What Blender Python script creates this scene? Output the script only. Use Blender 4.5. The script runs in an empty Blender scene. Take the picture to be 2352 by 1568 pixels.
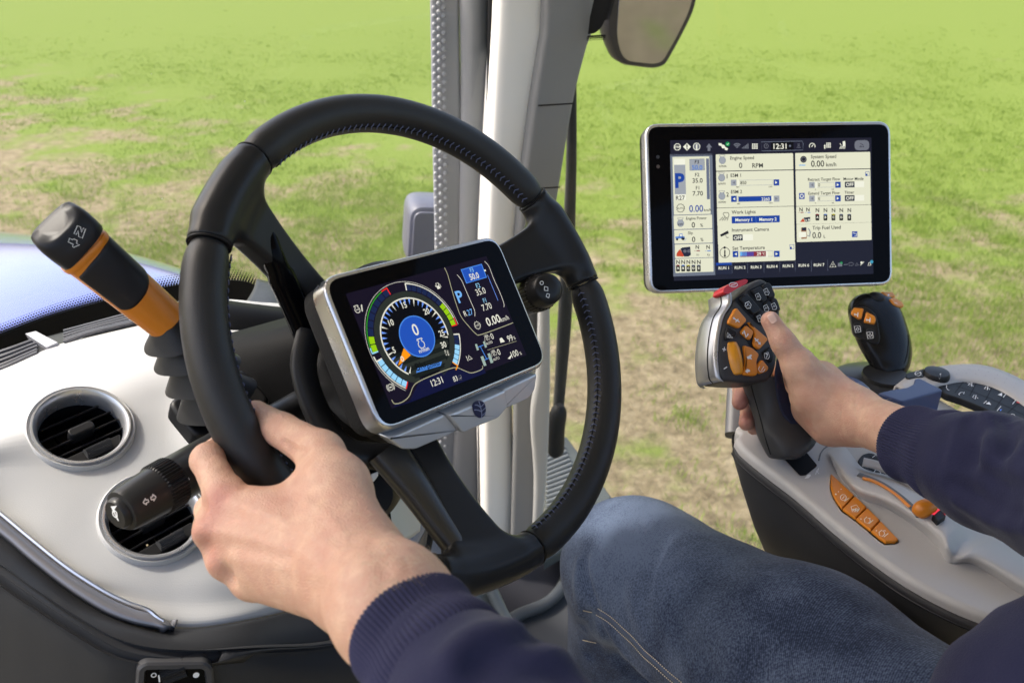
import bpy, bmesh, math, random
import numpy as np
from mathutils import Vector, Matrix
from mathutils.bvhtree import BVHTree
rng = np.random.default_rng(7)
random.seed(7)
SC = bpy.context.scene
COL = SC.collection
PI = math.pi

# ---------------------------------------------------------------- camera
FPX, CX, CY = 2000.0, 1176.0, 784.0          # focal length and principal point, in units of a 2352 x 1568 frame
PITCH = math.radians(27.0)
EYE = np.array([0.0, 0.0, 2.9])              # driver's eye, metres above the field
cam_d = bpy.data.cameras.new("camera")
cam = bpy.data.objects.new("camera", cam_d); COL.objects.link(cam)
cam.location = EYE
cam.rotation_euler = (PI / 2 - PITCH, 0, 0)
cam_d.sensor_width = 36.0
cam_d.lens = 36.0 * FPX / 2352.0
cam_d.clip_start, cam_d.clip_end = 0.05, 2000.0
cam_d.dof.use_dof = True
cam_d.dof.focus_distance = 0.80
cam_d.dof.aperture_fstop = 10.5
SC.camera = cam
# ---------------------------------------------------------------- daylight
SUN_EL, SUN_AZ = math.radians(51), math.radians(-80)   # azimuth from +Y, towards -X: ahead and left of the tractor, through the windscreen onto the dash
EXPO = 1.6
w = bpy.data.worlds.new("World"); SC.world = w; w.use_nodes = True
nt = w.node_tree
bg = nt.nodes["Background"]
sky = nt.nodes.new("ShaderNodeTexSky"); sky.sky_type = 'NISHITA'; sky.sun_disc = False
sky.sun_elevation = SUN_EL; sky.sun_rotation = SUN_AZ
sky.air_density = 0.9; sky.dust_density = 5.0; sky.ozone_density = 0.2
nt.links.new(sky.outputs[0], bg.inputs[0]); bg.inputs[1].default_value = 0.15
sl = bpy.data.lights.new("sun", 'SUN'); sl.energy = 1.7; sl.angle = math.radians(5); sl.color = (1.0, 0.95, 0.87)
sun = bpy.data.objects.new("sun", sl); COL.objects.link(sun)
sd = Vector((math.sin(SUN_AZ) * math.cos(SUN_EL), math.cos(SUN_AZ) * math.cos(SUN_EL), math.sin(SUN_EL)))
sun.rotation_euler = sd.to_track_quat('Z', 'Y').to_euler()
sun.location = (-3, 2, 8)
SC.view_settings.view_transform = 'Standard'; SC.view_settings.look = 'None'
SC.view_settings.exposure = EXPO; SC.view_settings.gamma = 1.0
SC.cycles.use_denoising = True
SC.cycles.max_bounces = 10; SC.cycles.diffuse_bounces = 4; SC.cycles.transparent_max_bounces = 16
SC.cycles.caustics_reflective = False; SC.cycles.caustics_refractive = False
SC.cycles.sample_clamp_indirect = 6.0
GLOW = 2.0 ** (-EXPO)

# ---------------------------------------------------------------- frames: x right, y down, z ahead of the eye
sp, cp = math.sin(PITCH), math.cos(PITCH)
C2W = np.array([[1, 0, 0], [0, -sp, cp], [0, -cp, -sp]], float)   # columns: right, down, ahead in world axes
def W(p): return np.asarray(p, float) @ C2W.T + EYE
def nrm(v):
    v = np.asarray(v, float); return v / np.linalg.norm(v)
def P(u, v, d): return np.array([(u - CX) * d / FPX, (v - CY) * d / FPX, d])
UP = np.array([0, -cp, -sp])                       # world up seen in that frame
FW = nrm([-0.783, -0.783 * 0 - sp * 0.622, cp * 0.622])   # tractor's forward
RT = nrm([0.622, -sp * 0.783, cp * 0.783])         # tractor's right
def Hz(u, v, h):                                   # the point h below the eye seen along (u, v)
    d = h / (cp * (v - CY) / FPX + sp); return P(u, v, d)
class Frame:
    def __init__(s, o, x, y, z=None):
        s.o = np.asarray(o, float); s.x = nrm(x); y = np.asarray(y, float); s.y = nrm(y - s.x * (y @ s.x))
        s.z = np.cross(s.x, s.y)
    def pt(s, x, y, z=0.0):
        x = np.asarray(x, float); y = np.asarray(y, float); z = np.asarray(z, float)
        return s.o + x[..., None] * s.x + y[..., None] * s.y + (z + 0 * x)[..., None] * s.z
    def pts(s, a, z=0.0): a = np.asarray(a, float); return s.pt(a[:, 0], a[:, 1], z)
    def hit(s, u, v, z=0.0):                       # local x, y where the sight line (u, v) meets the plane at local height z
        r = P(u, v, 1.0); o = s.o + z * s.z
        q = r * ((o @ s.z) / (r @ s.z)) - s.o; return np.array([q @ s.x, q @ s.y])
    def hits(s, a, z=0.0): return np.array([s.hit(u, v, z) for u, v in a])
    def moved(s, x=0, y=0, z=0): return Frame(s.pt(x, y, z), s.x, s.y)
    def loc(s, p): q = np.asarray(p) - s.o; return np.stack([q @ s.x, q @ s.y, q @ s.z], -1)
def zoomed(x0, y0, k): return lambda *a: [((x0 + x / k) / 1.0884, (y0 + y / k) / 1.0884) for x, y in a]

# ---------------------------------------------------------------- materials
MATS = {}
def lin(c): return tuple((x / 12.92 if x <= .04045 else ((x + .055) / 1.055) ** 2.4) for x in c)
def mat(name, col, rough=0.5, metal=0.0, emit=None, bump=0.0, bscale=400.0, vary=0.0, vscale=30.0, spec=0.5, coat=0.0, sheen=0.0, sss=0.0, rvary=0.0):
    if name in MATS: return MATS[name]
    if max(col) < .08 and spec == .5 and not metal and not coat: spec = .2     # matt black mouldings
    m = bpy.data.materials.new(name); MATS[name] = m; m.use_nodes = True
    n, l = m.node_tree.nodes, m.node_tree.links
    b = n["Principled BSDF"]
    b.inputs["Base Color"].default_value = (*col, 1); b.inputs["Roughness"].default_value = rough
    b.inputs["Metallic"].default_value = metal; b.inputs["Specular IOR Level"].default_value = spec
    b.inputs["Coat Weight"].default_value = coat
    if sheen: b.inputs["Sheen Weight"].default_value = sheen; b.inputs["Sheen Roughness"].default_value = .4
    if sss:
        b.inputs["Subsurface Weight"].default_value = sss; b.inputs["Subsurface Radius"].default_value = (1, .35, .2); b.inputs["Subsurface Scale"].default_value = .004
    if emit is not None:
        b.inputs["Emission Color"].default_value = (*emit, 1); b.inputs["Emission Strength"].default_value = GLOW
    tc = n.new("ShaderNodeTexCoord")
    if bump:
        t = n.new("ShaderNodeTexNoise"); t.inputs["Scale"].default_value = bscale; t.inputs["Detail"].default_value = 3
        l.new(tc.outputs["Object"], t.inputs["Vector"])
        bp = n.new("ShaderNodeBump"); bp.inputs["Strength"].default_value = bump; bp.inputs["Distance"].default_value = .0006
        l.new(t.outputs["Fac"], bp.inputs["Height"]); l.new(bp.outputs[0], b.inputs["Normal"])
    if vary or rvary:
        t2 = n.new("ShaderNodeTexNoise"); t2.inputs["Scale"].default_value = vscale; t2.inputs["Detail"].default_value = 5
        l.new(tc.outputs["Object"], t2.inputs["Vector"])
        if vary:
            r = n.new("ShaderNodeMapRange"); r.inputs[1].default_value = .3; r.inputs[2].default_value = .7
            r.inputs[3].default_value = 1 - vary; r.inputs[4].default_value = 1 + vary
            l.new(t2.outputs["Fac"], r.inputs[0])
            mx = n.new("ShaderNodeMix"); mx.data_type = 'RGBA'; mx.blend_type = 'MULTIPLY'; mx.inputs[0].default_value = 1
            mx.inputs[6].default_value = (*col, 1); l.new(r.outputs[0], mx.inputs[7]); l.new(mx.outputs[2], b.inputs["Base Color"])
        if rvary:
            r = n.new("ShaderNodeMapRange"); r.inputs[1].default_value = .3; r.inputs[2].default_value = .7
            r.inputs[3].default_value = max(.02, rough - rvary); r.inputs[4].default_value = rough + rvary
            l.new(t2.outputs["Fac"], r.inputs[0]); l.new(r.outputs[0], b.inputs["Roughness"])
    return m
def glow(name, srgb):                              # a lit pixel colour of a screen
    c = lin(srgb); m = mat(name, (.004, .004, .004), .3, emit=c, spec=.03); return m
def glass_mat(name, tint=(.96, .97, .96), refl=.06, dust=0.0, haze=.0):
    m = bpy.data.materials.new(name); m.use_nodes = True; n, l = m.node_tree.nodes, m.node_tree.links
    n.remove(n["Principled BSDF"]); out = n["Material Output"]
    tr = n.new("ShaderNodeBsdfTransparent"); tr.inputs[0].default_value = (*tint, 1)
    gl = n.new("ShaderNodeBsdfGlossy"); gl.inputs["Roughness"].default_value = .01
    lw = n.new("ShaderNodeLayerWeight"); lw.inputs[0].default_value = .25
    r = n.new("ShaderNodeMapRange"); r.inputs[3].default_value = refl * .5; r.inputs[4].default_value = .6
    l.new(lw.outputs["Facing"], r.inputs[0])
    pw = n.new("ShaderNodeMath"); pw.operation = 'POWER'; pw.inputs[1].default_value = 3; l.new(lw.outputs["Facing"], pw.inputs[0]); l.new(pw.outputs[0], r.inputs[0])
    mx = n.new("ShaderNodeMixShader"); l.new(r.outputs[0], mx.inputs[0]); l.new(tr.outputs[0], mx.inputs[1]); l.new(gl.outputs[0], mx.inputs[2])
    last = mx
    if dust or haze:
        tc = n.new("ShaderNodeTexCoord"); v = n.new("ShaderNodeTexVoronoi"); v.inputs["Scale"].default_value = 30; l.new(tc.outputs["Object"], v.inputs["Vector"])
        lt = n.new("ShaderNodeMath"); lt.operation = 'LESS_THAN'; lt.inputs[1].default_value = .035; l.new(v.outputs["Distance"], lt.inputs[0])
        ns = n.new("ShaderNodeTexNoise"); ns.inputs["Scale"].default_value = 6; l.new(tc.outputs["Object"], ns.inputs["Vector"])
        g = n.new("ShaderNodeMath"); g.operation = 'GREATER_THAN'; g.inputs[1].default_value = .5; l.new(ns.outputs["Fac"], g.inputs[0])
        mu = n.new("ShaderNodeMath"); mu.operation = 'MULTIPLY'; l.new(lt.outputs[0], mu.inputs[0]); l.new(g.outputs[0], mu.inputs[1])
        m3 = n.new("ShaderNodeMath"); m3.operation = 'MULTIPLY_ADD'; m3.inputs[1].default_value = dust; m3.inputs[2].default_value = haze; l.new(mu.outputs[0], m3.inputs[0])
        df = n.new("ShaderNodeBsdfDiffuse"); df.inputs[0].default_value = (.8, .8, .78, 1)
        m4 = n.new("ShaderNodeMixShader"); l.new(m3.outputs[0], m4.inputs[0]); l.new(mx.outputs[0], m4.inputs[1]); l.new(df.outputs[0], m4.inputs[2]); last = m4
    l.new(last.outputs[0], out.inputs[0]); MATS[name] = m
    return m

# ---------------------------------------------------------------- objects
def tag(o, label=None, cat=None, group=None, kind=None):
    if label: o["label"] = label
    if cat: o["category"] = cat
    if group: o["group"] = group
    if kind: o["kind"] = kind
    return o
def thing(name, at, label, cat, group=None):
    o = bpy.data.objects.new(name, None); COL.objects.link(o); o.empty_display_size = .05
    o.location = W(at); tag(o, label, cat, group); return o
def root(o):
    while o.parent: o = o.parent
    return o
class Paint:                                       # flat coloured marks that belong to one lit screen: one mesh, one material per colour
    def __init__(s): s.d = {}
    def __call__(s, c): return s.d.setdefault(c, Buf())
    def build(s, name, parent, cols, base=None):
        vs, fs, mi, n = [], [], [], 0; ks = [k for k in s.d if s.d[k].n]
        for i, k in enumerate(ks):
            b_ = s.d[k]; v = np.concatenate(b_.v); vs.append(v); fs += [tuple(q + n for q in f) for f in b_.f]; mi += [i] * len(b_.f); n += len(v)
        me = bpy.data.meshes.new(name); v = W(np.concatenate(vs)) - np.array(root(parent).location); me.from_pydata(v.tolist(), [], fs)
        for k in ks: me.materials.append(cols(k))
        me.polygons.foreach_set("material_index", mi); me.update(); o = bpy.data.objects.new(name, me); COL.objects.link(o); o.parent = parent; return o
class Buf:                                         # gathers geometry of one mesh, in eye-frame metres
    def __init__(s): s.v = []; s.f = []; s.n = 0; s.sh = []
    def add(s, v, f, smooth=False):
        v = np.asarray(v, float); s.v.append(v); s.f += [tuple(i + s.n for i in q) for q in f]; s.sh += [smooth] * len(f); s.n += len(v); return s
    def build(s, name, m, parent=None, smooth=None, angle=40, world=False, label=None):
        me = bpy.data.meshes.new(name)
        v = np.concatenate(s.v) if s.v else np.zeros((0, 3))
        if not world: v = W(v)
        if parent is not None: v = v - np.array(root(parent).location)
        me.from_pydata(v.tolist(), [], s.f)
        sh = s.sh if smooth is None else [smooth] * len(s.f)
        me.polygons.foreach_set("use_smooth", sh)
        bm = bmesh.new(); bm.from_mesh(me); bmesh.ops.recalc_face_normals(bm, faces=bm.faces); bm.to_mesh(me); bm.free()
        if angle and any(sh): me.set_sharp_from_angle(angle=math.radians(angle))
        me.materials.append(m); me.update()
        o = bpy.data.objects.new(name, me); COL.objects.link(o)
        if parent is not None: o.parent = parent
        if label: o["label"] = label
        return o

# ---------------------------------------------------------------- shapes
def grid_faces(nr, nc, wrap=False):
    f = []
    for i in range(nr - 1):
        for j in range(nc if wrap else nc - 1):
            k = (j + 1) % nc; f.append((i * nc + j, i * nc + k, (i + 1) * nc + k, (i + 1) * nc + j))
    return f
def loft(b, rings, caps=True, smooth=True):
    n = len(rings[0]); f = grid_faces(len(rings), n, True)
    if caps: f += [tuple(range(n))[::-1], tuple((len(rings) - 1) * n + i for i in range(n))]
    return b.add(np.concatenate(rings), f, smooth)
def spline(pts, n):
    p = np.asarray(pts, float); k = len(p); e = np.vstack([2 * p[0] - p[1], p, 2 * p[-1] - p[-2]])
    t = np.linspace(0, k - 1, n); i = np.minimum(t.astype(int), k - 2); u = (t - i)[:, None]
    a, b_, c, d = e[i], e[i + 1], e[i + 2], e[i + 3]
    return .5 * (2 * b_ + (c - a) * u + (2 * a - 5 * b_ + 4 * c - d) * u * u + (3 * b_ - a - 3 * c + d) * u ** 3)
def sweep_frames(c, up):
    t = np.gradient(c, axis=0); t /= np.linalg.norm(t, axis=1)[:, None]
    x = np.cross(t, up); x /= np.linalg.norm(x, axis=1)[:, None]; y = np.cross(x, t)
    return t, x, y
def sup(th, e):                                    # unit superellipse
    c, s = np.cos(th), np.sin(th); return np.sign(c) * np.abs(c) ** (2 / e), np.sign(s) * np.abs(s) ** (2 / e)
def sweep(b, c, rx, ry=None, up=(0, -1, 0), n=24, e=2.0, caps=True, smooth=True):
    c = np.asarray(c, float); t, x, y = sweep_frames(c, np.asarray(up, float))
    rx = np.broadcast_to(np.asarray(rx, float), (len(c),)); ry = rx if ry is None else np.broadcast_to(np.asarray(ry, float), (len(c),))
    th = np.linspace(0, 2 * PI, n, endpoint=False); a, s = sup(th, e)
    return loft(b, [c[i] + np.outer(a * rx[i], x[i]) + np.outer(s * ry[i], y[i]) for i in range(len(c))], caps, smooth)
def lathe(b, fr, prof, n=48, caps=True, smooth=True):   # prof: (radius, height along the frame's z)
    th = np.linspace(0, 2 * PI, n, endpoint=False)
    return loft(b, [fr.pt(r * np.cos(th), r * np.sin(th), z) for r, z in prof], caps, smooth)
def area2(p): x, y = p[:, 0], p[:, 1]; return .5 * np.sum(x * np.roll(y, -1) - y * np.roll(x, -1))
def inset(p, d):                                   # move a polygon's edges inwards by d
    p = np.asarray(p, float)
    if area2(p) < 0: return inset(p[::-1], d)[::-1]
    e = np.roll(p, -1, 0) - p; e /= np.linalg.norm(e, axis=1)[:, None] + 1e-12
    nn = np.stack([-e[:, 1], e[:, 0]], 1); pn = np.roll(nn, 1, 0); m = nn + pn; m /= (m * nn).sum(1)[:, None].clip(.35) + 1e-9
    return p + m * d
def rounded(p, r, n=5):                            # polygon with rounded corners
    p = np.asarray(p, float); out = []; k = len(p); rr = np.broadcast_to(np.asarray(r, float), (k,))
    for i in range(k):
        a, b_, c = p[i - 1], p[i], p[(i + 1) % k]; u = nrm(a - b_); v = nrm(c - b_)
        d = min(rr[i], .45 * np.linalg.norm(a - b_), .45 * np.linalg.norm(c - b_))
        s, t = b_ + u * d, b_ + v * d
        for q in np.linspace(0, 1, n): out.append((1 - q) ** 2 * s + 2 * q * (1 - q) * b_ + q * q * t)
    return np.array(out)
def rrect(x0, y0, x1, y1, r=0.0, n=5):
    p = [(x0, y0), (x1, y0), (x1, y1), (x0, y1)]
    return rounded(p, r, n) if r else np.array(p, float)
def slab(b, fr, out, z0, z1, bev=0.0, steps=3, smooth=True):   # outline pushed from z0 (back) to z1 (front), front edge rounded
    out = np.asarray(out, float); s = 1 if z1 > z0 else -1
    rings = [fr.pts(out, z0)]
    if bev:
        for k in range(steps + 1):
            a = k / steps * PI / 2; rings.append(fr.pts(inset(out, bev * (1 - math.cos(a))), z1 - s * bev * (1 - math.sin(a))))
        rings.append(fr.pts(inset(out, bev * 1.12), z1))
    else: rings.append(fr.pts(out, z1))
    return loft(b, rings, True, smooth)
def sheet(b, fr, out, z): out = np.asarray(out); return b.add(fr.pts(out, z), [tuple(range(len(out)))])
def stroke(b, fr, pts, wd, z, closed=False):       # flat ribbon along a 2-D line
    p = np.asarray(pts, float)
    if closed: d = np.roll(p, -1, 0) - np.roll(p, 1, 0)
    else: d = np.gradient(p, axis=0)
    d /= np.linalg.norm(d, axis=1)[:, None] + 1e-12; q = np.stack([-d[:, 1], d[:, 0]], 1) * wd / 2
    n = len(p); v = np.concatenate([p + q, p - q]); f = [(i, (i + 1) % n, n + (i + 1) % n, n + i) for i in range(n if closed else n - 1)]
    return b.add(fr.pts(v, z), f)
def circ(x, y, r, n=24, ry=None, a0=0, a1=2 * PI):
    full = abs(a1 - a0 - 2 * PI) < 1e-6; t = np.linspace(a0, a1, n, endpoint=not full)
    return np.stack([x + r * np.cos(t), y + (r if ry is None else ry) * np.sin(t)], 1)
def band(b, fr, x, y, r0, r1, a0, a1, z, n=24):    # ring sector
    t = np.linspace(a0, a1, n); o = np.stack([x + r1 * np.cos(t), y + r1 * np.sin(t)], 1); i = np.stack([x + r0 * np.cos(t), y + r0 * np.sin(t)], 1)
    return b.add(fr.pts(np.concatenate([o, i]), z), [(k, k + 1, n + k + 1, n + k) for k in range(n - 1)])
TXT = {}
def text(b, fr, s, x, y, size, z, align='C', bold=0.0, wide=1.0, ang=0.0):   # y grows downwards; (x, y) is the baseline point
    key = (s, bold)
    if key not in TXT:
        cu = bpy.data.curves.new("t", 'FONT'); cu.body = s; cu.size = 1.0; cu.offset = bold; cu.resolution_u = 3
        o = bpy.data.objects.new("t", cu); COL.objects.link(o); dg = bpy.context.evaluated_depsgraph_get(); me = o.evaluated_get(dg).to_mesh()
        v = np.array([q.co[:2] for q in me.vertices]).reshape(-1, 2); f = [tuple(q.vertices) for q in me.polygons]
        o.evaluated_get(dg).to_mesh_clear(); bpy.data.objects.remove(o); bpy.data.curves.remove(cu); TXT[key] = (v, f)
    v, f = TXT[key]
    if not len(v): return
    q = v.copy(); w0, w1 = q[:, 0].min(), q[:, 0].max(); q[:, 0] -= {'C': (w0 + w1) / 2, 'L': w0, 'R': w1}[align]
    q *= size; q[:, 0] *= wide; q[:, 1] *= -1
    ca, sa = math.cos(ang), math.sin(ang); q = q @ np.array([[ca, sa], [-sa, ca]])
    b.add(fr.pts(q + (x, y), z), f)
def patch(b, ctrl, nu, nv, smooth=True):           # smooth surface through a grid of points
    c = np.asarray(ctrl, float); a = np.stack([spline(r, nv) for r in c]); a = np.stack([spline(a[:, j], nu) for j in range(nv)], 1)
    b.add(a.reshape(-1, 3), grid_faces(nu, nv), smooth); return a
def solid(o, t, off=-1.0):
    m = o.modifiers.new("thickness", 'SOLIDIFY'); m.thickness = t; m.offset = off; return o
def bvh(o):
    dg = bpy.context.evaluated_depsgraph_get(); me = o.data; off = np.array(root(o).location) if o.parent else np.zeros(3)
    return BVHTree.FromPolygons([Vector(np.array(v.co) + off) for v in me.vertices], [tuple(p.vertices) for p in me.polygons])
def on(t, u, v, lift=0.0):                         # point and outward normal of a built surface seen at (u, v)
    r = C2W @ nrm(P(u, v, 1)); h = t.ray_cast(Vector(EYE), Vector(r))
    if h[0] is None: return None
    n = np.array(h[1]) @ C2W; p = (np.array(h[0]) - EYE) @ C2W
    if n @ p > 0: n = -n
    return p + n * lift, n
def onframe(t, u, v, right=(1, 0, 0), lift=0.0):   # tangent frame there: x along right, y down, z into the surface
    p, n = on(t, u, v, lift); x = np.asarray(right, float); x = nrm(x - n * (x @ n)); return Frame(p, x, np.cross(-n, x))

# ---------------------------------------------------------------- rounded solids from distance fields
def surfnet(f, lo, hi, h, margin=3.0):
    lo = np.asarray(lo, float); hi = np.asarray(hi, float); st = 5
    n = (np.ceil((hi - lo) / h / st).astype(int) + 1) * st + 1
    ax = [lo[i] + h * np.arange(n[i]) for i in range(3)]
    ca = [a[::st] for a in ax]; cg = np.stack(np.meshgrid(*ca, indexing='ij'), -1); cs = cg.shape[:3]
    cv = f(cg.reshape(-1, 3)).reshape(cs)
    vals = np.repeat(np.repeat(np.repeat(cv[:-1, :-1, :-1], st, 0), st, 1), st, 2)
    full = np.zeros(n); full[:-1, :-1, :-1] = vals; full[-1] = full[-2]; full[:, -1] = full[:, -2]; full[:, :, -1] = full[:, :, -2]
    need = np.zeros(n, bool); act = np.abs(cv) < h * st * (1.2 + margin / 2)
    for i, j, k in np.argwhere(act):
        need[max(0, (i - 1) * st):(i + 1) * st + 1, max(0, (j - 1) * st):(j + 1) * st + 1, max(0, (k - 1) * st):(k + 1) * st + 1] = True
    idx = np.argwhere(need); pts = lo + idx * h; out = np.empty(len(pts))
    for a in range(0, len(pts), 200000): out[a:a + 200000] = f(pts[a:a + 200000])
    full[need] = out; s = full < 0
    cnt = sum(s[i:n[0] - 1 + i, j:n[1] - 1 + j, k:n[2] - 1 + k].astype(np.int8) for i in (0, 1) for j in (0, 1) for k in (0, 1))
    cells = np.argwhere((cnt > 0) & (cnt < 8)); cid = -np.ones(n - 1, int); cid[tuple(cells.T)] = np.arange(len(cells))
    acc = np.zeros((len(cells), 3)); num = np.zeros(len(cells))
    corners = [(i, j, k) for i in (0, 1) for j in (0, 1) for k in (0, 1)]
    for a in corners:
        for d in range(3):
            if a[d]: continue
            b_ = list(a); b_[d] = 1; A = cells + a; B = cells + b_
            va, vb = full[tuple(A.T)], full[tuple(B.T)]; x = (va < 0) != (vb < 0); t = va[x] / (va[x] - vb[x])
            q = np.repeat(np.array([a], float), x.sum(), 0); q[:, d] += t; acc[x] += q; num[x] += 1
    v = lo + (cells + acc / num[:, None]) * h; faces = []
    for d in range(3):
        o1, o2 = (d + 1) % 3, (d + 2) % 3; sl0 = [slice(None)] * 3; sl1 = [slice(None)] * 3; sl0[d] = slice(0, -1); sl1[d] = slice(1, None)
        ed = np.argwhere(s[tuple(sl0)] != s[tuple(sl1)]); ed = ed[(ed[:, o1] > 0) & (ed[:, o2] > 0) & (ed[:, o1] < n[o1] - 1) & (ed[:, o2] < n[o2] - 1)]
        qs = []
        for da, db in ((1, 1), (0, 1), (0, 0), (1, 0)):
            c = ed.copy(); c[:, o1] -= da; c[:, o2] -= db; qs.append(cid[tuple(c.T)])
        q = np.stack(qs, 1); flip = ~s[tuple(ed.T)]; q[flip] = q[flip][:, ::-1]; faces.append(q)
    return v, np.concatenate(faces)
def smin(a, b_, k):
    h = np.clip(.5 + .5 * (b_ - a) / k, 0, 1); return b_ + (a - b_) * h - k * h * (1 - h)
def rcone(p, a, b_, r1, r2):
    a = np.asarray(a); b_ = np.asarray(b_); ba = b_ - a; l2 = ba @ ba; rr = r1 - r2; a2 = max(l2 - rr * rr, 1e-12); il2 = 1 / l2
    pa = p - a; y = pa @ ba; z = y - l2; x = pa * l2 - y[:, None] * ba; x2 = (x * x).sum(1); y2 = y * y * l2; z2 = z * z * l2
    k = np.sign(rr) * rr * rr * x2; d = (np.sqrt(x2 * a2 * il2) + y * rr) * il2 - r1
    m1 = np.sign(z) * a2 * z2 > k; m2 = np.sign(y) * a2 * y2 < k
    return np.where(m1, np.sqrt(x2 + z2) * il2 - r2, np.where(m2, np.sqrt(x2 + y2) * il2 - r1, d))
def ellip(p, c, axes, radii):
    q = (p - c) @ np.asarray(axes).T; r = np.asarray(radii); k0 = np.linalg.norm(q / r, axis=1); k1 = np.linalg.norm(q / (r * r), axis=1) + 1e-9; return k0 * (k0 - 1) / k1
def rbox(p, fr, c, half, r):
    q = np.abs(fr.loc(p) - c) - (np.asarray(half) - r); return np.linalg.norm(np.maximum(q, 0), axis=1) + np.minimum(q.max(1), 0) - r
def sdf_obj(name, f, lo, hi, h, m, parent, smooth_it=2, label=None):
    v, q = surfnet(f, lo, hi, h); b = Buf(); b.add(v, q.tolist(), True); o = b.build(name, m, parent, angle=0, label=label)
    if smooth_it:
        md = o.modifiers.new("relax", 'SMOOTH'); md.iterations = smooth_it; md.factor = .5
    return o
def traced(f, pts, dense=14):                      # points of a solid's surface seen along a line of sights
    pts = np.asarray(pts, float); c = spline(pts, dense) if len(pts) > 2 else np.linspace(pts[0], pts[1], dense); r = np.array([nrm(P(u, v, 1.0)) for u, v in c]); t = np.full(len(c), .22)
    for _ in range(70): t = t + .9 * np.clip(f(r * t[:, None]), -.02, .08)
    ok = np.abs(f(r * t[:, None])) < .003; return (r * t[:, None])[ok]
def pleat(f, lines):                               # raise or sink ridges along lines of sight on the surface: (points, width, height)
    L_ = [(traced(f, p), w_, h) for p, w_, h in lines]; L_ = [q for q in L_ if len(q[0]) > 1]
    def g(p):
        d = f(p)
        for c, w_, h in L_:
            near = np.full(len(p), 9.0); lo, hi = c.min(0) - 3 * w_, c.max(0) + 3 * w_; m_ = np.all((p > lo) & (p < hi), axis=1)
            if not m_.any(): continue
            pm = p[m_]; b_ = np.full(len(pm), 9.0); k = len(c)
            for i in range(k - 1): b_ = np.minimum(b_, rcone(pm, c[i], c[i + 1], 0, 0) + .6 * w_ * abs((i + .5) / (k - 1) - .5) ** 3 * 8 * .5)
            e = np.zeros(len(p)); e[m_] = np.exp(-(b_ / w_) ** 2); d = d - h * e
        return d
    return g
def bounds(pts, pad): p = np.asarray(pts); return p.min(0) - pad, p.max(0) + pad
def vnoise(p, s, seed=0):                          # cheap smooth noise in -1..1
    r = np.random.default_rng(seed); out = 0
    for k in range(5):
        d = nrm(r.normal(size=3)) * s * (1 + .5 * k); out = out + np.sin(p @ d + r.uniform(0, 6.28)) / (1 + .4 * k)
    return out / 2.6
# ================================================================ the field
def field_material():
    m = bpy.data.materials.new("field_soil"); m.use_nodes = True; n, l = m.node_tree.nodes, m.node_tree.links
    b = n["Principled BSDF"]; b.inputs["Roughness"].default_value = 1; b.inputs["Specular IOR Level"].default_value = .1
    tc = n.new("ShaderNodeTexCoord")
    def noise(s, d=6, r=.6):
        t = n.new("ShaderNodeTexNoise"); t.inputs["Scale"].default_value = s; t.inputs["Detail"].default_value = d; t.inputs["Roughness"].default_value = r
        l.new(tc.outputs["Object"], t.inputs["Vector"]); return t.outputs["Fac"]
    def ramp(x, st):
        r = n.new("ShaderNodeValToRGB"); e = r.color_ramp.elements
        while len(e) < len(st): e.new(.5)
        for q, (p, c) in zip(e, st): q.position = p; q.color = (*c, 1)
        l.new(x, r.inputs[0]); return r.outputs[0]
    def mix(f, a, c):
        x = n.new("ShaderNodeMix"); x.data_type = 'RGBA'; l.new(f, x.inputs[0]); l.new(a, x.inputs[6]); l.new(c, x.inputs[7]); return x.outputs[2]
    soil = ramp(noise(9, 8, .7), [(.3, (.09, .072, .042)), (.5, (.19, .157, .096)), (.68, (.28, .236, .152))])
    moss = ramp(noise(14, 6, .65), [(.3, (.108, .150, .027)), (.55, (.130, .178, .034)), (.75, (.152, .198, .047))])
    # grass cover: patchy near the tractor, nearly closed further out
    sx = n.new("ShaderNodeSeparateXYZ"); l.new(tc.outputs["Object"], sx.inputs[0])
    far = n.new("ShaderNodeMapRange"); far.inputs[1].default_value = 5.0; far.inputs[2].default_value = 13.0; far.inputs[3].default_value = -.06; far.inputs[4].default_value = .30; lx_ = n.new("ShaderNodeMath"); lx_.operation = 'MINIMUM'; lx_.inputs[1].default_value = 0; l.new(sx.outputs[0], lx_.inputs[0]); ly_ = n.new("ShaderNodeMath"); ly_.operation = 'MULTIPLY_ADD'; ly_.inputs[1].default_value = .75; l.new(lx_.outputs[0], ly_.inputs[0]); l.new(sx.outputs[1], ly_.inputs[2]); l.new(ly_.outputs[0], far.inputs[0])
    ad = n.new("ShaderNodeMath"); l.new(noise(1.3, 7, .62), ad.inputs[0]); l.new(far.outputs[0], ad.inputs[1])
    cov = ramp(ad.outputs[0], [(.47, (0, 0, 0)), (.62, (1, 1, 1))])
    l.new(mix(cov, soil, moss), b.inputs["Base Color"])
    bp = n.new("ShaderNodeBump"); bs_ = n.new("ShaderNodeMapRange"); bs_.inputs[1].default_value = 5; bs_.inputs[2].default_value = 12; bs_.inputs[3].default_value = 1; bs_.inputs[4].default_value = .06; l.new(sx.outputs[1], bs_.inputs[0]); l.new(bs_.outputs[0], bp.inputs["Strength"]); bp.inputs["Distance"].default_value = .045; l.new(noise(16, 8, .7), bp.inputs["Height"]); l.new(bp.outputs[0], b.inputs["Normal"])
    return m
def cover(x, y):
    p = np.stack([x, y, 0 * x], 1); s = vnoise(p, 1.1, 3) * .35 + vnoise(p, 2.9, 4) * .3 + vnoise(p, 7.0, 5) * .25 + vnoise(p, 17.0, 6) * .15
    return s + np.clip((y + .75 * np.minimum(x, 0) - 5.2) / 7.5, -.12, 1) * .85
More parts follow.
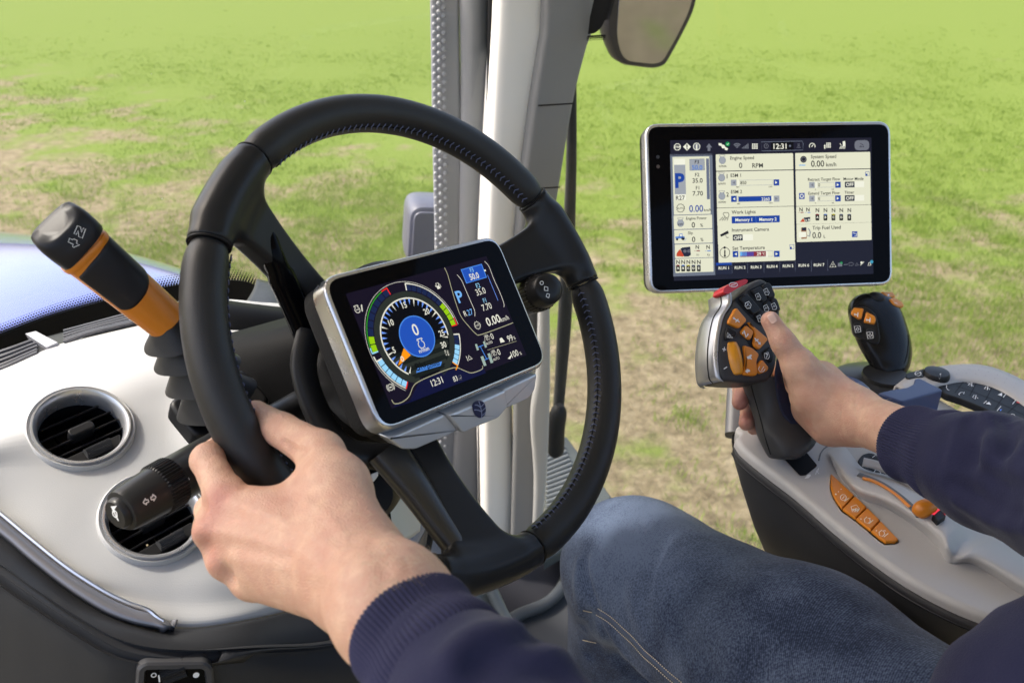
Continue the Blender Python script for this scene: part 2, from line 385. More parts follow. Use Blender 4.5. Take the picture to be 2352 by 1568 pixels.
gx = np.linspace(-1, 1, 161); gx = np.sign(gx) * np.abs(gx) ** 3 * 900; gy = np.linspace(0, 1, 161) ** 3 * 1800 - 30
X, Y = np.meshgrid(gx, gy, indexing='ij'); Zg = np.where(np.abs(X) + np.abs(Y) < 40, .02 * np.sin(X * 1.3) * np.cos(Y * 1.7), 0)
b = Buf(); b.add(np.stack([X, Y, Zg], -1).reshape(-1, 3), grid_faces(161, 161), True)
o = b.build("field", field_material(), world=True, angle=0); tag(o, "wide green crop field with bare brown soil patches near the tractor", "field", kind="structure")
def blades(N, y0, y1, hgt, wid, seed, thr):
    r = np.random.default_rng(seed); y = np.sqrt(r.uniform(y0 ** 2, y1 ** 2, N)); y = np.where(r.random(N) < .35, y1 - (y - y0) * .0 + np.abs(r.normal(0, .22 * y1, N)), y) if y1 < 40 else y; y = np.where((r.random(N) < np.clip((y0 * 1.35 - y) / (y0 * .35), 0, 1)) & (y0 > 3), y + r.random(N) * y0, y); x = r.uniform(-.66, .66, N) * (y + .8)
    # clumps
    k = r.integers(0, N, N) // 14 * 14; x = np.where(r.random(N) < .75, x[k] + r.normal(0, .022, N) * (1 + y / 12), x); y = np.where(r.random(N) < .75, y[k] + r.normal(0, .022, N) * (1 + y / 12), y)
    c = cover(x, y); keep = r.random(N) < np.clip((c - thr) * 2.6, .015 if y0 < 5 else .3, 1); x, y = x[keep], y[keep]; n = len(x)
    a = r.uniform(0, 2 * PI, n); h = hgt * r.uniform(.45, 1.25, n) * (1 + 0 * y); wd = wid * r.uniform(.7, 1.3, n); ln = r.uniform(.15, 1.0, n) * h; la = r.uniform(0, 2 * PI, n)
    base = np.stack([x, y, np.where(np.abs(x) + y < 40, .02 * np.sin(x * 1.3) * np.cos(y * 1.7), 0) - .004], 1)
    s = np.stack([np.cos(a), np.sin(a), 0 * a], 1) * wd[:, None] / 2; t = np.stack([np.cos(la) * ln, np.sin(la) * ln, h], 1); tone = .5 + (r.random(n) - .5) * (1 if y0 < 5 else .7 if y0 < 10 else .45); m = t * np.array([.4, .4, .62])
    v = np.stack([base - s, base + s, base + m + s * .8, base + m - s * .8, base + t], 1).reshape(-1, 3)
    i = np.arange(n)[:, None] * 5; return v, np.concatenate([i + [0, 1, 2, 3]], 0), i + [3, 2, 4], np.repeat(tone, 5)
def grass(name, parts):
    vs, q4, q3, cs = [], [], [], []; o_ = 0
    for p in parts:
        v, a, t, c = blades(*p); vs.append(v); q4.append(a + o_); q3.append(t + o_); cs.append(c); o_ += len(v)
    v = np.concatenate(vs); a = np.concatenate(q4); t = np.concatenate(q3); me = bpy.data.meshes.new(name)
    me.vertices.add(len(v)); me.vertices.foreach_set("co", v.ravel()); nl = len(a) * 4 + len(t) * 3
    me.loops.add(nl); me.loops.foreach_set("vertex_index", np.concatenate([a.ravel(), t.ravel()]).astype(np.int32))
    me.polygons.add(len(a) + len(t)); me.polygons.foreach_set("loop_start", np.concatenate([np.arange(len(a)) * 4, len(a) * 4 + np.arange(len(t)) * 3]).astype(np.int32))
    me.update(calc_edges=True); at = me.attributes.new("shade", 'FLOAT', 'POINT'); at.data.foreach_set("value", np.concatenate(cs).astype(np.float32))
    m = bpy.data.materials.new("grass_blade"); m.use_nodes = True; n, l = m.node_tree.nodes, m.node_tree.links; bs = n["Principled BSDF"]; bs.inputs["Roughness"].default_value = .7; bs.inputs["Specular IOR Level"].default_value = .15
    ar = n.new("ShaderNodeAttribute"); ar.attribute_name = "shade"; r = n.new("ShaderNodeValToRGB"); e = r.color_ramp.elements; e.new(.5); e.new(.9)
    for q, (p, c) in zip(e, [(0, (.122, .192, .023)), (.45, (.168, .252, .034)), (.85, (.215, .30, .055)), (1, (.34, .33, .145))]): q.position = p; q.color = (*c, 1)
    l.new(ar.outputs["Fac"], r.inputs[0]); l.new(r.outputs[0], bs.inputs["Base Color"])
    tl = n.new("ShaderNodeBsdfTranslucent"); l.new(r.outputs[0], tl.inputs[0]); ms = n.new("ShaderNodeMixShader"); ms.inputs[0].default_value = .5
    l.new(bs.outputs[0], ms.inputs[1]); l.new(tl.outputs[0], ms.inputs[2]); l.new(ms.outputs[0], n["Material Output"].inputs[0])
    me.materials.append(m); o = bpy.data.objects.new(name, me); COL.objects.link(o); return o
g = grass("grass", [(230000, 2.6, 7.5, .055, .0042, 11, -.12), (120000, 7.0, 15, .032, .008, 12, -.2)])
tag(g, "short young grass sprouting in patches across the brown field", "grass", kind="stuff")

# ================================================================ the cab around the driver
def T3(r, f, u): return RT * r + FW * f + UP * u    # right, forward, up of the eye, in metres
CREAM = mat("cream_plastic", (.84, .82, .78), .5, bump=.15, bscale=900)
GREYTRIM = mat("grey_trim", (.24, .24, .24), .55, bump=.2, bscale=900)
RUBBER = mat("black_rubber", (.008, .008, .009), .55, bump=.1)
STEEL = mat("painted_steel", (.20, .205, .22), .5, rvary=.08)
BLACKP = mat("black_plastic", (.009, .009, .010), .38, bump=.1, bscale=1500)
DEEP = mat("deep_black", (.004, .004, .0045), .6, spec=.06)
GLOSSB = mat("gloss_black", (.003, .003, .004), .05, spec=.05)
def dv(v, z): return z * cp / (cp - sp * (v - CY) / FPX)   # depth of a plumb line at image height v
def vstrip(name, m, rows, z, thick, parent, turn=0.0, bev=.006, n=26):
    # upright moulding: rows (v, left u, right u); z depth at eye level, turn: how much deeper its right edge lies
    r = spline([(a, b_, c) for a, b_, c in rows], n); b = Buf(); rings = []
    for v, u0, u1 in r:
        a = P(u0, v, dv(v, z)); c = P(u1, v, dv(v, z + turn)); x = nrm(c - a); w_ = np.linalg.norm(c - a); k = nrm(np.cross(x, -UP))
        if k[2] < 0: k = -k
        q = rrect(0, 0, w_, thick, min(bev, w_ * .45, thick * .45), 4); rings.append(np.array([a + x * s + k * t for s, t in q]))
    loft(b, rings); return b.build(name, m, parent)
pil = thing("cab_pillar", P(1150, 900, 1.55), "tall front cab pillar with cream and grey trim between windscreen and door glass", "pillar")
vstrip("outer_post", STEEL, [(-80, 1050, 1128), (200, 1056, 1122), (500, 1052, 1112), (800, 1050, 1106), (1100, 1034, 1102), (1330, 1020, 1102)], 1.56, .05, pil, bev=.022)
vstrip("glass_edge_strip", mat("strip_grey", (.24, .245, .27), .5, rvary=.1), [(-80, 986, 1052), (300, 992, 1058), (600, 998, 1054), (900, 996, 1052), (1330, 975, 1036)], 1.575, .012, pil)
vstrip("door_seal", RUBBER, [(-80, 1122, 1148), (300, 1115, 1133), (580, 1102, 1123), (850, 1097, 1117), (1250, 1099, 1119)], 1.535, .05, pil, bev=.01)
vstrip("cream_trim", CREAM, [(-80, 1146, 1262), (60, 1140, 1258), (110, 1137, 1254), (300, 1128, 1222), (560, 1118, 1193), (850, 1112, 1182), (1100, 1113, 1184), (1250, 1115, 1180)], 1.50, .07, pil, turn=.02, bev=.02)
vstrip("grey_trim", GREYTRIM, [(-80, 1258, 1388), (60, 1256, 1368), (110, 1250, 1352), (230, 1232, 1322), (420, 1208, 1290), (560, 1196, 1268), (700, 1186, 1258), (850, 1180, 1256)], 1.50, .07, pil, turn=.05, bev=.01)
vstrip("lower_trim", mat("pale_trim", (.40, .40, .39), .55, bump=.15, bscale=900), [(640, 1238, 1262), (850, 1232, 1264), (960, 1218, 1262), (1100, 1226, 1256), (1250, 1222, 1242)], 1.47, .06, pil, bev=.01)
vstrip("lower_cover", GREYTRIM, [(840, 1178, 1240), (1000, 1178, 1236), (1250, 1172, 1236)], 1.49, .06, pil, bev=.01)
b = Buf()
for v_, ua, ub in ((243, 1236, 1318), (435, 1202, 1286)):
    c = np.array([P(u, v_ + (u - ua) * -.06, dv(v_, 1.497)) for u in np.linspace(ua, ub, 8)]); sweep(b, c, .0012, n=6)
b.build("trim_joint", RUBBER, pil)
# dotted ceramic edge on the windscreen along the pillar
b = Buf()
for i in range(64):
    for j in range(3):
        v_ = -20 + i * 19; p = P(996 + j * 11 + v_ * .011 - max(0, v_ - 640) * .02, v_ + (j % 2) * 9, dv(v_, 1.568)); fr = Frame(p, (1, 0, 0), (0, 1, 0)); lathe(b, fr, [(.0034, .003), (.0030, -.0015), (.001, -.0028)], 8)
b.build("edge_dots", mat("dot_grey", (.34, .35, .38), .6), pil)
# door frame bar with its catch
df = thing("door_frame", P(1305, 900, 1.62), "slim black door frame bar beside the grey pillar trim", "door frame")
vstrip("frame_bar", mat("frame_black", (.035, .036, .037), .4), [(60, 1318, 1326), (150, 1304, 1325), (400, 1301, 1325), (700, 1284, 1316), (900, 1274, 1300), (975, 1268, 1292)], 1.64, .03, df, bev=.01)
b = Buf(); sweep(b, spline([P(1286, 930, 1.68), P(1278, 975, 1.70), P(1276, 1020, 1.72), P(1277, 1048, 1.735)], 14), [.008, .015, .017, .0175] + [.0175] * 6 + [.017, .016, .013, .006], n=18)
b.build("catch", RUBBER, df)
# ribbed step outside the door
b = Buf(); fr = Frame(P(1290, 1110, 1.95), RT, -FW)
pl = [fr.hit(*q) for q in ((1250, 1040), (1300, 1000), (1405, 1140), (1330, 1240), (1250, 1290))]; slab(b, fr, pl, .02, 0, .004)
st = thing("door_step", P(1290, 1110, 1.95), "grey ribbed step plate behind the wheel rim below the door", "step")
b.build("step_plate", mat("step_grey", (.06, .07, .07), .6), st)
b = Buf()
for k in range(16):
    y = k / 16; a = np.array((1254, 1050 + 170 * y)); c = np.array((1296 + 66 * y, 1030 + 158 * y)); pts = [np.append(fr.hit(*(a + (c - a) * t)), 0) for t in np.linspace(0, 1, 6)]
    sweep(b, [fr.pt(q[0], q[1], -.004) for q in pts], .0055, n=8)
b.build("rib", mat("rib_grey", (.11, .12, .12), .5), st)
# cab floor with mat, sill and pedal box
fl = Buf(); fr = Frame(Hz(1250, 1450, 1.22), RT, -FW)
slab(fl, fr, [fr.hit(*q) for q in ((880, 1240), (1120, 1210), (1300, 1190), (1342, 1330), (1330, 1700), (800, 1900), (500, 1600))], .03, 0, .004)
o = fl.build("cab_floor", mat("floor_dark", (.045, .047, .05), .7, bump=.3, bscale=300)); tag(o, "dark rubber cab floor below the steering wheel", "floor", kind="structure")
fm = thing("floor_mat", Hz(1230, 1400, 1.2), "dark ribbed floor mat with a raised grey rim by the door sill", "floor mat")
b = Buf(); sweep(b, spline([Hz(*q, 1.205) for q in ((1090, 1490), (1180, 1418), (1255, 1385), (1295, 1340), (1312, 1270))], 30), .012, n=10); b.build("rim", mat("mat_rim", (.05, .055, .06), .45), fm)
b = Buf(); slab(b, fr, [fr.hit(*q, -.008) for q in ((1100, 1300), (1250, 1270), (1300, 1290), (1290, 1345), (1250, 1380), (1175, 1412), (1110, 1410))], 0, -.008, .003); b.build("mat", mat("mat_black", (.018, .018, .022), .75), fm)
sk = thing("side_kick_panel", P(1090, 1420, 1.5), "grey green moulded kick panel between sleeve and floor mat", "panel")
b = Buf(); patch(b, [[P(1000, 1330, 1.45), P(1060, 1345, 1.47), P(1120, 1360, 1.5)], [P(1010, 1420, 1.42), P(1090, 1420, 1.45), P(1160, 1430, 1.49)], [P(1040, 1520, 1.38), P(1130, 1510, 1.42), P(1200, 1520, 1.46)]], 16, 16); solid(b.build("panel", mat("kick_grey", (.085, .10, .105), .5), sk), .012)
b = Buf(); sweep(b, spline([P(1128, 1352, 1.49), P(1150, 1400, 1.485), P(1172, 1445, 1.47), P(1190, 1500, 1.45)], 16), .011, n=10); b.build("edge", mat("kick_edge", (.10, .11, .11), .45), sk)
# lower windscreen corner seen through the wheel: pale cowl end and glass edge
cw = thing("cowl_corner", P(930, 1160, 1.2), "pale curved cowl corner seen through the wheel beside the knuckles", "cowl")
b = Buf(); patch(b, [[P(858, 1090, 1.02), P(905, 1085, 1.08), P(948, 1070, 1.16)], [P(850, 1150, 1.0), P(905, 1140, 1.07), P(962, 1120, 1.16)], [P(862, 1200, .98), P(905, 1180, 1.06), P(945, 1180, 1.14)], [P(900, 1260, .97), P(920, 1240, 1.06), P(938, 1220, 1.12)]], 20, 20); solid(b.build("shell", mat("cowl_grey", (.45, .46, .47), .45), cw), .015)
b = Buf(); sweep(b, spline([P(985, 1060, 1.2), P(985, 1120, 1.19), P(965, 1180, 1.18), P(938, 1235, 1.16), P(925, 1280, 1.15)], 24), .012, .02, n=12); b.build("glass_edge", mat("edge_blue", (.16, .19, .27), .2), cw)
b = Buf(); sweep(b, [P(1003, 1130, 1.22), P(992, 1190, 1.22), P(975, 1270, 1.21)], .008, n=8); b.build("wiper_arm", RUBBER, cw)
b = Buf(); slab(b, (f_ := Frame(P(950, 1250, 1.2), (1, 0, 0), -UP)), [f_.hit(*q) for q in rounded([(905, 1225), (940, 1185), (985, 1195), (975, 1285), (930, 1300)], 12)], .03, 0, .005); b.build("washer_box", mat("box_grey", (.10, .10, .11), .4), cw)

# windscreen: one bent pane from the left of the cab to the pillar, with its dotted black lower band
GLASS = glass_mat("windscreen_glass", (.955, .97, .955), .055, .55, .065); DOORGL = glass_mat("door_glass", (.965, .975, .965), .04, .0, .02)
def ws(r, u): return T3(r, 1.0 - .10 * ((r - .42) / .6) ** 2 + .03 * (.3 - u), u)
b = Buf(); rr, uu = np.linspace(-.55, 1.13, 40), np.linspace(.42, -.62, 24)
b.add(np.array([ws(r, u) for r in rr for u in uu]), grid_faces(40, 24), True)
wsc = thing("windscreen", ws(.42, -.5), "large bent front windscreen pane ahead of the steering wheel with dotted black lower edge", "windscreen")
b.build("pane", GLASS, wsc)
FRIT = mat("frit_black", (.006, .006, .007), .45)
def wsd(u, v):                                     # the pane seen at (u, v)
    lo, hi = .5, 4
    for _ in range(40):
        d = (lo + hi) / 2; p = P(u, v, d); r, f, h = p @ RT, p @ FW, p @ UP
        if f > 1.0 - .10 * ((r - .42) / .6) ** 2 + .03 * (.3 - h) - .004: hi = d
        else: lo = d
    return P(u, v, lo)
top = spline([(-60, 790), (0, 770), (120, 725), (240, 690), (330, 668), (400, 655), (480, 645), (560, 645), (610, 668), (650, 700), (668, 730)], 60)
b = Buf(); lowr = top + np.stack([np.linspace(10, -60, 60), np.linspace(150, 90, 60)], 1)
b.add(np.concatenate([[wsd(*q) for q in top], [wsd(*q) for q in lowr]]), grid_faces(2, 60)); o = b.build("frit_band", FRIT, wsc)
solid(o, .002, 0)
b = Buf(); s = np.concatenate([[0], np.cumsum(np.linalg.norm(np.diff(top, axis=0), axis=1))])
for row in range(5):
    for q in np.arange(0, s[-1], 6.4):
        q2 = q + (row % 2) * 3.2; u, v = np.interp(q2, s, top[:, 0]), np.interp(q2, s, top[:, 1]); u -= row * 1.2; v -= 2.5 + row * 5.0
        p = wsd(u, v); fr = Frame(p, RT, -UP); b.add(fr.pts(circ(0, 0, .00185 - .00028 * row, 8), 0), [tuple(range(8))])
b.build("frit_dots", FRIT, wsc)
dg = thing("door_window", T3(1.25, .4, -.4), "full height right door pane beyond the monitor with a dotted black corner", "window")
b = Buf(); A, B_ = T3(1.13, .86, 0), T3(1.42, -.5, 0)
b.add(np.array([A + UP * .45 - UP * 0, A - UP * 1.3, B_ - UP * 1.3, B_ + UP * .45]), [(0, 1, 2, 3)]); b.build("pane", DOORGL, dg)
frd = Frame(A, B_ - A, -UP)
b = Buf(); sheet(b, frd, rounded([frd.hit(*q) for q in ((1372, -30), (1400, -30), (1400, 20), (1385, 60), (1370, 76), (1345, 80), (1356, 40))], .006), -.002); b.build("frit_corner", FRIT, dg)
b = Buf()
for k in range(40):
    for j in range(3):
        q = k / 39; u, v = (1405 - 22 * q + j * 4.5, -10 + 78 * q + (k % 2)) if k < 28 else (1390 - (k - 28) * 4, 82 + j * 4.2 - (k - 28) * -.2)
        b.add(frd.pts(circ(*frd.hit(u, v), .0017 - .0004 * j, 7), -.002), [tuple(range(7))])
for k in range(58):
    v = 300 + k * 4.4; b.add(frd.pts(circ(*frd.hit(1268 + (560 - v) * .075, v), .0016, 7), -.002), [tuple(range(7))])
b.build("frit_dots", FRIT, dg)

# unseen roof over the driver, its edges set to keep sun off the cab
rf = thing("cab_roof", T3(.45, .1, .45), "cab roof with pale headliner over the driver, out of view", "roof")
b = Buf(); fr = Frame(T3(.45, 0, .52), RT, -FW); slab(b, fr, rrect(-.80, -1.10, 1.0, 1.0, .15), -.0, -.12, .05) ; b.build("shell", mat("headliner", (.72, .70, .67), .8), rf)
# ================================================================ outside the glass
BLUE = mat("blue_paint", (.075, .105, .42), .2, metal=.35, coat=1.0, rvary=.04)
bon = thing("tractor_bonnet", T3(.46, 1.3, -.9), "glossy blue tractor bonnet below the windscreen", "bonnet")
b = Buf(); rings = []
for f, hw, tp, dn in ((1.03, .385, -.515, .5), (1.15, .385, -.50, .5), (1.35, .38, -.505, .5), (1.6, .37, -.53, .5), (2.0, .36, -.60, .5), (2.4, .34, -.70, .5), (2.8, .31, -.85, .45), (2.95, .25, -1.0, .3)):
    t = np.linspace(0, PI, 40); c, s = sup(t, 3.2); rings.append(np.array([T3(.46 - hw * q, f, tp - dn + dn * z) for q, z in zip(c, s)]))
b.add(np.concatenate(rings), grid_faces(len(rings), 40), True); o = b.build("hood_shell", BLUE, bon, angle=0)
m = o.modifiers.new("sub", 'SUBSURF'); m.levels = m.render_levels = 2; solid(o, .02)
ml = thing("exterior_lamp", P(950, 530, 1.9), "small blue grey lamp housing outside the windscreen left of the pillar", "lamp")
b = Buf(); fr = Frame(P(985, 525, 1.95), (1, 0, .25), -UP)
rings = []
for z, k in ((.07, .7), (.05, .95), (0, 1.0), (-.04, .98), (-.055, .92), (-.06, .8)): rings.append(fr.pts(rrect(-.055 * k, -.072 * k, .08, .072 * k, .03, 6), z))
loft(b, rings); b.build("housing", mat("lamp_grey", (.085, .09, .125), .4), ml)
b = Buf(); slab(b, fr, rrect(-.044, -.058, .07, .058, .02, 6), -.0595, -.064, .003); b.build("lens_rim", mat("lamp_rim", (.11, .115, .15), .3), ml)
# mirror
mi = thing("wing_mirror", P(1490, 60, 2.1), "black framed wing mirror hanging beyond the door glass, reflecting the field", "mirror")
v_ = nrm(P(1490, 60, 2.1)); nm_ = nrm(nrm(-FW + RT * .35 - UP * .42) - v_); mx_ = nrm(np.array([1., 0, 0]) - nm_ * nm_[0]); fr = Frame(P(1490, 60, 2.1), mx_, np.cross(-nm_, mx_))
mo = rounded(fr.hits([(1394, 80), (1402, -90), (1610, -90), (1596, 20), (1560, 92), (1526, 152), (1500, 158), (1420, 148)]), [.03, .02, .02, .03, .04, .03, .02, .03], 6)
b = Buf(); rings = [fr.pts(inset(mo, a), z) for a, z in ((.035, .075), (.012, .06), (0, .03), (0, .002), (.003, -.003), (.008, -.004))]; loft(b, rings); b.build("housing", mat("mirror_black", (.02, .02, .023), .35), mi)
b = Buf(); gl = rounded(fr.hits([(1412, 84), (1424, -88), (1598, -88), (1582, 20), (1547, 90), (1518, 140), (1498, 146), (1428, 138)]), [.03, .02, .02, .03, .04, .03, .02, .03], 6)
slab(b, fr, gl, -.001, -.007, .001); b.build("mirror_glass", mat("mirror_glass", (.40, .42, .44), .06, 1.0), mi)
b = Buf(); sweep(b, [P(1400, 70, 2.14), P(1408, 0, 2.16), P(1420, -90, 2.18)], .012, .03, n=12); b.build("back_shell", mat("mirror_side", (.5, .52, .55), .35), mi)
# ================================================================ steering wheel (its own frame: x along the display, y down it, z into the column)
Mw = np.array([[0.6735, 0.3757, -0.6366], [-0.2535, 0.9264, 0.2785], [0.6943, -0.0262, 0.7192]])
WH = Frame((-0.0614, -0.0082, 0.7117), Mw[:, 0], Mw[:, 1])
RW, TW = .193, .0158
LEATHER = mat("wheel_leather", (.018, .018, .019), .44, spec=.32, bump=.35, bscale=1400, rvary=.05)
SATIN = mat("spoke_plastic", (.019, .019, .020), .30, spec=.5, bump=.06, bscale=2000)
sw = thing("steering_wheel", WH.pt(0, 0, .0), "black leather steering wheel with three spokes held by the left hand", "steering wheel")
def rimpt(a, ph, r=TW, z0=0.0):                    # point of the rim at angle a; ph round the section, 0 = outwards, pi/2 = towards the driver
    rr = RW + r * np.cos(ph); return WH.pt(rr * np.cos(a), rr * np.sin(a), z0 - r * 1.05 * np.sin(ph))
def rim_arc(a0, a1, m, name, r):
    n = int((a1 - a0) / .03) + 2; a = np.linspace(a0, a1, n); ph = np.linspace(0, 2 * PI, 40, endpoint=False); b = Buf(); rings = []
    sc = 1 + .0 * ph
    # the inner face is flattened a little, as on a wheel with thumb grips
    sec = r * (1 - .05 * np.cos(ph - PI) ** 8) * sc
    for i, q in enumerate(a):
        e = min(i, n - 1 - i); k = (.80, .93, .985, 1)[min(e, 3)]; qq = q if 0 < i < n - 1 else q
        rings.append(np.stack([rimpt(qq, p, s * k) for p, s in zip(ph, sec)]))
    loft(b, rings); return b.build(name, m, sw, angle=60)
D = math.radians
for a0, a1 in ((238.6, 331.6), (.6, 87.5), (117.6, 213.4)): rim_arc(D(a0), D(a1), LEATHER, "leather_grip", TW)
# spokes grow out of the plastic rim sections
def spoke(a0, a1, foot, foot_w, foot_t, mid_w, hubz, rimw, k=.014):
    am = (a0 + a1) / 2; tip = np.array([RW * math.cos(am), RW * math.sin(am), 0.0])
    def f(p):
        q = WH.loc(p); r = np.hypot(q[:, 0], q[:, 1]); an = np.arctan2(q[:, 1], q[:, 0]); da = (an - am + PI) % (2 * PI) - PI
        half = (a1 - a0) / 2; cl = np.clip(da, -half, half); cc = np.stack([RW * np.cos(am + cl), RW * np.sin(am + cl), 0 * cl], 1)
        inside = np.linalg.norm((q - cc) * [1, 1, 1 / 1.04], axis=1) - (TW - .0002)
        ring = np.maximum(inside, (np.abs(da) - half) * RW)
        ax = np.asarray(foot) - tip; L = np.linalg.norm(ax); ax = ax / L; s = np.clip((q - tip) @ ax, -.0, L); t = s / L
        lx = np.cross(ax, [0, 0, 1]); lx /= np.linalg.norm(lx); lz = np.cross(lx, ax)
        wd = rimw * (1 - t) ** 2 + mid_w * 2 * t * (1 - t) + foot_w * t * t; th = .009 * (1 - t) + foot_t * t
        d = q - tip - np.outer(s, ax); x = np.abs(d @ lx) - (wd - .004); z = np.abs(d @ lz) - (th - .004); y = np.abs(d @ ax) - .004
        m_ = np.stack([x, z, y], 1); bx = np.linalg.norm(np.maximum(m_, 0), axis=1) + np.minimum(m_.max(1), 0) - .004
        return smin(ring, bx, k)
    pts = np.array([WH.pt(*(RW * np.array([math.cos(a), math.sin(a)])), z) for a in np.linspace(a0, a1, 5) for z in (-.02, .02)] + [WH.pt(*foot)])
    lo, hi = bounds(pts, .035)
    return sdf_obj("spoke", f, lo, hi, .0017, SATIN, sw, 3)
spk1 = spoke(D(214), D(238), (-.062, -.052, .050), .014, .014, .009, .05, .025)
spk2 = spoke(D(332.2), D(360), (.075, -.035, .042), .020, .012, .015, .04, .030)
spk3 = spoke(D(88.2), D(117), (*WH.hit(958, 1030, .036), .036), .016, .012, .012, .05, .034)
# dark recess down the left side of the upper spoke, brushed cheek on the lower one
b = Buf(); fr = WH
c = spline([WH.pt(*fr.hit(606, 535, .016), .016), WH.pt(*fr.hit(628, 595, .019), .019), WH.pt(*fr.hit(672, 690, .034), .034), WH.pt(*fr.hit(708, 775, .05), .05)], 20)
sweep(b, c, [.004] + [.0085] * 8 + [.011] * 10 + [.008], .010, up=WH.z, n=14); b.build("spoke_recess", GLOSSB, sw)
b = Buf(); c = spline([WH.pt(*WH.hit(885, 1032, .028), .028), WH.pt(*WH.hit(945, 1110, .022), .022), WH.pt(*WH.hit(1000, 1190, .014), .014), WH.pt(*WH.hit(1050, 1262, .006), .006)], 24)
sweep(b, c, np.linspace(.017, .009, 24), .0085, up=WH.z, n=18, e=2.6); b.build("spoke_cheek", mat("cheek_satin", (.06, .058, .056), .30, metal=.6, bump=.1, bscale=600), sw)
# hub behind the display
b = Buf(); lathe(b, WH, [(.03, .026), (.062, .03), (.078, .045), (.08, .07), (.072, .085), (.05, .09)], 48); b.build("hub", SATIN, sw)
b = Buf()
c = spline([WH.pt(*WH.hit(712, 760, .04), .04), WH.pt(*WH.hit(698, 850, .045), .045), WH.pt(*WH.hit(735, 960, .046), .046), WH.pt(*WH.hit(800, 1035, .040), .040), WH.pt(*WH.hit(900, 1050, .034), .034)], 24)
sweep(b, c, .011, .007, up=WH.z, n=14); b.build("hub_collar", SATIN, sw)
# seams where leather meets plastic, and the V stitching on the inner side
for a in (238.3, 331.9, .3, 87.8, 117.3, 213.7):
    b = Buf(); sweep(b, np.array([rimpt(D(a), p, TW - .0012) for p in np.linspace(0, 2 * PI, 40)]), .0009, n=6, caps=False); b.build("seam", RUBBER, sw)
for a0, a1 in ((240.5, 330), (2, 86), (119, 212)):
    n = int((a1 - a0) / 1.9); b = Buf()
    for i in range(n):
        a = a0 + (a1 - a0) * (i + .5) / n; pc = D(180 - 20)
        for sgn in (-1, 1):
            q = [rimpt(D(a + .55 * t), pc + sgn * t * .20, TW * (1.0 + .028 * math.sin(PI * (.2 + .8 * t)))) for t in np.linspace(0, 1, 5)]
            sweep(b, np.array(q), .00048, n=5)
    b.build("stitching", mat("stitch_thread", (.10, .12, .22), .6), sw)
for a0, a1 in ((240, 330.5), (1.5, 86.5), (118.5, 212.5)):
    b = Buf(); sweep(b, np.array([rimpt(D(a), D(180 - 20), TW - .0002) for a in np.linspace(a0, a1, 60)]), .0006, n=5); b.build("leather_seam", RUBBER, sw)

# ================================================================ display on the wheel hub
zD = zoomed(740, 580, 2.8)
SILV = mat("satin_silver", (.62, .62, .63), .28, .9, rvary=.05)
DF = WH.moved(z=-.030)                             # front plane of the display
cor = DF.hits(zD((172, 318), (1398, 16), (1783, 915), (590, 1425)))
x0, x1 = (cor[0, 0] + cor[3, 0]) / 2, (cor[1, 0] + cor[2, 0]) / 2; y0, y1 = (cor[0, 1] + cor[1, 1]) / 2, (cor[2, 1] + cor[3, 1]) / 2
ds = thing("instrument_display", DF.pt(0, 0, .03), "tilted dash display with round engine speed gauge mounted in the steering wheel", "display")
b = Buf(); o4 = rrect(x0, y0, x1, y1, .017, 7)
slab(b, DF, o4, .018, 0, .0035, 4); b.build("silver_frame", SILV, ds)
b = Buf(); rings = [DF.pts(inset(o4, i), z) for i, z in ((.001, .0182), (.0012, .034), (.006, .043), (.02, .048))]; loft(b, rings); b.build("back_housing", mat("grained_black", (.022, .022, .023), .55, bump=.9, bscale=900), ds)
b = Buf(); slab(b, DF, inset(o4, .0034), .001, -.0006, .0006, 2); b.build("cover_glass", GLOSSB, ds)
scr = DF.hits([(793.1, 674.6), (1116.3, 588.7), (1209.8, 815.1), (899.8, 938.1)], -.0007)
sx0, sx1 = (scr[0, 0] + scr[3, 0]) / 2, (scr[1, 0] + scr[2, 0]) / 2; sy0, sy1 = (scr[0, 1] + scr[1, 1]) / 2, (scr[2, 1] + scr[3, 1]) / 2
S = lambda *a: DF.hits(zD(*a), -.001)
COLS = {'white': (.93, .92, .86), 'blue': (.47, .72, .97), 'pale': (.60, .84, .98), 'green': (.60, .80, .05), 'red': (.93, .16, .13), 'orange': (1., .60, .06), 'steel': (.10, .15, .30), 'royal': (.13, .32, .72),
        'sky': (.30, .55, .90), 'dim': (.10, .09, .17), 'black': (.03, .03, .05), 'olive': (.17, .19, .17), 'dolive': (.09, .11, .10), 'gold': (.72, .71, .58), 'tick': (.45, .62, .98), 'grn2': (.20, .62, .15), 'ash': (.62, .70, .66), 'grey': (.45, .46, .48), 'navy': (.06, .07, .22)}
COLS['night'] = (.085, .06, .13)
lay = Paint(); sheet(lay('night'), DF, rrect(sx0, sy0, sx1, sy1), -.0008)
pxl = lambda n: n / 2.8 / 1.0884 * .00034            # zoomed pixels to metres on the display
gc = S((838, 735))[0]; ey = S((838, 460))[0]
# perspective-free gauge radii from two traced points
Rg = np.linalg.norm(S((600, 740))[0] - gc)
def gang(x, y): q = S((x, y))[0] - gc; return math.atan2(q[1], q[0])
z = -.0010
lay('olive'); band(lay('olive'), DF, *gc, Rg * 1.03, Rg * 1.20, D(110), D(432), z)
sheet(lay('black'), DF, circ(*gc, Rg * 1.03, 64), z - .0001)
band(lay('white'), DF, *gc, Rg * 1.0, Rg * 1.035, D(128), D(372), z - .0002, 60)
# lower louvred part of the dial
for k in range(7):
    y = gc[1] + Rg * (.28 + .105 * k); hw = math.sqrt(max(0, (Rg * 1.06) ** 2 - (y - gc[1]) ** 2))
    stroke(lay('olive' if k % 2 else 'dolive'), DF, [(gc[0] - hw * .92, y), (gc[0] + hw * .92, y)], Rg * .10, z - .00015 - .00001 * k)
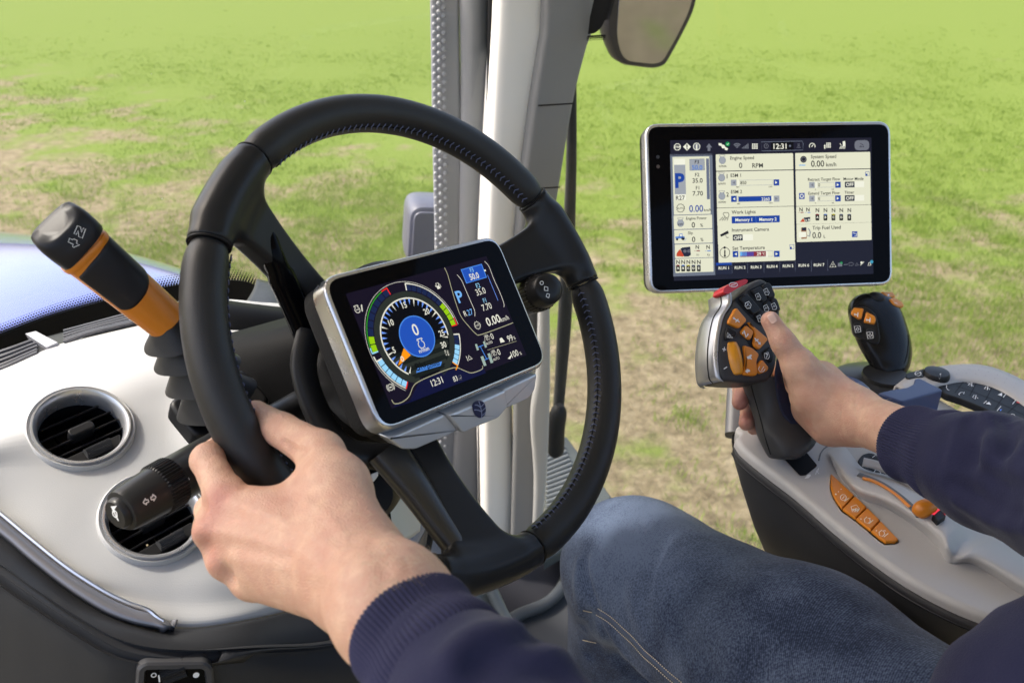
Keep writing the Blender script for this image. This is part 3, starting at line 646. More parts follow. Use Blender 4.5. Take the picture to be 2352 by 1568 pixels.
# ticks and numbers: 0 at lower left, clockwise to 30 at lower right
A0, A1 = D(127), D(127 + 248)
for k in range(31):
    a = A0 + (A1 - A0) * k / 30; r0 = Rg * (.80 if k % 5 == 0 else .84); u = np.array([math.cos(a), math.sin(a)]); n_ = np.array([-u[1], u[0]])
    wd = Rg * (.022 if k % 5 == 0 else .030); sheet(lay('white' if k % 5 == 0 else 'tick'), DF, [gc + u * r0, gc + u * Rg * .99 + n_ * wd, gc + u * Rg * .99 - n_ * wd], z - .0003)
for s, x, y in (('5', 683, 826), ('10', 663, 634), ('15', 755, 512), ('20', 911, 556), ('25', 1017, 708), ('30', 1030, 789)):
    q = S((x, y))[0]; text(lay('white'), DF, s, q[0], q[1] + Rg * .075, Rg * .22, z - .0004, bold=.012, wide=.85)
ne = S((712, 938), (752, 812), (802, 862))
sheet(lay('orange'), DF, ne, z - .0004); q = S((741, 888))[0]; text(lay('white'), DF, '0', q[0], q[1] + Rg * .07, Rg * .2, z - .0005, bold=.012)
hb = S((846, 730))[0]; Rh = np.linalg.norm(S((718, 715))[0] - hb)
sheet(lay('sky'), DF, circ(*hb, Rh, 48), z - .0005); sheet(lay('royal'), DF, circ(*hb, Rh * .95, 48), z - .0006)
q = S((829, 680))[0]; text(lay('white'), DF, '0', q[0], q[1] + Rg * .16, Rg * .42, z - .0008, bold=.008, wide=.9)
q = S((893, 830))[0]; text(lay('white'), DF, 'n/min', q[0], q[1] + Rg * .03, Rg * .15, z - .0008, bold=.01)
def engine_icon(c, b_, fr, r, z_, wd):
    t = np.linspace(D(-60), D(240), 28); stroke(b_, fr, np.stack([c[0] + r * np.cos(t + 0), c[1] + r * np.sin(t)], 1), wd, z_)
    for sx in (-1, 1): stroke(b_, fr, [(c[0] + sx * r * .5, c[1] - r * .85), (c[0] + sx * r * .5, c[1] - r * 1.25), (c[0] + sx * r * .85, c[1] - r * 1.25), (c[0] + sx * r * .85, c[1] - r * 1.6)], wd, z_)
    stroke(b_, fr, [(c[0] - r * .85, c[1] - r * 1.6), (c[0] + r * .85, c[1] - r * 1.6)], wd, z_)
engine_icon(S((874, 788))[0], lay('white'), DF, Rg * .095, z - .0008, Rg * .02)
q = S((925, 945))[0]; fx = S((846, 955), (840, 985), (1012, 935), (1020, 905)); sheet(lay('sky'), DF, fx, z - .00032)
text(lay('black'), DF, 'Blu', *S((878, 958))[0], Rg * .27, z - .0005, ang=-.05); text(lay('black'), DF, 'power', *S((968, 940))[0], Rg * .17, z - .0005, bold=.01)
stroke(lay('black'), DF, S((846, 972), (1005, 928)), Rg * .012, z - .0005)
for s, x, y in (('x100', 1050, 846), ('RPM', 1068, 846)): text(lay('white'), DF, s, *S((x, y))[0], Rg * .075, z - .0005, ang=-1.35)
# segmented bar gauges round the dial
def segs(a, b2, n, ri, ro, cols, rim=None, ends=()):
    for k in range(n):
        q0, q1 = a + (b2 - a) * (k + .06) / n, a + (b2 - a) * (k + .94) / n; band(lay(cols[k]), DF, *gc, ri, ro, min(q0, q1), max(q0, q1), z - .0002, 8)
    if rim: band(lay(rim), DF, *gc, ro * 1.012, ro * 1.03, min(a, b2), max(a, b2), z - .0002, 30)
    for q, c in ends: band(lay(c), DF, *gc, ri, ro * 1.03, q - .012, q + .012, z - .00025, 3); band(lay(c), DF, *gc, ro * 1.012, ro * 1.035, q - (.14 if q > b2 - .01 else -.0) if c == 'red' else q, q + .1 if c != 'red' else q, z - .00026, 5)
ri, ro = Rg * 1.22, Rg * 1.37
aL0, aL1 = gang(568, 838), gang(650, 420) % (2 * PI)
segs(aL0 % (2 * PI), aL1, 9, ri, ro, ['green'] * 2 + ['steel'] * 7, 'grn2', ((aL0 % (2 * PI), 'pale'), (aL1, 'red')))
aT0, aT1 = gang(768, 385), gang(1100, 655)
segs(aT0, aT1, 11, ri, ro, ['steel'] * 7 + ['green'] * 4, 'white', ((aT0, 'white'), (aT1, 'red')))
aB0, aB1 = gang(775, 1070), gang(590, 890) % (2 * PI)
segs(aB0, aB1, 6, ri, ro, ['pale'] * 6, 'white', ((aB0, 'red'), (aB1, 'white')))
aR0, aR1 = gang(1125, 715), gang(1115, 925)
segs(aR0, aR1, 6, ri * .98, ro * .98, ['steel', 'steel', 'pale', 'pale', 'pale', 'pale'], 'white', ((aR0, 'white'), (aR1, 'orange')))
stroke(lay('white'), DF, circ(*gc, ro * 1.06, 90, a0=aB0, a1=aT1 + 2 * PI), pxl(2.5), z - .00012)
# right-hand read-outs
stroke(lay('gold'), DF, spline(S((1040, 250), (1062, 300), (1090, 400), (1120, 500), (1155, 590), (1210, 660), (1260, 712), (1290, 718), (1400, 680), (1520, 634)), 50), pxl(5), z)
stroke(lay('white'), DF, spline(S((1128, 298), (1160, 340), (1190, 410), (1225, 490), (1250, 550), (1252, 590)), 24), pxl(4), z)
stroke(lay('white'), DF, spline(S((1320, 205), (1350, 240), (1385, 330), (1430, 430), (1455, 500), (1455, 525)), 24), pxl(4), z)
stroke(lay('tick'), DF, S((1340, 300), (1415, 480)), pxl(4), z)
sheet(lay('sky'), DF, S((1153, 262), (1300, 222), (1336, 318), (1192, 360)), z); sheet(lay('royal'), DF, S((1159, 266), (1297, 229), (1329, 315), (1195, 354)), z - .0001)
sheet(lay('white'), DF, S((1314, 264), (1326, 262), (1330, 274), (1318, 276)), z)
def lab(s, x, y, h, c='white', bold=.0, wide=.85, al='C', zz=-.0003):
    q = S((x, y))[0]; sz = pxl(h) * 1.72; text(lay(c), DF, s, q[0], q[1] + pxl(h) * .62, sz, z + zz, al, bold, wide)
lab('F3', 1228, 266, 27, 'pale'); lab('50.0', 1245, 308, 38, 'white', .015); lab('F2', 1272, 374, 30, 'pale'); lab('35.0', 1290, 415, 40); lab('F1', 1318, 478, 28, 'pale'); lab('7.70', 1333, 522, 40)
lab('P', 1143, 450, 72, 'blue', .02, 1.0); lab('R', 1183, 570, 34); lab('27', 1216, 560, 36, 'blue'); lab('0.00', 1378, 615, 52, 'white', .012, .95); lab('km/h', 1458, 604, 30)
t = np.linspace(0, 2 * PI, 48, endpoint=False); q = S((1270, 652))[0]; r = pxl(27) * (1 + .12 * np.sign(np.sin(12 * t))); stroke(lay('white'), DF, np.stack([q[0] + r * np.cos(t), q[1] + r * np.sin(t)], 1), pxl(3), z, True); lab('AUTO', 1270, 652, 13)
lab('0', 1370, 728, 38); lab('0', 1417, 838, 38); lab('1000', 1328, 726, 14); lab('1000', 1377, 834, 14); lab('AUTO', 1351, 775, 16); lab('AUTO', 1400, 886, 16); lab('99', 1496, 742, 40); lab('%', 1527, 740, 20); lab('100', 1528, 850, 40); lab('%', 1571, 848, 20)
for x, y in ((1339, 748), (1388, 858)):
    stroke(lay('white'), DF, S((x - 17, y + 16), (x - 17, y - 12), (x + 16, y - 20), (x + 16, y + 6)), pxl(3), z); stroke(lay('white'), DF, circ(*S((x, y))[0], pxl(8), 14), pxl(3), z, True)
stroke(lay('gold'), DF, S((1340, 825), (1545, 762)), pxl(2.5), z)
sheet(lay('white'), DF, S((1425, 745), (1440, 738), (1462, 766), (1432, 775)), z); sheet(lay('white'), DF, S((1482, 885), (1515, 850), (1500, 888)), z)
stroke(lay('sky'), DF, S((1290, 800), (1335, 888)), pxl(6), z)
stroke(lay('sky'), DF, S((1272, 806), (1312, 790)), pxl(5), z); stroke(lay('sky'), DF, S((1315, 896), (1355, 880)), pxl(5), z)
for x, y, h, w_ in ((1266, 805, 42, 13), (1322, 786, 42, 13), (1312, 902, 66, 18), (1360, 882, 66, 18)):
    sheet(lay('ash'), DF, S((x - w_ / 2 - h * .18, y - h / 2 + 3), (x + w_ / 2 - h * .18, y - h / 2 - 3), (x + w_ / 2 + h * .18, y + h / 2 - 3), (x - w_ / 2 + h * .18, y + h / 2 + 3)), z - .0001)
# lower strip
sheet(lay('navy'), DF, S((700, 1200), (790, 1195), (860, 1050), (1000, 985), (1130, 955), (1230, 985), (1310, 945), (1330, 985), (680, 1225)), z)
stroke(lay('gold'), DF, spline(S((668, 1172), (690, 1200), (740, 1190), (790, 1150), (820, 1080), (860, 1045), (960, 1000), (1080, 955), (1130, 950), (1180, 970), (1230, 985), (1300, 960), (1305, 935)), 70), pxl(5), z - .0001)
lab('12:31', 984, 1045, 38, bold=.005); lab('83', 1113, 1025, 30); stroke(lay('white'), DF, S((1138, 1005), (1153, 1000), (1160, 1030), (1145, 1034)), pxl(3), z, True)
sheet(lay('white'), DF, S((1143, 1018), (1156, 1014), (1158, 1022), (1146, 1026)), z)
# corner symbols
engine_icon(S((430, 545))[0], lay('white'), DF, pxl(19), z, pxl(4)); stroke(lay('white'), DF, S((458, 508), (464, 555)), pxl(8), z); stroke(lay('white'), DF, S((420, 546), (442, 540)), pxl(4), z)
q = S((995, 375))[0]; stroke(lay('white'), DF, [q + pxl(1) * np.array(k) for k in ((-14, 22), (-14, -20), (8, -20), (8, 22))], pxl(5), z, True); sheet(lay('white'), DF, [q + pxl(1) * np.array(k) for k in ((-14, 0), (8, 0), (8, 22), (-14, 22))], z); stroke(lay('white'), DF, [q + pxl(1) * np.array(k) for k in ((10, -12), (20, -4), (20, 16), (12, 12))], pxl(4), z); stroke(lay('white'), DF, [q + pxl(1) * np.array(k) for k in ((-24, -8), (-20, 6))], pxl(5), z)
q = S((662, 1085))[0]; stroke(lay('white'), DF, circ(*q, pxl(20), 24), pxl(4), z, True)
for a in (0, PI): stroke(lay('white'), DF, circ(*q, pxl(29), 16, a0=a - .9, a1=a + .9), pxl(4), z)
stroke(lay('white'), DF, [q + (-pxl(10), 0), q + (pxl(10), 0)], pxl(7), z)
q = S((1212, 878))[0]; stroke(lay('white'), DF, [q + pxl(1) * np.array(k) for k in ((-22, -18), (-20, 20))], pxl(4), z); stroke(lay('white'), DF, [q + pxl(1) * np.array(k) for k in ((-8, 4), (2, -18), (14, 2), (26, 14), (-8, 14))], pxl(4), z, True)
lay.build("screen", ds, lambda c: glow("px_" + c, COLS[c]))
# silver three-part bar under the screen, with a leaf emblem
BF = Frame(DF.pt(0, y1, .004), DF.x, nrm(DF.y * .86 - DF.z * -.5))
WHITEB = mat("pearl_silver", (.58, .60, .63), .22, .35, coat=.5)
def barseg(pts, name, lift, m=WHITEB):
    b_ = Buf(); o_ = rounded(BF.hits(zD(*pts)), .0025, 4); slab(b_, BF, o_, .016, -lift, .0016, 4); return b_.build(name, m, ds)
barseg([(640, 1440), (720, 1418), (1045, 1275), (1140, 1390), (840, 1520), (745, 1520)], "left_key", .000)
barseg([(1450, 1105), (1690, 990), (1672, 1110), (1630, 1165), (1450, 1245), (1415, 1280)], "right_key", .000)
ck = barseg([(1040, 1268), (1105, 1248), (1440, 1098), (1455, 1215), (1390, 1290), (1175, 1380), (1140, 1395)], "centre_key", .0045)
b = Buf(); ef = BF.moved(z=-.0047); e0 = ef.hits(zD((1235, 1200), (1262, 1180), (1290, 1176), (1315, 1190), (1326, 1230), (1322, 1270), (1300, 1298), (1275, 1300), (1250, 1280), (1236, 1240)))
slab(b, ef, rounded(e0, .003, 3), .0005, -.0010, .0004, 2); em = b.build("leaf_emblem", mat("emblem_blue", (.025, .03, .075), .3), ds)
b = Buf(); L = lambda *a: ef.hits(zD(*a))
stroke(b, ef, spline(L((1272, 1178), (1284, 1220), (1292, 1260), (1292, 1300)), 12), .0009, -.0012)
for q in (((1284, 1222), (1262, 1208), (1244, 1206)), ((1290, 1252), (1266, 1242), (1240, 1240)), ((1284, 1222), (1302, 1205), (1312, 1192)), ((1290, 1252), (1308, 1236), (1322, 1222)), ((1293, 1280), (1310, 1268), (1322, 1254))): stroke(b, ef, spline(L(*q), 8), .0008, -.0012)
b.build("leaf_vein", mat("emblem_vein", (.22, .25, .38), .3), em)
# ================================================================ dashboard left of the wheel
WHITE = mat("dash_white", (.395, .395, .395), .55, bump=.22, bscale=1100)
DARK = mat("dash_dark", (.027, .028, .031), .36, spec=.5, bump=.25, bscale=1100, rvary=.06, vscale=14)
ND = nrm(UP * .87 - FW * .5)                       # the panel looks up and back at the driver
VF = Frame(P(187, 983, .75), RT, -np.cross(ND, RT)); 
if VF.z @ np.array([0, 0, 1.]) < 0: VF = Frame(VF.o, RT, np.cross(ND, RT))
def dd(u, v, lift=0.0):                            # on the panel plane (lifted towards the driver)
    q = VF.hit(u, v, -lift); return VF.pt(q[0], q[1], -lift)
dash = thing("dashboard", dd(250, 1100), "white and dark grey dashboard left of the wheel with two round air vents", "dashboard")
# white cowl: rows from the windscreen edge down to the trim
rows = [
 [P(-160, 905, .90), P(0, 849, .905), P(130, 793, .92), P(250, 757, .94), P(400, 718, .97), P(540, 692, 1.02), P(650, 700, 1.05)],
 [P(-160, 940, .825), P(0, 885, .84), P(130, 833, .86), P(250, 795, .875), P(400, 765, .90), P(540, 750, .94), P(650, 770, .96)],
 [P(-160, 990, .775), P(0, 938, .79), P(130, 893, .80), P(250, 860, .81), P(390, 840, .83), P(500, 830, .85), P(620, 850, .86)],
 [dd(-160, 1050), dd(0, 1000), dd(130, 970), dd(250, 950), dd(380, 930), P(480, 940, .80), P(620, 960, .82)],
 [dd(-160, 1110), dd(0, 1080), dd(130, 1080), dd(250, 1070), dd(380, 1050), P(490, 1050, .775), P(640, 1060, .80)],
 [dd(-160, 1180, -.004), dd(0, 1165, -.003), dd(120, 1200), dd(240, 1190), dd(380, 1180), P(500, 1170, .762), P(660, 1170, .79)],
 [dd(-160, 1240, -.001), dd(0, 1190, -.001), dd(110, 1262, -.001), dd(230, 1310), dd(380, 1310), P(520, 1300, dd(520, 1300)[2]), P(700, 1280, .768)],
 [dd(-140, 1275, -.003), dd(20, 1205, -.003), dd(125, 1290, -.003), dd(245, 1355, -.003), dd(385, 1378, -.003), dd(540, 1375, -.004), P(740, 1330, .772)],
 [dd(-100, 1310, -.006), dd(60, 1240, -.006), dd(190, 1340, -.006), dd(300, 1400, -.006), dd(410, 1440, -.007), dd(560, 1425, -.008), P(770, 1375, .785)],
 [dd(-100, 1330, -.05), dd(60, 1260, -.05), dd(190, 1360, -.05), dd(300, 1420, -.05), dd(410, 1460, -.05), dd(560, 1450, -.05), P(790, 1400, .83)]]
b = Buf(); patch(b, rows, 70, 70); wp = b.build("white_panel", WHITE, dash, angle=0)
# the sockets of the two vents are cut out of the panel sheet
VENTS = [VF.hit(187, 983), VF.hit(352, 1190, .0)]; RV = np.linalg.norm(VF.hit(72, 975) - VF.hit(307, 992)) / 2 * .985
bm = bmesh.new(); bm.from_mesh(wp.data); off = np.array(dash.location)
bmesh.ops.subdivide_edges(bm, edges=bm.edges[:], cuts=2, use_grid_fill=True)
kill = []
for f in bm.faces:
    q = VF.loc(((np.array(f.calc_center_median()) + off) - EYE) @ C2W)
    if any(np.hypot(q[0] - c[0], q[1] - c[1]) < RV * .96 and abs(q[2]) < .06 for c in VENTS): kill.append(f)
bmesh.ops.delete(bm, geom=kill, context='FACES'); bm.to_mesh(wp.data); bm.free()
RING = mat("vent_silver", (.62, .63, .66), .30, .8, rvary=.06)
VBLK = mat("vent_black", (.010, .010, .011), .38)
for vi, c in enumerate(VENTS):
    fr = VF.moved(c[0], c[1], 0 if vi == 0 else -.0005)
    vent = (b := Buf(), lathe(b, fr, [(RV * 1.10, .004), (RV * 1.10, -.002), (RV * 1.06, -.0045), (RV * 1.0, -.003), (RV * .99, .002)], 64, caps=False))[0].build("air_vent", WHITE, dash)
    b = Buf(); lathe(b, fr, [(RV * 1.0, .006), (RV * 1.0, -.004), (RV * .985, -.0062), (RV * .95, -.0062), (RV * .89, -.0035), (RV * .855, .0015), (RV * .84, .012)], 64, caps=False); b.build("vent_ring", RING, vent)
    b = Buf(); lathe(b, fr, [(RV * .845, .010), (RV * .83, .045), (.001, .047)], 48, caps=False); b.build("vent_duct", VBLK, vent)
    b = Buf(); ri = RV * .84
    for k, y in enumerate((-.62, -.31, 0.0, .31)):
        hw = ri * math.sqrt(1 - y * y) - .0006; sweep(b, [fr.pt(-hw, y * ri, .012), fr.pt(hw, y * ri, .012)], .0012, .0085, up=nrm(fr.pt(0, y * ri, 0)), n=10)
    b.build("slats", VBLK, vent)
    b = Buf()
    for x in (-.42, .02, .45): sweep(b, [fr.pt(x * ri, -ri * .8, .024), fr.pt(x * ri, ri * .6, .024)], .0008, .004, up=fr.z, n=8)
    b.build("vanes", VBLK, vent)
    b = Buf(); slab(b, fr, rrect(-.011, -.0042, .011, .0042, .004, 5), .012, -.0005, .0015); b.build("slat_tab", mat("vent_tab", (.016, .016, .017), .42), vent)
    b = Buf(); hw = ri * .80; slab(b, fr, rounded([(-hw, ri * .52), (hw, ri * .52), (hw * .72, ri * .84), (-hw * .72, ri * .84)], .003), .02, .006, .001); b.build("wheel_plate", mat("vent_plate", (.014, .014, .015), .5), vent)
    b = Buf(); f2 = Frame(fr.pt(.002, ri * .68, .008), fr.y, fr.z)   # serrated thumb wheel lying across
    th = np.linspace(0, 2 * PI, 96, endpoint=False); rr = .0098 + .0004 * np.sign(np.sin(24 * th))
    loft(b, [f2.pt(rr * .45 * np.cos(th), rr * np.sin(th), zz) for zz in (-.011, .011)], True, False); b.build("thumb_wheel", mat("wheel_grey", (.05, .05, .052), .45), vent)
# defroster grille along the windscreen
b = Buf(); top_ = [(-160, 838), (0, 812), (100, 758), (200, 722), (300, 690), (360, 676)]
gr = []
for k in (0, .33, .67, 1.0, 1.12):
    gr.append([P(u, v0 + (v1 - v0) * k, .965 - .055 * k + max(0, u) / 250 * .025) for u, v0, v1 in ((-160, 850, 906), (0, 808, 850), (100, 775, 808), (200, 749, 771), (300, 722, 746), (380, 704, 724), (470, 688, 706))])
patch(b, gr, 12, 50); o = b.build("defrost_grille", mat("grille_dark", (.018, .018, .02), .35), dash); solid(o, .004)
gl_ = np.array(gr)
for t in (.12, .30, .48, .66, .84):
    for (p0, p1) in ((0.02, .33), (.42, .93)):
        q = []
        for s_ in np.linspace(p0, p1, 24):
            r_ = np.array([spline(gl_[:, j], 41)[int(t * 40)] for j in range(7)]); q.append(spline(r_, 61)[int(s_ * 60)] - np.array([0, .002, .003]))
        b = Buf(); sweep(b, np.array(q), .0022, n=8); b.build("grille_bar", mat("grille_bar", (.07, .07, .08), .25), dash)
b = Buf(); f_ = Frame(P(112, 768, .95), RT, -FW); q0 = [P(58, 766, .972), P(82, 760, .972), P(132, 786, .915), P(106, 797, .915)]
b.add(np.array(q0 + [p + np.array([0, .006, .006]) for p in q0]), [(0, 1, 2, 3), (4, 5, 6, 7), (0, 1, 5, 4), (1, 2, 6, 5), (2, 3, 7, 6), (3, 0, 4, 7)]); b.build("grille_bridge", mat("bridge_grey", (.30, .30, .33), .25), dash)
# chrome edged grey trim running down under the white panel
def trimline(pts, n=60): return spline(pts, n)
up_ = trimline([dd(u, v, .002) for u, v in ((-160, 1045), (0, 1170), (80, 1236), (160, 1300), (240, 1352), (300, 1382), (345, 1398), (372, 1418), (405, 1437))])
lo_ = trimline([dd(u, v, .010) for u, v in ((-160, 1100), (0, 1218), (80, 1286), (160, 1348), (240, 1398), (300, 1422), (345, 1432), (378, 1437))] + [dd(403, 1440, .003)])
b = Buf(); mid = (up_ + lo_) / 2 + np.array([0, -.001, -.004]); b.add(np.concatenate([up_, mid, lo_]), grid_faces(3, 60), True); o = b.build("trim_strip", mat("trim_grey", (.20, .20, .22), .32, .4), dash, angle=0); solid(o, .006)
b = Buf(); sweep(b, up_[:-5] + np.array([0, -.0008, -.005]), .0019, n=8); b.build("trim_edge", mat("trim_chrome", (.8, .8, .82), .28, 1.0), dash)
# dark lower fascia with the bright ridge and the switch recess
c0 = [(-200, 1130), (0, 1214), (100, 1298), (200, 1374), (300, 1420), (420, 1442), (560, 1426), (700, 1393), (860, 1330)]; d0 = [dd(u, v)[2] + .001 for u, v in c0]; d0[-2:] = [.745, .79]
def frow(pts, off): return [P(u, v, d - o_) for (u, v), d, o_ in zip(pts, d0, np.broadcast_to(off, 9))]
rc = np.array([1, 1, 1, 1, 1, .85, .5, .3, .1])
rows = [frow(c0, -.004), frow([(u - 4, v + 10) for u, v in c0], .006 * rc), frow([(-200, 1190), (-20, 1256), (80, 1330), (185, 1405), (300, 1450), (430, 1476), (570, 1463), (720, 1438), (880, 1390)], .020 * rc),
 frow([(-200, 1255), (-37, 1294), (72, 1361), (186, 1435), (291, 1490), (430, 1508), (580, 1497), (740, 1486), (900, 1446)], .0335 * rc), frow([(-200, 1262), (-40, 1300), (70, 1368), (185, 1442), (290, 1496), (430, 1512), (580, 1500), (740, 1490), (900, 1450)], .0345 * rc), frow([(-204, 1272), (-44, 1309), (67, 1377), (184, 1451), (289, 1506), (430, 1518), (580, 1506), (740, 1496), (900, 1458)], .0343 * rc),
 frow([(-220, 1370), (-60, 1400), (60, 1460), (170, 1520), (278, 1580), (430, 1568), (590, 1560), (760, 1560), (920, 1540)], .030 * rc), frow([(-220, 1560), (-60, 1580), (60, 1620), (170, 1660), (278, 1700), (430, 1690), (590, 1680), (760, 1680), (920, 1660)], .015 * rc)]
b = Buf(); patch(b, rows, 60, 80); low = b.build("lower_fascia", DARK, dash, angle=0); solid(low, .006)
lt = bvh(low); f_ = onframe(lt, 405, 1556, RT)
so = f_.hits(rounded([(318, 1535), (334, 1524), (470, 1522), (486, 1534), (496, 1640), (310, 1640)], 14, 5), -.004)
b = Buf(); rings = [f_.pts(inset(so, a), z_) for a, z_ in ((-.0015, .01), (-.001, -.0035), (.0006, -.005), (.004, -.005), (.0048, -.003), (.0055, .001))]; loft(b, rings, False); sp_ = b.build("switch_panel", mat("switch_rim", (.05, .05, .053), .3), dash)
b = Buf(); sheet(b, f_, inset(so, .004), -.0015); b.build("panel_face", GLOSSB, sp_)
b = Buf(); f3 = Frame(f_.pt(*f_.hit(398, 1541), .002), f_.y, f_.z); th = np.linspace(0, 2 * PI, 96, endpoint=False); rr = .010 + .0004 * np.sign(np.sin(24 * th)); loft(b, [f3.pt(rr * .8 * np.cos(th), rr * .8 * np.sin(th), zz) for zz in (-.0085, .0085)], True, False); b.build("dimmer_wheel", BLACKP, sp_)
MARK = mat("white_mark", (.75, .75, .74), .5)
b = Buf(); c_ = f_.hit(353, 1546); stroke(b, f_, circ(*c_, .0016, 16), .0008, -.0019, True); b.build("dimmer_mark", MARK, sp_); b = Buf(); c_ = f_.hit(450, 1546); sheet(b, f_, circ(*c_, .0023, 16), -.0019); b.build("dimmer_mark", MARK, sp_); b = Buf(); stroke(b, f_, f_.hits([(364, 1540), (366, 1556)]), .001, -.0050); b.build("dimmer_mark", MARK, sp_)
# black instrument pod ahead of the column with its pale top edge
pod = thing("instrument_pod", P(600, 800, .95), "black dashboard pod behind the steering wheel with a thin pale top edge", "dashboard pod")
b = Buf(); patch(b, [[P(470, 680, 1.0), P(540, 692, 1.01), P(620, 702, 1.03), P(700, 712, 1.06), P(800, 740, 1.1)], [P(470, 705, .94), P(540, 715, .95), P(620, 726, .97), P(700, 738, 1.0), P(800, 770, 1.04)], [P(455, 830, .90), P(520, 840, .90), P(600, 855, .92), P(700, 870, .94), P(840, 900, .98)],
  [P(440, 950, .86), P(520, 980, .855), P(600, 1000, .86), P(700, 1010, .88), P(870, 1040, .93)], [P(450, 1060, .83), P(540, 1100, .83), P(640, 1150, .84), P(740, 1200, .86), P(900, 1200, .90)], [P(470, 1120, .815), P(560, 1170, .81), P(680, 1270, .82), P(790, 1310, .84), P(900, 1310, .88)]], 50, 40)
o = b.build("pod_face", DEEP, pod, angle=0); solid(o, .01)
b = Buf(); patch(b, [[P(480, 686, 1.02), P(540, 688, 1.03), P(600, 694, 1.045), P(700, 700, 1.08)], [P(480, 697, .985), P(540, 702, .995), P(600, 707, 1.01), P(700, 716, 1.045)], [P(480, 706, .975), P(540, 711, .985), P(600, 716, 1.0), P(700, 726, 1.035)]], 8, 20); o = b.build("top_edge", WHITE, pod); solid(o, .012)
b = Buf(); sweep(b, spline([P(645, 796, .925), P(650, 803, .924), P(647, 830, .918), P(637, 890, .90), P(622, 936, .885)], 24), .0007, n=6); b.build("door_joint", mat("joint_grey", (.25, .25, .27), .3), pod)
b = Buf(); patch(b, [[P(590, 640, 1.15), P(640, 655, 1.15), P(700, 700, 1.15)], [P(580, 668, 1.10), P(630, 676, 1.10), P(680, 712, 1.1)], [P(560, 700, 1.05), P(620, 706, 1.05), P(670, 718, 1.05)]], 10, 12); o = b.build("pod_crest", DARK, pod); solid(o, .01)
# column shroud between pod and wheel, adjusting lever below it
col = thing("steering_column", WH.pt(0, 0, .1), "black steering column shroud behind the display", "steering column")
b = Buf(); rings = []
for z_, r in ((.085, .045), (.10, .058), (.16, .072), (.22, .088), (.27, .10)):
    q = rrect(-r, -r * .9, r, r * 1.05, r * .5, 6); rings.append(WH.pts(q, z_))
loft(b, rings); b.build("shroud", DEEP, col)
b = Buf(); rings = [P(858, 1130, .90) + np.outer(r * np.cos(np.linspace(0, 2 * PI, 28, endpoint=False)), [1, 0, .2]) + np.outer(r * np.sin(np.linspace(0, 2 * PI, 28, endpoint=False)), [0, 1, -.1]) + np.array([0.0, .0, zz]) for r, zz in ((.008, -.02), (.022, -.018), (.027, -.008), (.027, .02))]
loft(b, rings); b.build("adjuster_knob", BLACKP, col)
b = Buf(); f5 = Frame(P(858, 1096, .86), (1, 0, 0), (0, 1, 0)); slab(b, f5, [f5.hit(*q) for q in ((846, 1098), (853, 1088), (869, 1082), (867, 1094), (858, 1106), (849, 1104))], .003, 0, .0008); b.build("adjuster_mark", MARK, col)

# ================================================================ shuttle lever
ORANGE = mat("orange_plastic", (.62, .20, .012), .38, bump=.05, bscale=2500)
SOFTB = mat("soft_touch_black", (.018, .018, .021), .38, spec=.5, bump=.12, bscale=2200)
zL = zoomed(0, 480, 3.136)
(tu, tv), (bu, bv) = zL((505, 330), (1312, 1012))
sl_ = thing("shuttle_lever", P(bu, bv, .66), "orange and black shuttle lever with N and arrow mark left of the wheel", "lever")
ta, tb_ = P(tu, tv, .612), P(bu, bv, .672); LF = Frame(ta, nrm(tb_ - ta), np.cross(nrm(np.cross(np.array([0, 0, 1.]), nrm(tb_ - ta))), nrm(tb_ - ta)) * 0 + np.cross(nrm(ta), nrm(tb_ - ta)))
LL = np.linalg.norm(tb_ - ta)                      # local x along the lever from its tip, y across, z away from the driver
if LF.z @ ta < 0: LF = Frame(ta, LF.x, -LF.y)
def lev(s, th, k=1.0, e=3.2):                      # lever section: flattened, tapering to a round foot
    t = np.clip(s / LL, 0, 1); wy = (.0195 - .0035 * t) * k; wz = (.0125 + .0030 * t) * k; ee = e - 1.1 * t
    c, q = np.cos(th), np.sin(th); return LF.pt(s + 0 * th, np.sign(c) * np.abs(c) ** (2 / ee) * wy, np.sign(q) * np.abs(q) ** (2 / ee) * wz)
th = np.linspace(0, 2 * PI, 64, endpoint=False)
b = Buf(); rings = [lev(s, th, k) for s, k in ((.003, .5), (.0035, .8), (.005, .95), (.008, 1.0))] + [lev(s, th) for s in np.linspace(.011, LL, 30)]; loft(b, rings); b.build("grip", ORANGE, sl_)
# rubber insert on the face towards the driver: starts below the groove, ends in a curve
tt = np.linspace(PI * .84, PI * 1.80, 40); b = Buf(); R_ = []
for q in np.linspace(0, 1, 24):
    s0 = .0225 + .003 * np.cos(tt); s1 = .067 - .010 * np.abs((tt - PI * 1.36) / (PI * .48)) ** 2.2 + .006 * np.cos(tt); s = s0 + (s1 - s0) * q
    R_.append(np.array([lev(si, np.array([ti]), 1.045 if 0 < q < 1 else 1.0)[0] for si, ti in zip(s, tt)]))
for r in R_: r[0] = r[0] * .0 + r[0]; 
b.add(np.concatenate(R_), grid_faces(24, 40), True); o = b.build("rubber_insert", SOFTB, sl_, angle=0); solid(o, .002)
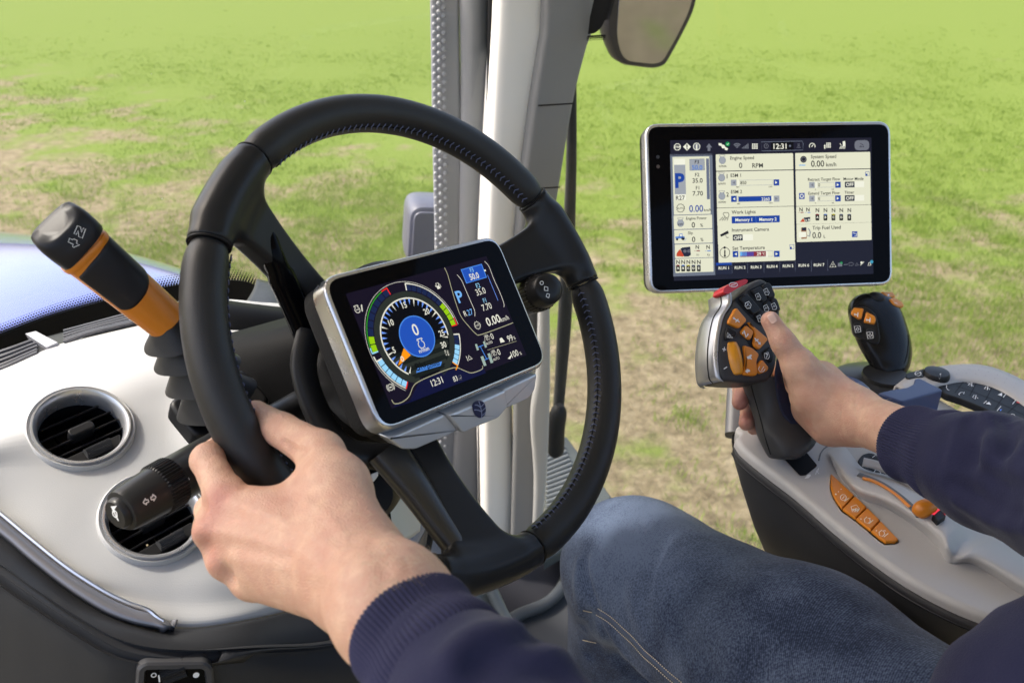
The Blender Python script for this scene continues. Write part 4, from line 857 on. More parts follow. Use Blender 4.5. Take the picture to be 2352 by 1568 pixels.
# black head cap, groove left of it shows the orange
b = Buf(); rings = []
for s, k, e in ((-.0085, .55, 3.2), (-.0083, .80, 3.2), (-.0070, .93, 3.2), (-.0045, 1.0, 3.2), (-.001, 1.04, 3.2), (.002, 1.06, 3.2), (.018, 1.07, 3.2), (.0255, 1.06, 3.2), (.0265, 1.02, 3.2), (.0268, .95, 3.2)):
    s -= .0115 if s > .01 else .0035; q = lev(s, th, k, e); sh = (np.cos(th) * .5) * .0035 * (1 if s > .0085 else 0); q = q + np.outer(sh, LF.x) + LF.y * -.0012 - LF.z * .0014; rings.append(q)
for k_ in range(6): rings[k_] = rings[k_] + np.outer(.0070 * np.clip(-np.sin(th), -.3, 1), LF.x)
loft(b, rings); cap = b.build("head_cap", SOFTB, sl_)
b = Buf(); rings = [lev(s, th, k) for s, k in ((.0158, 1.0), (.0161, 1.045), (.0174, 1.065), (.0194, 1.06), (.0210, 1.02))]; loft(b, rings); b.build("orange_collar", ORANGE, sl_)
ct = bvh(cap); mf = onframe(ct, *zL((600, 350))[0], right=LF.x)
b = Buf(); n_ = mf.hits(zL((608, 265), (672, 288), (645, 362), (618, 352), (640, 300), (606, 345), (585, 330)), -.0006)
Nn = mf.hits(zL((607, 262), (672, 290), (646, 363), (628, 355), (634, 328), (598, 335), (578, 326), (600, 272)), -.0006)
stroke(b, mf, mf.hits(zL((607, 264), (580, 326), (598, 334), (611, 305), (618, 350), (645, 362), (671, 290), (653, 283), (640, 318), (632, 275)), -.0006), .0005, -.0006, True)
stroke(b, mf, mf.hits(zL((545, 362), (568, 374), (580, 368), (605, 380), (600, 402), (624, 414), (578, 434), (568, 428), (574, 410), (536, 392)), -.0006), .0005, -.0006, True)
b.build("direction_mark", MARK, cap)
# bellows
ax_ = spline([P(bu, bv, .667), P(bu + 38, bv + 52, .685), P(bu + 80, bv + 120, .705), P(bu + 122, bv + 195, .725)], 49)
rr = []; pr = np.linspace(0, 1, 49); 
for q in pr: k = (q * 4.0) % 1; rr.append(.0105 + .009 * q + .0125 * (k / .75 if k <= .75 else (1 - k) / .25))
b = Buf(); sweep(b, ax_, np.array(rr), n=40, e=2.8); b.build("bellows", mat("bellows_rubber", (.016, .016, .017), .42), sl_, angle=12)
b = Buf(); f6 = Frame(P(500, 935, .745), RT, VF.y); slab(b, f6, rrect(-.036, -.022, .04, .022, .010), .01, -.008, .004); b.build("boot_base", BLACKP, sl_)

# ================================================================ stalks
def stalk(name, label, A, B_, zA, prof, m, parts):
    t = thing(name, B_, label, "control stalk"); fr = Frame(A, np.cross(nrm(B_ - A), RT if zA is None else zA), np.cross(nrm(B_ - A), np.cross(nrm(B_ - A), RT if zA is None else zA)))
    if fr.z @ (B_ - A) < 0: fr = Frame(A, -fr.x, fr.y)
    return t, fr
zS = zoomed(0, 1150, 2.815)
A = P(*zS((845, 365))[0], .592); B_ = np.array([-.138, .025, .800]); ts, sf = stalk("indicator_stalk", "black indicator stalk with horn button on its tip and ribbed twist ring", A, B_, None, None, None, None)
LS = np.linalg.norm(B_ - A); r0 = .0150
b = Buf(); lathe(b, sf, [(.0125, .0005), (r0 * .97, .0012), (r0 * 1.04, .004), (r0 * 1.15, .026), (r0 * 1.17, .030)], 48); tip_ = b.build("tip_collar", SATIN, ts)
b = Buf(); lathe(b, sf, [(.004, -.0042), (.0098, -.0040), (.0112, -.0025), (.0115, .001)], 40); horn = b.build("horn_button", SATIN, ts)
b = Buf(); n = 180; t_ = np.linspace(0, 2 * PI, n, endpoint=False); rg = np.where((np.arange(n) // 2) % 2 == 0, r0 * 1.26, r0 * 1.20)
loft(b, [sf.pt(q * np.cos(t_), q * np.sin(t_), zz) for q, zz in ((rg * .94, .0295), (rg, .031), (rg, .044), (rg * .96, .0455))], True, False); b.build("twist_ring", BLACKP, ts)
b = Buf(); lathe(b, sf, [(r0 * 1.2, .045), (r0 * 1.18, .046), (r0 * 1.15, .09), (r0 * .9, .11), (r0 * .8, LS)], 48); sk_ = b.build("stem", SATIN, ts)
def decal(obj_, name, parent, m, marks, lift=.0004, wd=.0007):      # thin marks that follow a curved surface, traced as seen
    t_ = bvh(obj_); b_ = Buf()
    for kind, pts in marks:
        n_ = len(pts); pts = np.asarray(pts, float)
        if kind == 'fill':
            vv = []
            for u, v in pts:
                h = on(t_, u, v, lift)
                if h: vv.append(h[0])
            if len(vv) > 2: b_.add(np.array(vv), [tuple(range(len(vv)))])
        else:
            if kind == 'loop': pts = np.vstack([pts, pts[:1]])
            dn = np.concatenate([np.linspace(pts[i], pts[i + 1], 5)[:-1] for i in range(len(pts) - 1)] + [pts[-1:]]); hs = [on(t_, u, v, lift) for u, v in dn]; hs = [h for h in hs if h]
            if len(hs) < 2: continue
            c = np.array([h[0] for h in hs]); nn = np.array([h[1] for h in hs]); tg = np.gradient(c, axis=0); sd_ = np.cross(tg, nn); sd_ /= np.linalg.norm(sd_, axis=1)[:, None] + 1e-12
            k = len(c); b_.add(np.concatenate([c + sd_ * wd / 2, c - sd_ * wd / 2]), [(i, i + 1, k + i + 1, k + i) for i in range(k - 1)])
    return b_.build(name, m, parent)
def ring_px(x, y, r, n=16, ry=None): return [(x + r * math.cos(2 * PI * i / n), y + (ry or r) * math.sin(2 * PI * i / n)) for i in range(n)]
decal(horn, "horn_symbol", horn, MARK, [('fill', zS((783, 322), (824, 320), (806, 348), (797, 350))), ('loop', zS((800, 345), (812, 375), (826, 405), (838, 424))), ('loop', zS((795, 360), (800, 385), (815, 398), (828, 392), (824, 365), (812, 352)))], wd=.0011)
decal(tip_, "turn_arrows", tip_, MARK, [('loop', zS((1006, 298), (1022, 268), (1024, 280), (1040, 277), (1045, 292), (1028, 300), (1030, 312))), ('loop', zS((1096, 256), (1072, 240), (1074, 254), (1058, 260), (1064, 278), (1078, 272), (1080, 286)))], wd=.0008)
decal(sk_, "light_symbols", sk_, MARK, [('loop', zS(*ring_px(1251, 160, 16))), ('fill', zS((1302, 128), (1325, 122), (1332, 136), (1324, 148), (1302, 150), (1299, 140))), ('loop', zS((1268, 240), (1268, 264), (1280, 258), (1280, 246))), ('loop', zS((1295, 238), (1283, 246), (1284, 256), (1296, 262))), ('line', zS((1255, 244), (1264, 242))), ('line', zS((1256, 254), (1264, 252))), ('line', zS((1256, 264), (1264, 262))), ('line', zS((1299, 240), (1306, 236))), ('line', zS((1299, 248), (1306, 246))), ('line', zS((1299, 256), (1306, 256))),
  ('loop', zS((1275, 318), (1278, 338), (1292, 330), (1290, 316))), ('line', zS((1258, 330), (1270, 324))), ('line', zS((1256, 340), (1270, 334)))], wd=.0006)
zR = zoomed(1280, 0, 2350 / 1280)
A = P(1262, 662, .80); B_ = P(1120, 720, .93); tw, rf_ = stalk("wiper_stalk", "short black wiper stalk with white marks right of the display behind the wheel", A, B_, np.array([0, -1., 0]), None, None, None)
b = Buf(); lathe(b, rf_, [(.006, -.001), (.0125, .0), (.0145, .002), (.0155, .012), (.0165, .016)], 40); c1 = b.build("end_knob", SATIN, tw)
b = Buf(); n = 120; t_ = np.linspace(0, 2 * PI, n, endpoint=False); rg = np.where((np.arange(n) // 2) % 2 == 0, .0178, .0170); loft(b, [rf_.pt(q * np.cos(t_), q * np.sin(t_), zz) for q, zz in ((rg * .95, .0155), (rg, .017), (rg, .030), (rg * .97, .031))], True, False); b.build("twist_ring", BLACKP, tw)
b = Buf(); lathe(b, rf_, [(.0172, .0305), (.0168, .05), (.014, .08), (.011, np.linalg.norm(B_ - A))], 40); c2 = b.build("stem", SATIN, tw)
decal(c1, "wiper_marks", c1, MARK, [('loop', ring_px(1244, 650, 4, 10)), ('loop', [(1250, 658), (1258, 660), (1258, 668), (1250, 667)]), ('loop', [(1256, 674), (1262, 676), (1260, 684), (1254, 681)])], wd=.0007)
decal(c2, "washer_marks", c2, MARK, [('loop', ring_px(1217, 690, 4, 10)), ('loop', [(1204, 668), (1209, 664), (1212, 670), (1206, 674)])], wd=.0007)
# ================================================================ touch monitor on the armrest post
Mm = np.array([[0.9904, 0.0365, -0.1331], [-0.0433, 0.9979, -0.048], [0.1311, 0.0533, 0.9899]])
MF = Frame((0.3195, -0.1654, 1.0635), Mm[:, 0], Mm[:, 1])
zM = zoomed(1600, 290, 3.485)
mc = MF.hits(zM((45, 70), (2188, 42), (2205, 1478), (78, 1545)))
mx0, mx1 = (mc[0, 0] + mc[3, 0]) / 2, (mc[1, 0] + mc[2, 0]) / 2; my0, my1 = (mc[0, 1] + mc[1, 1]) / 2, (mc[2, 1] + mc[3, 1]) / 2
mon = thing("touch_monitor", MF.pt(0, my1, .02), "wide touch monitor in a thin silver frame showing cream coloured engine and light tiles", "monitor")
o4 = rrect(mx0, my0, mx1, my1, .017, 7)
b = Buf(); slab(b, MF, o4, .016, .0, .003, 4); b.build("silver_frame", SILV, mon)
b = Buf(); rings = [MF.pts(inset(o4, i), z_) for i, z_ in ((.001, .0162), (.002, .03), (.012, .038))]; loft(b, rings); b.build("back_housing", BLACKP, mon)
b = Buf(); slab(b, MF, inset(o4, .0038), .001, -.0005, .0005, 2); b.build("cover_glass", GLOSSB, mon)
b = Buf(); c_ = MF.hit(*zM((154, 358))[0]); sheet(b, MF, circ(*c_, .0022, 16), -.0007); b.build("light_sensor", mat("sensor_grey", (.05, .05, .055), .3), mon)
b = Buf(); c_ = MF.hit(*zM((156, 442))[0]); sheet(b, MF, circ(*c_, .0022, 16), -.0007); b.build("light_sensor", mat("sensor_brown", (.09, .06, .05), .3), mon)
MC = {'bg': (.13, .14, .20), 'bar': (.13, .13, .19), 'side': (.44, .47, .53), 'cream': (.90, .90, .80), 'grey': (.63, .65, .68), 'ink': (.13, .13, .16), 'blue': (.12, .27, .62), 'lblue': (.36, .52, .80), 'navy': (.15, .17, .25), 'white': (.95, .95, .88), 'slate': (.42, .45, .53), 'wifi': (.45, .46, .50),
      'black': (.06, .06, .08), 'green': (.05, .60, .32), 'maroon': (.55, .20, .25), 'red': (.78, .30, .20), 'ice': (.40, .68, .92), 'purple': (.33, .28, .62), 'yellow': (.78, .74, .25), 'tan': (.62, .45, .33), 'deep': (.11, .13, .19), 'teal': (.26, .60, .72)}
mp = Paint(); M = lambda *a: MF.hits(zM(*a), -.0008); ZZ = -.0008
um = np.linalg.norm(M((262, 215))[0] - M((2015, 190))[0]) / 1753      # metres per traced pixel
# traced rows are level on the screen: work in screen columns and rows
s00, s10, s11, s01 = M((262, 215), (2015, 190), (2035, 1330), (287, 1390))
def px(x, y):                                       # traced pixel -> local point
    return M((x, y))[0]
def box(c, x0, y0, x1, y1, z_=0, r=0):
    a = px(x0, y0); d = px(x1, y1); q = rrect(min(a[0], d[0]), min(a[1], d[1]), max(a[0], d[0]), max(a[1], d[1]), r * um, 4); sheet(mp(c), MF, q, ZZ - z_)
def wr(c, s, x, y, h, al='L', bold=.0, wide=1.0): q = px(x, y); text(mp(c), MF, s, q[0], q[1] + h * um * .53, h * um * 1.46, ZZ - .0005, al, bold + .012, wide)
def ln(c, wd, *pts, z_=.0004, closed=False): stroke(mp(c), MF, M(*pts), wd * um, ZZ - z_, closed)
def fil(c, *pts, z_=.0004): sheet(mp(c), MF, M(*pts), ZZ - z_)
def rnd(c, x, y, r, wd=None, z_=.0004, ry=None):
    q = px(x, y)
    if wd: stroke(mp(c), MF, circ(*q, r * um, 24, None if ry is None else ry * um), wd * um, ZZ - z_, True)
    else: sheet(mp(c), MF, circ(*q, r * um, 24, None if ry is None else ry * um), ZZ - z_)
box('bg', 262, 215, 2033, 1375); box('bar', 262, 213, 2014, 322, .0001); box('side', 262, 335, 655, 1385, .0001)
# tiles
for x0, y0, x1, y1 in ((280, 356, 618, 860), (290, 866, 632, 985), (295, 992, 636, 1110), (300, 1118, 640, 1236), (303, 1243, 643, 1362), (657, 334, 1338, 478), (661, 484, 1344, 795), (668, 802, 1347, 955), (673, 960, 1350, 1112), (679, 1116, 1356, 1268), (1349, 322, 2009, 468), (1352, 474, 2013, 782), (1357, 788, 2017, 937), (1361, 943, 2020, 1090)): box('cream', x0 + 2, y0 + 2, x1 - 3, y1 - .0135 * (x1 - x0) - 2, .0002, 6)
# top bar
c8 = lambda x, y, r: [(x + r * math.cos(PI / 8 + k * PI / 4), y + r * math.sin(PI / 8 + k * PI / 4)) for k in range(8)]
ln('white', 6, *c8(324, 271, 29), closed=True); wr('white', 'STOP', 324, 271, 15, 'C', .03)
fil('white', (408, 238), (442, 270), (408, 304), (374, 270)); wr('ink', '!', 408, 270, 38, 'C', .03); rnd('wifi', 492, 268, 31); rnd('white', 492, 268, 28, 5, .0005); wr('white', 'i', 492, 269, 40, 'C', .04)
fil('wifi', (600, 240), (628, 275), (612, 275), (612, 306), (588, 306), (588, 275), (574, 275))
ln('white', 14, (690, 242), (760, 292)); rnd('white', 724, 268, 15); fil('white', (684, 238), (712, 240), (704, 262), (684, 256)); fil('white', (742, 276), (768, 286), (756, 302), (736, 294)); rnd('green', 762, 246, 18); ln('white', 4, (753, 246), (760, 253), (771, 239), z_=.0006)
for k in range(3):
    q = px(845, 285); t_ = np.linspace(-PI * .75, -PI * .25, 10); r_ = (12 + 14 * k) * um; stroke(mp('wifi'), MF, np.stack([q[0] + r_ * np.cos(t_), q[1] + r_ * np.sin(t_)], 1), 9 * um, ZZ - .0004)
for k in range(5): fil('wifi', (888 + k * 12, 286), (896 + k * 12, 286), (896 + k * 12, 276 - k * 9), (888 + k * 12, 276 - k * 9))
for i in range(3):
    for j in range(3): box('white', 975 + i * 18, 242 + j * 17, 988 + i * 18, 254 + j * 17, .0004)
ln('side', 4, (1055, 228), (1410, 220), (1420, 240), (1418, 298), (1060, 306), closed=True); box('black', 1140, 226, 1338, 300, .0003); rnd('wifi', 1098, 263, 18, 4); wr('wifi', '?', 1098, 263, 22, 'C'); wr('white', '12:31', 1218, 264, 42, 'C', .005); rnd('side', 1305, 262, 9)
ln('wifi', 4, (1364, 276), (1378, 262), (1374, 244), (1388, 244), (1384, 262), (1398, 276), closed=True)
rnd('white', 1499, 265, 25, 6); fil('bar', (1470, 276), (1528, 276), (1528, 300), (1470, 300), z_=.0005); ln('white', 6, (1492, 270), (1510, 250))
for i in range(3):
    for j in range(3): box('white', 1622 + i * 14, 233 + j * 16, 1632 + i * 14, 246 + j * 16, .0004)
ln('white', 10, (1608, 288), (1608, 258)); fil('white', (1598, 264), (1608, 248), (1618, 264))
for k in range(4): ln('white', 6, (1738 + k * 14, 288), (1752 + k * 11, 262))
fil('white', (1764, 222), (1786, 220), (1788, 262), (1766, 264)); ln('white', 6, (1740, 240), (1752, 256))
q = px(1932, 256); sheet(mp('wifi'), MF, rrect(q[0] - 66 * um, q[1] - 42 * um, q[0] + 66 * um, q[1] + 42 * um, 40 * um, 6), ZZ - .0003); ln('bar', 5, (1918, 240), (1940, 252), (1950, 268), (1910, 272), (1926, 256))
# left column
box('white', 294, 376, 392, 426, .0003); box('grey', 296, 426, 400, 682, .0003); box('white', 300, 684, 400, 732, .0003); wr('blue', 'P', 346, 560, 108, 'C', .03, 1.0); wr('ink', 'R27', 350, 713, 34, 'C')
box('grey', 430, 376, 562, 474, .0003, 8); ln('slate', 3, (430, 378), (560, 374), (563, 472), (432, 476), closed=True); wr('ink', 'F3', 494, 400, 28, 'C'); wr('lblue', '50.0', 497, 448, 36, 'C', .01); wr('ink', 'F2', 497, 512, 28, 'C'); wr('ink', '35.0', 500, 562, 36, 'C'); wr('ink', 'F1', 500, 626, 28, 'C'); wr('ink', '7.70', 502, 674, 36, 'C'); box('slate', 574, 372, 608, 726, .0003)
t_ = np.linspace(0, 2 * PI, 60, endpoint=False); q = px(352, 803); r_ = 33 * um * (1 + .09 * np.sign(np.sin(12 * t_))); stroke(mp('ink'), MF, np.stack([q[0] + r_ * np.cos(t_), q[1] + r_ * np.sin(t_)], 1), 4 * um, ZZ - .0004, True); wr('ink', 'AUTO', 352, 804, 15, 'C'); wr('blue', '0.00', 488, 805, 54, 'C', .0, .9); wr('ink', 'km/h', 588, 818, 22, 'C')
wr('ink', 'Engine Power', 490, 890, 22, 'C'); wr('ink', '0', 463, 948, 42, 'C'); wr('ink', '%', 535, 952, 26, 'C'); wr('ink', 'Slip', 438, 1018, 22, 'C'); wr('ink', '0', 466, 1074, 42, 'C'); wr('ink', '%', 538, 1076, 26, 'C')
def eng(x, y, r, c='grey', lab_=None):
    q = px(x, y); t2 = np.linspace(0, 2 * PI, 24, endpoint=False); sheet(mp(c), MF, np.stack([q[0] + r * um * np.cos(t2), q[1] + r * um * np.sin(t2)], 1), ZZ - .0003); fil(c, (x - r * .7, y - r * 1.2), (x + r * .7, y - r * 1.2), (x + r * .6, y - r * .5), (x - r * .6, y - r * .5), z_=.00031)
    engine_icon(q, mp('slate'), MF, r * um, ZZ - .0005, 3 * um)
    if lab_: wr('ink', lab_, x + 2, y + r + 20, 20, 'C')
eng(352, 935, 28); wr('ink', 'kW', 352, 944, 20, 'C')
rnd('ink', 374, 1066, 15); rnd('ink', 322, 1074, 10); fil('lblue', (308, 1068), (306, 1052), (338, 1048), (340, 1026), (368, 1024), (372, 1048), (388, 1050), (388, 1066)); fil('white', (344, 1030), (364, 1030), (366, 1046), (346, 1048), z_=.0006); ln('lblue', 3, (380, 1088), (394, 1080), (402, 1064))
fil('red', (316, 1222), (318, 1196), (346, 1160), (380, 1210), (378, 1226)); fil('navy', (350, 1158), (366, 1146), (436, 1138), (442, 1210), (424, 1224), (384, 1226)); rnd('wifi', 390, 1178, 14); rnd('wifi', 424, 1176, 14)
for x, c in ((498, 'maroon'), (592, 'lblue')):
    wr('ink', 'N', x, 1141, 30, 'C', .01); ln(c, 8, (x - 8, 1175), (x + 24, 1174)); ln(c, 4, (x - 26, 1176), (x - 16, 1175)); wr('ink', 'R1' if x < 550 else 'R2', x + 4, 1209, 15, 'C')
def knobs(xs, y0, y1):
    for x, s, c in zip(xs, 'ABCDE', ('maroon', 'lblue', 'yellow', 'slate', 'slate')): wr('ink', 'N', x, y0, 32, 'C', .01); box('black', x - 17, y1 - 26, x + 17, y1 + 28, .0003, 6); box(c, x - 12, y1 - 28, x + 12, y1 - 20, .0004); wr('white', s, x, y1, 18, 'C', .02)
knobs((330, 375, 420, 465, 511), 1271, 1325); knobs((1544, 1614, 1684, 1752, 1822), 820, 882)
# tiles' contents
eng(716, 388, 28, lab_='n/min'); wr('ink', 'Engine Speed', 784, 366, 27); wr('ink', '0', 875, 430, 42, 'C'); wr('ink', 'RPM', 976, 432, 36)
eng(710, 540, 28, lab_='n/min'); wr('ink', '1', 757, 525, 36, 'C'); wr('ink', 'ESM 1', 788, 518, 27); eng(712, 700, 28, lab_='n/min'); wr('ink', '2', 761, 684, 34, 'C'); wr('ink', 'ESM 2', 791, 661, 27)
def slider(x0, y, x1, val, on_l, on_r, fillto=None, c='blue', vx=None, hs=1.0):
    box('blue' if on_l else 'grey', x0, y - 26 * hs, x0 + 50 * hs, y + 26 * hs, .0003); fil('white' if on_l else 'wifi', (x0 + 16 * hs, y), (x0 + 36 * hs, y - 13), (x0 + 36 * hs, y + 13))
    box('blue' if on_r else 'grey', x1 - 50 * hs, y - 28 * hs, x1, y + 24 * hs, .0003); fil('white' if on_r else 'wifi', (x1 - 16 * hs, y - 2), (x1 - 36 * hs, y - 15), (x1 - 36 * hs, y + 11))
    box('grey', x0 + 58 * hs, y - 22 * hs, x1 - 58 * hs, y + 20 * hs, .00028); box('cream', x0 + 60 * hs, y - 19 * hs, x1 - 60 * hs, y + 17 * hs, .0003)
    if fillto: box(c, x0 + 64, y - 19, fillto, y + 17, .00035); box('white', fillto, y - 26, fillto + 16, y + 26, .0004)
    else: box('white', x0 + 56 * hs, y - 26 * hs, x0 + 72 * hs, y + 26 * hs, .0004); 
    if val: wr('white' if fillto else 'ink', val, vx, y, 25, 'R' if fillto else 'L')
slider(790, 582, 1212, '850', False, True, None, vx=872); slider(792, 723, 1214, '2260', True, False, 1144, vx=1128)
for x, y in ((850, 620), (1135, 616), (858, 765), (1137, 757)): wr('ink', '860' if x < 900 else '2260', x, y, 11, 'C')
ln('ink', 5, (728, 862), (722, 850), (734, 842), (766, 842), (774, 856), (770, 880), (752, 890), (740, 880), (728, 862)); 
for k in range(4): ln('ink', 5, (722 + k * 15, 880 + k * 3), (690 + k * 22, 912))
wr('ink', 'Work Lights', 797, 838, 28); box('blue', 797, 876, 1217, 926, .0003); wr('white', 'Memory 1', 902, 903, 25, 'C', .01); wr('white', 'Memory 2', 1113, 899, 25, 'C', .01); ln('lblue', 3, (1007, 878), (1009, 928))
fil('ink', (694, 1036), (764, 998), (774, 1022), (706, 1052)); ln('ink', 5, (745, 1040), (752, 1058), (772, 1060)); wr('ink', 'Instrument Camera', 800, 993, 28); box('navy', 807, 1034, 894, 1084, .0003); box('white', 894, 1032, 984, 1082, .0003); wr('white', 'OFF', 851, 1060, 28, 'C', .01)
rnd('ink', 738, 1190, 42, 5); ln('ink', 11, (738, 1166), (738, 1216)); rnd('ink', 738, 1218, 9); rnd('ink', 736, 1146, 10); wr('ink', 'Set Temperature', 804, 1152, 28)
slider(806, 1203, 1216, '', True, True, 1096, 'maroon', 1050)
for k in range(11): box(('ice', 'lblue', 'lblue', 'purple', 'purple', 'purple', 'maroon', 'maroon', 'maroon', 'maroon', 'maroon')[k], 870 + k * 20, 1184, 890 + k * 20, 1220, .00037)
wr('white', '29', 1034, 1200, 26, 'C', .01); wr('white', '°C', 1074, 1198, 18, 'C')
rnd('ink', 1423, 379, 28); rnd('wifi', 1423, 379, 17, 5, .0006); ln('ice', 7, (1384, 430), (1440, 430)); wr('ink', 'System Speed', 1487, 355, 28); wr('ink', '0.00', 1488, 416, 50, 'L', .0, .95); wr('ink', 'km/h', 1664, 423, 32, 'C')
for s, x, y in (('Retract Target Flow', 1602, 551), ('Motor Mode', 1858, 547), ('Extend Target Flow', 1602, 671), ('Timer', 1822, 665)): wr('ink', s, x, y, 24, 'C')
for y in (602, 720):
    slider(1472, y, 1748, '0', False, True, None, vx=1550, hs=.98); box('navy', 1783, y - 28, 1868, y + 20, .0003); box('white', 1868, y - 30, 1952, y + 18, .0003); wr('white', 'OFF', 1826, y - 4, 27, 'C', .01); wr('ink', '0', 1526, y + 39, 11, 'C'); wr('ink', '100', 1678, y + 37, 11, 'C')
box('blue', 1384, 672, 1433, 724, .0003); rnd('white', 1408, 698, 14, 7); ln('blue', 5, (1962, 488), (1996, 486), (1998, 520), (1964, 522), closed=True); box('blue', 1964, 504, 1980, 520, .0004); ln('blue', 5, (1304, 1122), (1338, 1120), (1340, 1158), (1306, 1160), closed=True); box('blue', 1306, 1140, 1322, 1158, .0004)
for x, c in ((1401, 'maroon'), (1461, 'lblue')): wr('ink', 'N', x, 815, 30, 'C', .01); ln(c, 7, (x - 4, 842), (x + 22, 841)); ln(c, 4, (x - 22, 842), (x - 14, 842))
fil('red', (1392, 924), (1420, 890), (1436, 922)); fil('navy', (1424, 886), (1482, 880), (1480, 918), (1440, 924)); rnd('white', 1446, 908, 9); rnd('white', 1470, 906, 9)
fil('tan', (1402, 974), (1448, 968), (1452, 1068), (1404, 1072)); box('navy', 1408, 972, 1446, 998, .0006); box('white', 1382, 1010, 1446, 1056, .0007); wr('wifi', '0N', 1414, 1034, 36, 'C'); ln('slate', 8, (1456, 1040), (1476, 1050), (1482, 1010), (1466, 980))
wr('ink', 'Trip Fuel Used', 1500, 974, 29); wr('ink', '0.0', 1500, 1038, 48, 'L', .0, .95); wr('ink', 'L', 1598, 1048, 26); box('blue', 1845, 1006, 1893, 1055, .0003); ln('white', 5, (1852, 1022), (1864, 1016), (1864, 1026), (1884, 1024), (1884, 1044), (1868, 1046))
# tabs and status icons
box('navy', 660, 1300, 800, 1376, .0003); box('blue', 660, 1279, 798, 1300, .0003)
for k, x in enumerate((728, 870, 1010, 1150, 1288, 1425, 1558)): wr('white', 'RUN %d' % (k + 1), x, (1323, 1319, 1315, 1310, 1305, 1300, 1296)[k], 23, 'C', .005)
for k, x in enumerate((800, 935, 1078, 1215, 1350, 1490, 1632)): ln('slate', 2, (x, 1276 - k * 4), (x + 2, 1372 - k * 4))
ln('white', 5, (1679, 1268), (1706, 1314), (1652, 1316), closed=True); wr('white', '!', 1679, 1300, 26, 'C')
box('wifi', 1722, 1280, 1760, 1310, .0004); rnd('green', 1752, 1282, 12); ln('wifi', 5, (1774, 1296), (1810, 1292)); ln('wifi', 4, (1818, 1278), (1846, 1276), (1862, 1288), (1848, 1302), (1820, 1302), closed=True); ln('wifi', 5, (1872, 1304), (1888, 1280), (1904, 1298), closed=True); ln('white', 5, (1918, 1300), (1950, 1268)); rnd('white', 1928, 1276, 9); ln('white', 5, (1984, 1302), (1992, 1280), (2002, 1272), (2010, 1300), closed=True); rnd('teal', 2016, 1270, 15, z_=.0006)
mp.build("screen", mon, lambda c: glow("mx_" + c, MC[c]))
# post that carries the monitor, behind the joystick
b = Buf(); sweep(b, spline([MF.pt(-.045, my1 - .03, .035), MF.pt(-.048, my1 + .01, .03), P(1712, 720, 1.06), P(1706, 860, 1.02), P(1700, 1000, .985)], 24), .017, .011, n=18, e=3.5); b.build("mount_post", mat("post_grey", (.09, .09, .10), .4), mon)
# ================================================================ armrest console on the driver's right
HA = .5055                                         # its top lies this far below the eye
AF = Frame(Hz(1850, 1150, HA), RT, -FW)            # x to the right, y rearwards, z down
PALE = mat("console_pale", (.45, .435, .42), .48, bump=.18, bscale=1200)
SIDE = mat("console_side", (.045, .044, .046), .5, bump=.25, bscale=1100)
DESK = mat("console_desk", (.33, .36, .41), .4, bump=.1, bscale=1200)
KEY = mat("key_black", (.016, .017, .020), .42, bump=.05)
arm = thing("armrest_console", AF.o, "grey armrest console with orange button strip and black keypads under the right forearm", "armrest")
inner = spline(AF.hits([(1688, 1006), (1705, 1030), (1760, 1075), (1830, 1128), (1920, 1205), (2010, 1275), (2100, 1335), (2220, 1395), (2352, 1440), (2480, 1480)]), 40)
outer = AF.hits([(2560, 1440), (2400, 1290), (2250, 1190), (2125, 1080), (2040, 1000), (1990, 950), (1930, 940), (1850, 950), (1760, 955), (1700, 968), (1684, 985)])
top_o = np.vstack([inner, rounded(np.vstack([outer]), .01, 3)])
b = Buf(); slab(b, AF, top_o, .016, 0, .006, 5); o = b.build("top_panel", PALE, arm); tp = bvh(o)
# dark flank below it, drawn in towards its foot
lowi = spline(AF.hits([(1684, 1015), (1700, 1045), (1752, 1090), (1830, 1142), (1918, 1217), (2008, 1288), (2098, 1348), (2215, 1410), (2340, 1455), (2470, 1500)], .006), 40)
b = Buf(); n = 40; rows = []
for z_, din, sh in ((.010, .0, 0), (.016, -.0015, 0), (.020, .001, 0), (.05, .006, .2), (.10, .022, .6), (.15, .05, 1.0), (.19, .085, 1.4)):
    t = np.linspace(0, 1, n); fall = np.clip((t - .0) / .35, 0, 1) ** .7; q = inner + np.array([-.0015, .0]) + np.stack([din * (.5 + .5 * fall) , (1 - fall) * .06 * sh * (1 + 0 * t)], 1); rows.append(AF.pts(q, z_))
b.add(np.concatenate(rows), grid_faces(len(rows), n), True); o = b.build("side_panel", SIDE, arm, angle=0); solid(o, .004); flank = o
b = Buf(); sweep(b, AF.pts(inner + (-.001, 0), .0185), .0016, n=8); b.build("edge_bead", mat("bead_dark", (.02, .02, .022), .35), arm)
# front of the console behind the joystick
b = Buf(); patch(b, [[AF.pt(*AF.hit(u, v), .012) for u, v in ((1686, 1012), (1684, 985), (1700, 968), (1800, 950))], [AF.pt(*(AF.hit(u, v) + (0, .02)), .06) for u, v in ((1686, 1012), (1684, 985), (1700, 968), (1800, 950))], [AF.pt(*(AF.hit(u, v) + (.01, .06)), .14) for u, v in ((1686, 1012), (1684, 985), (1700, 968), (1800, 950))]], 12, 12); b.build("nose", SIDE, arm, angle=0)
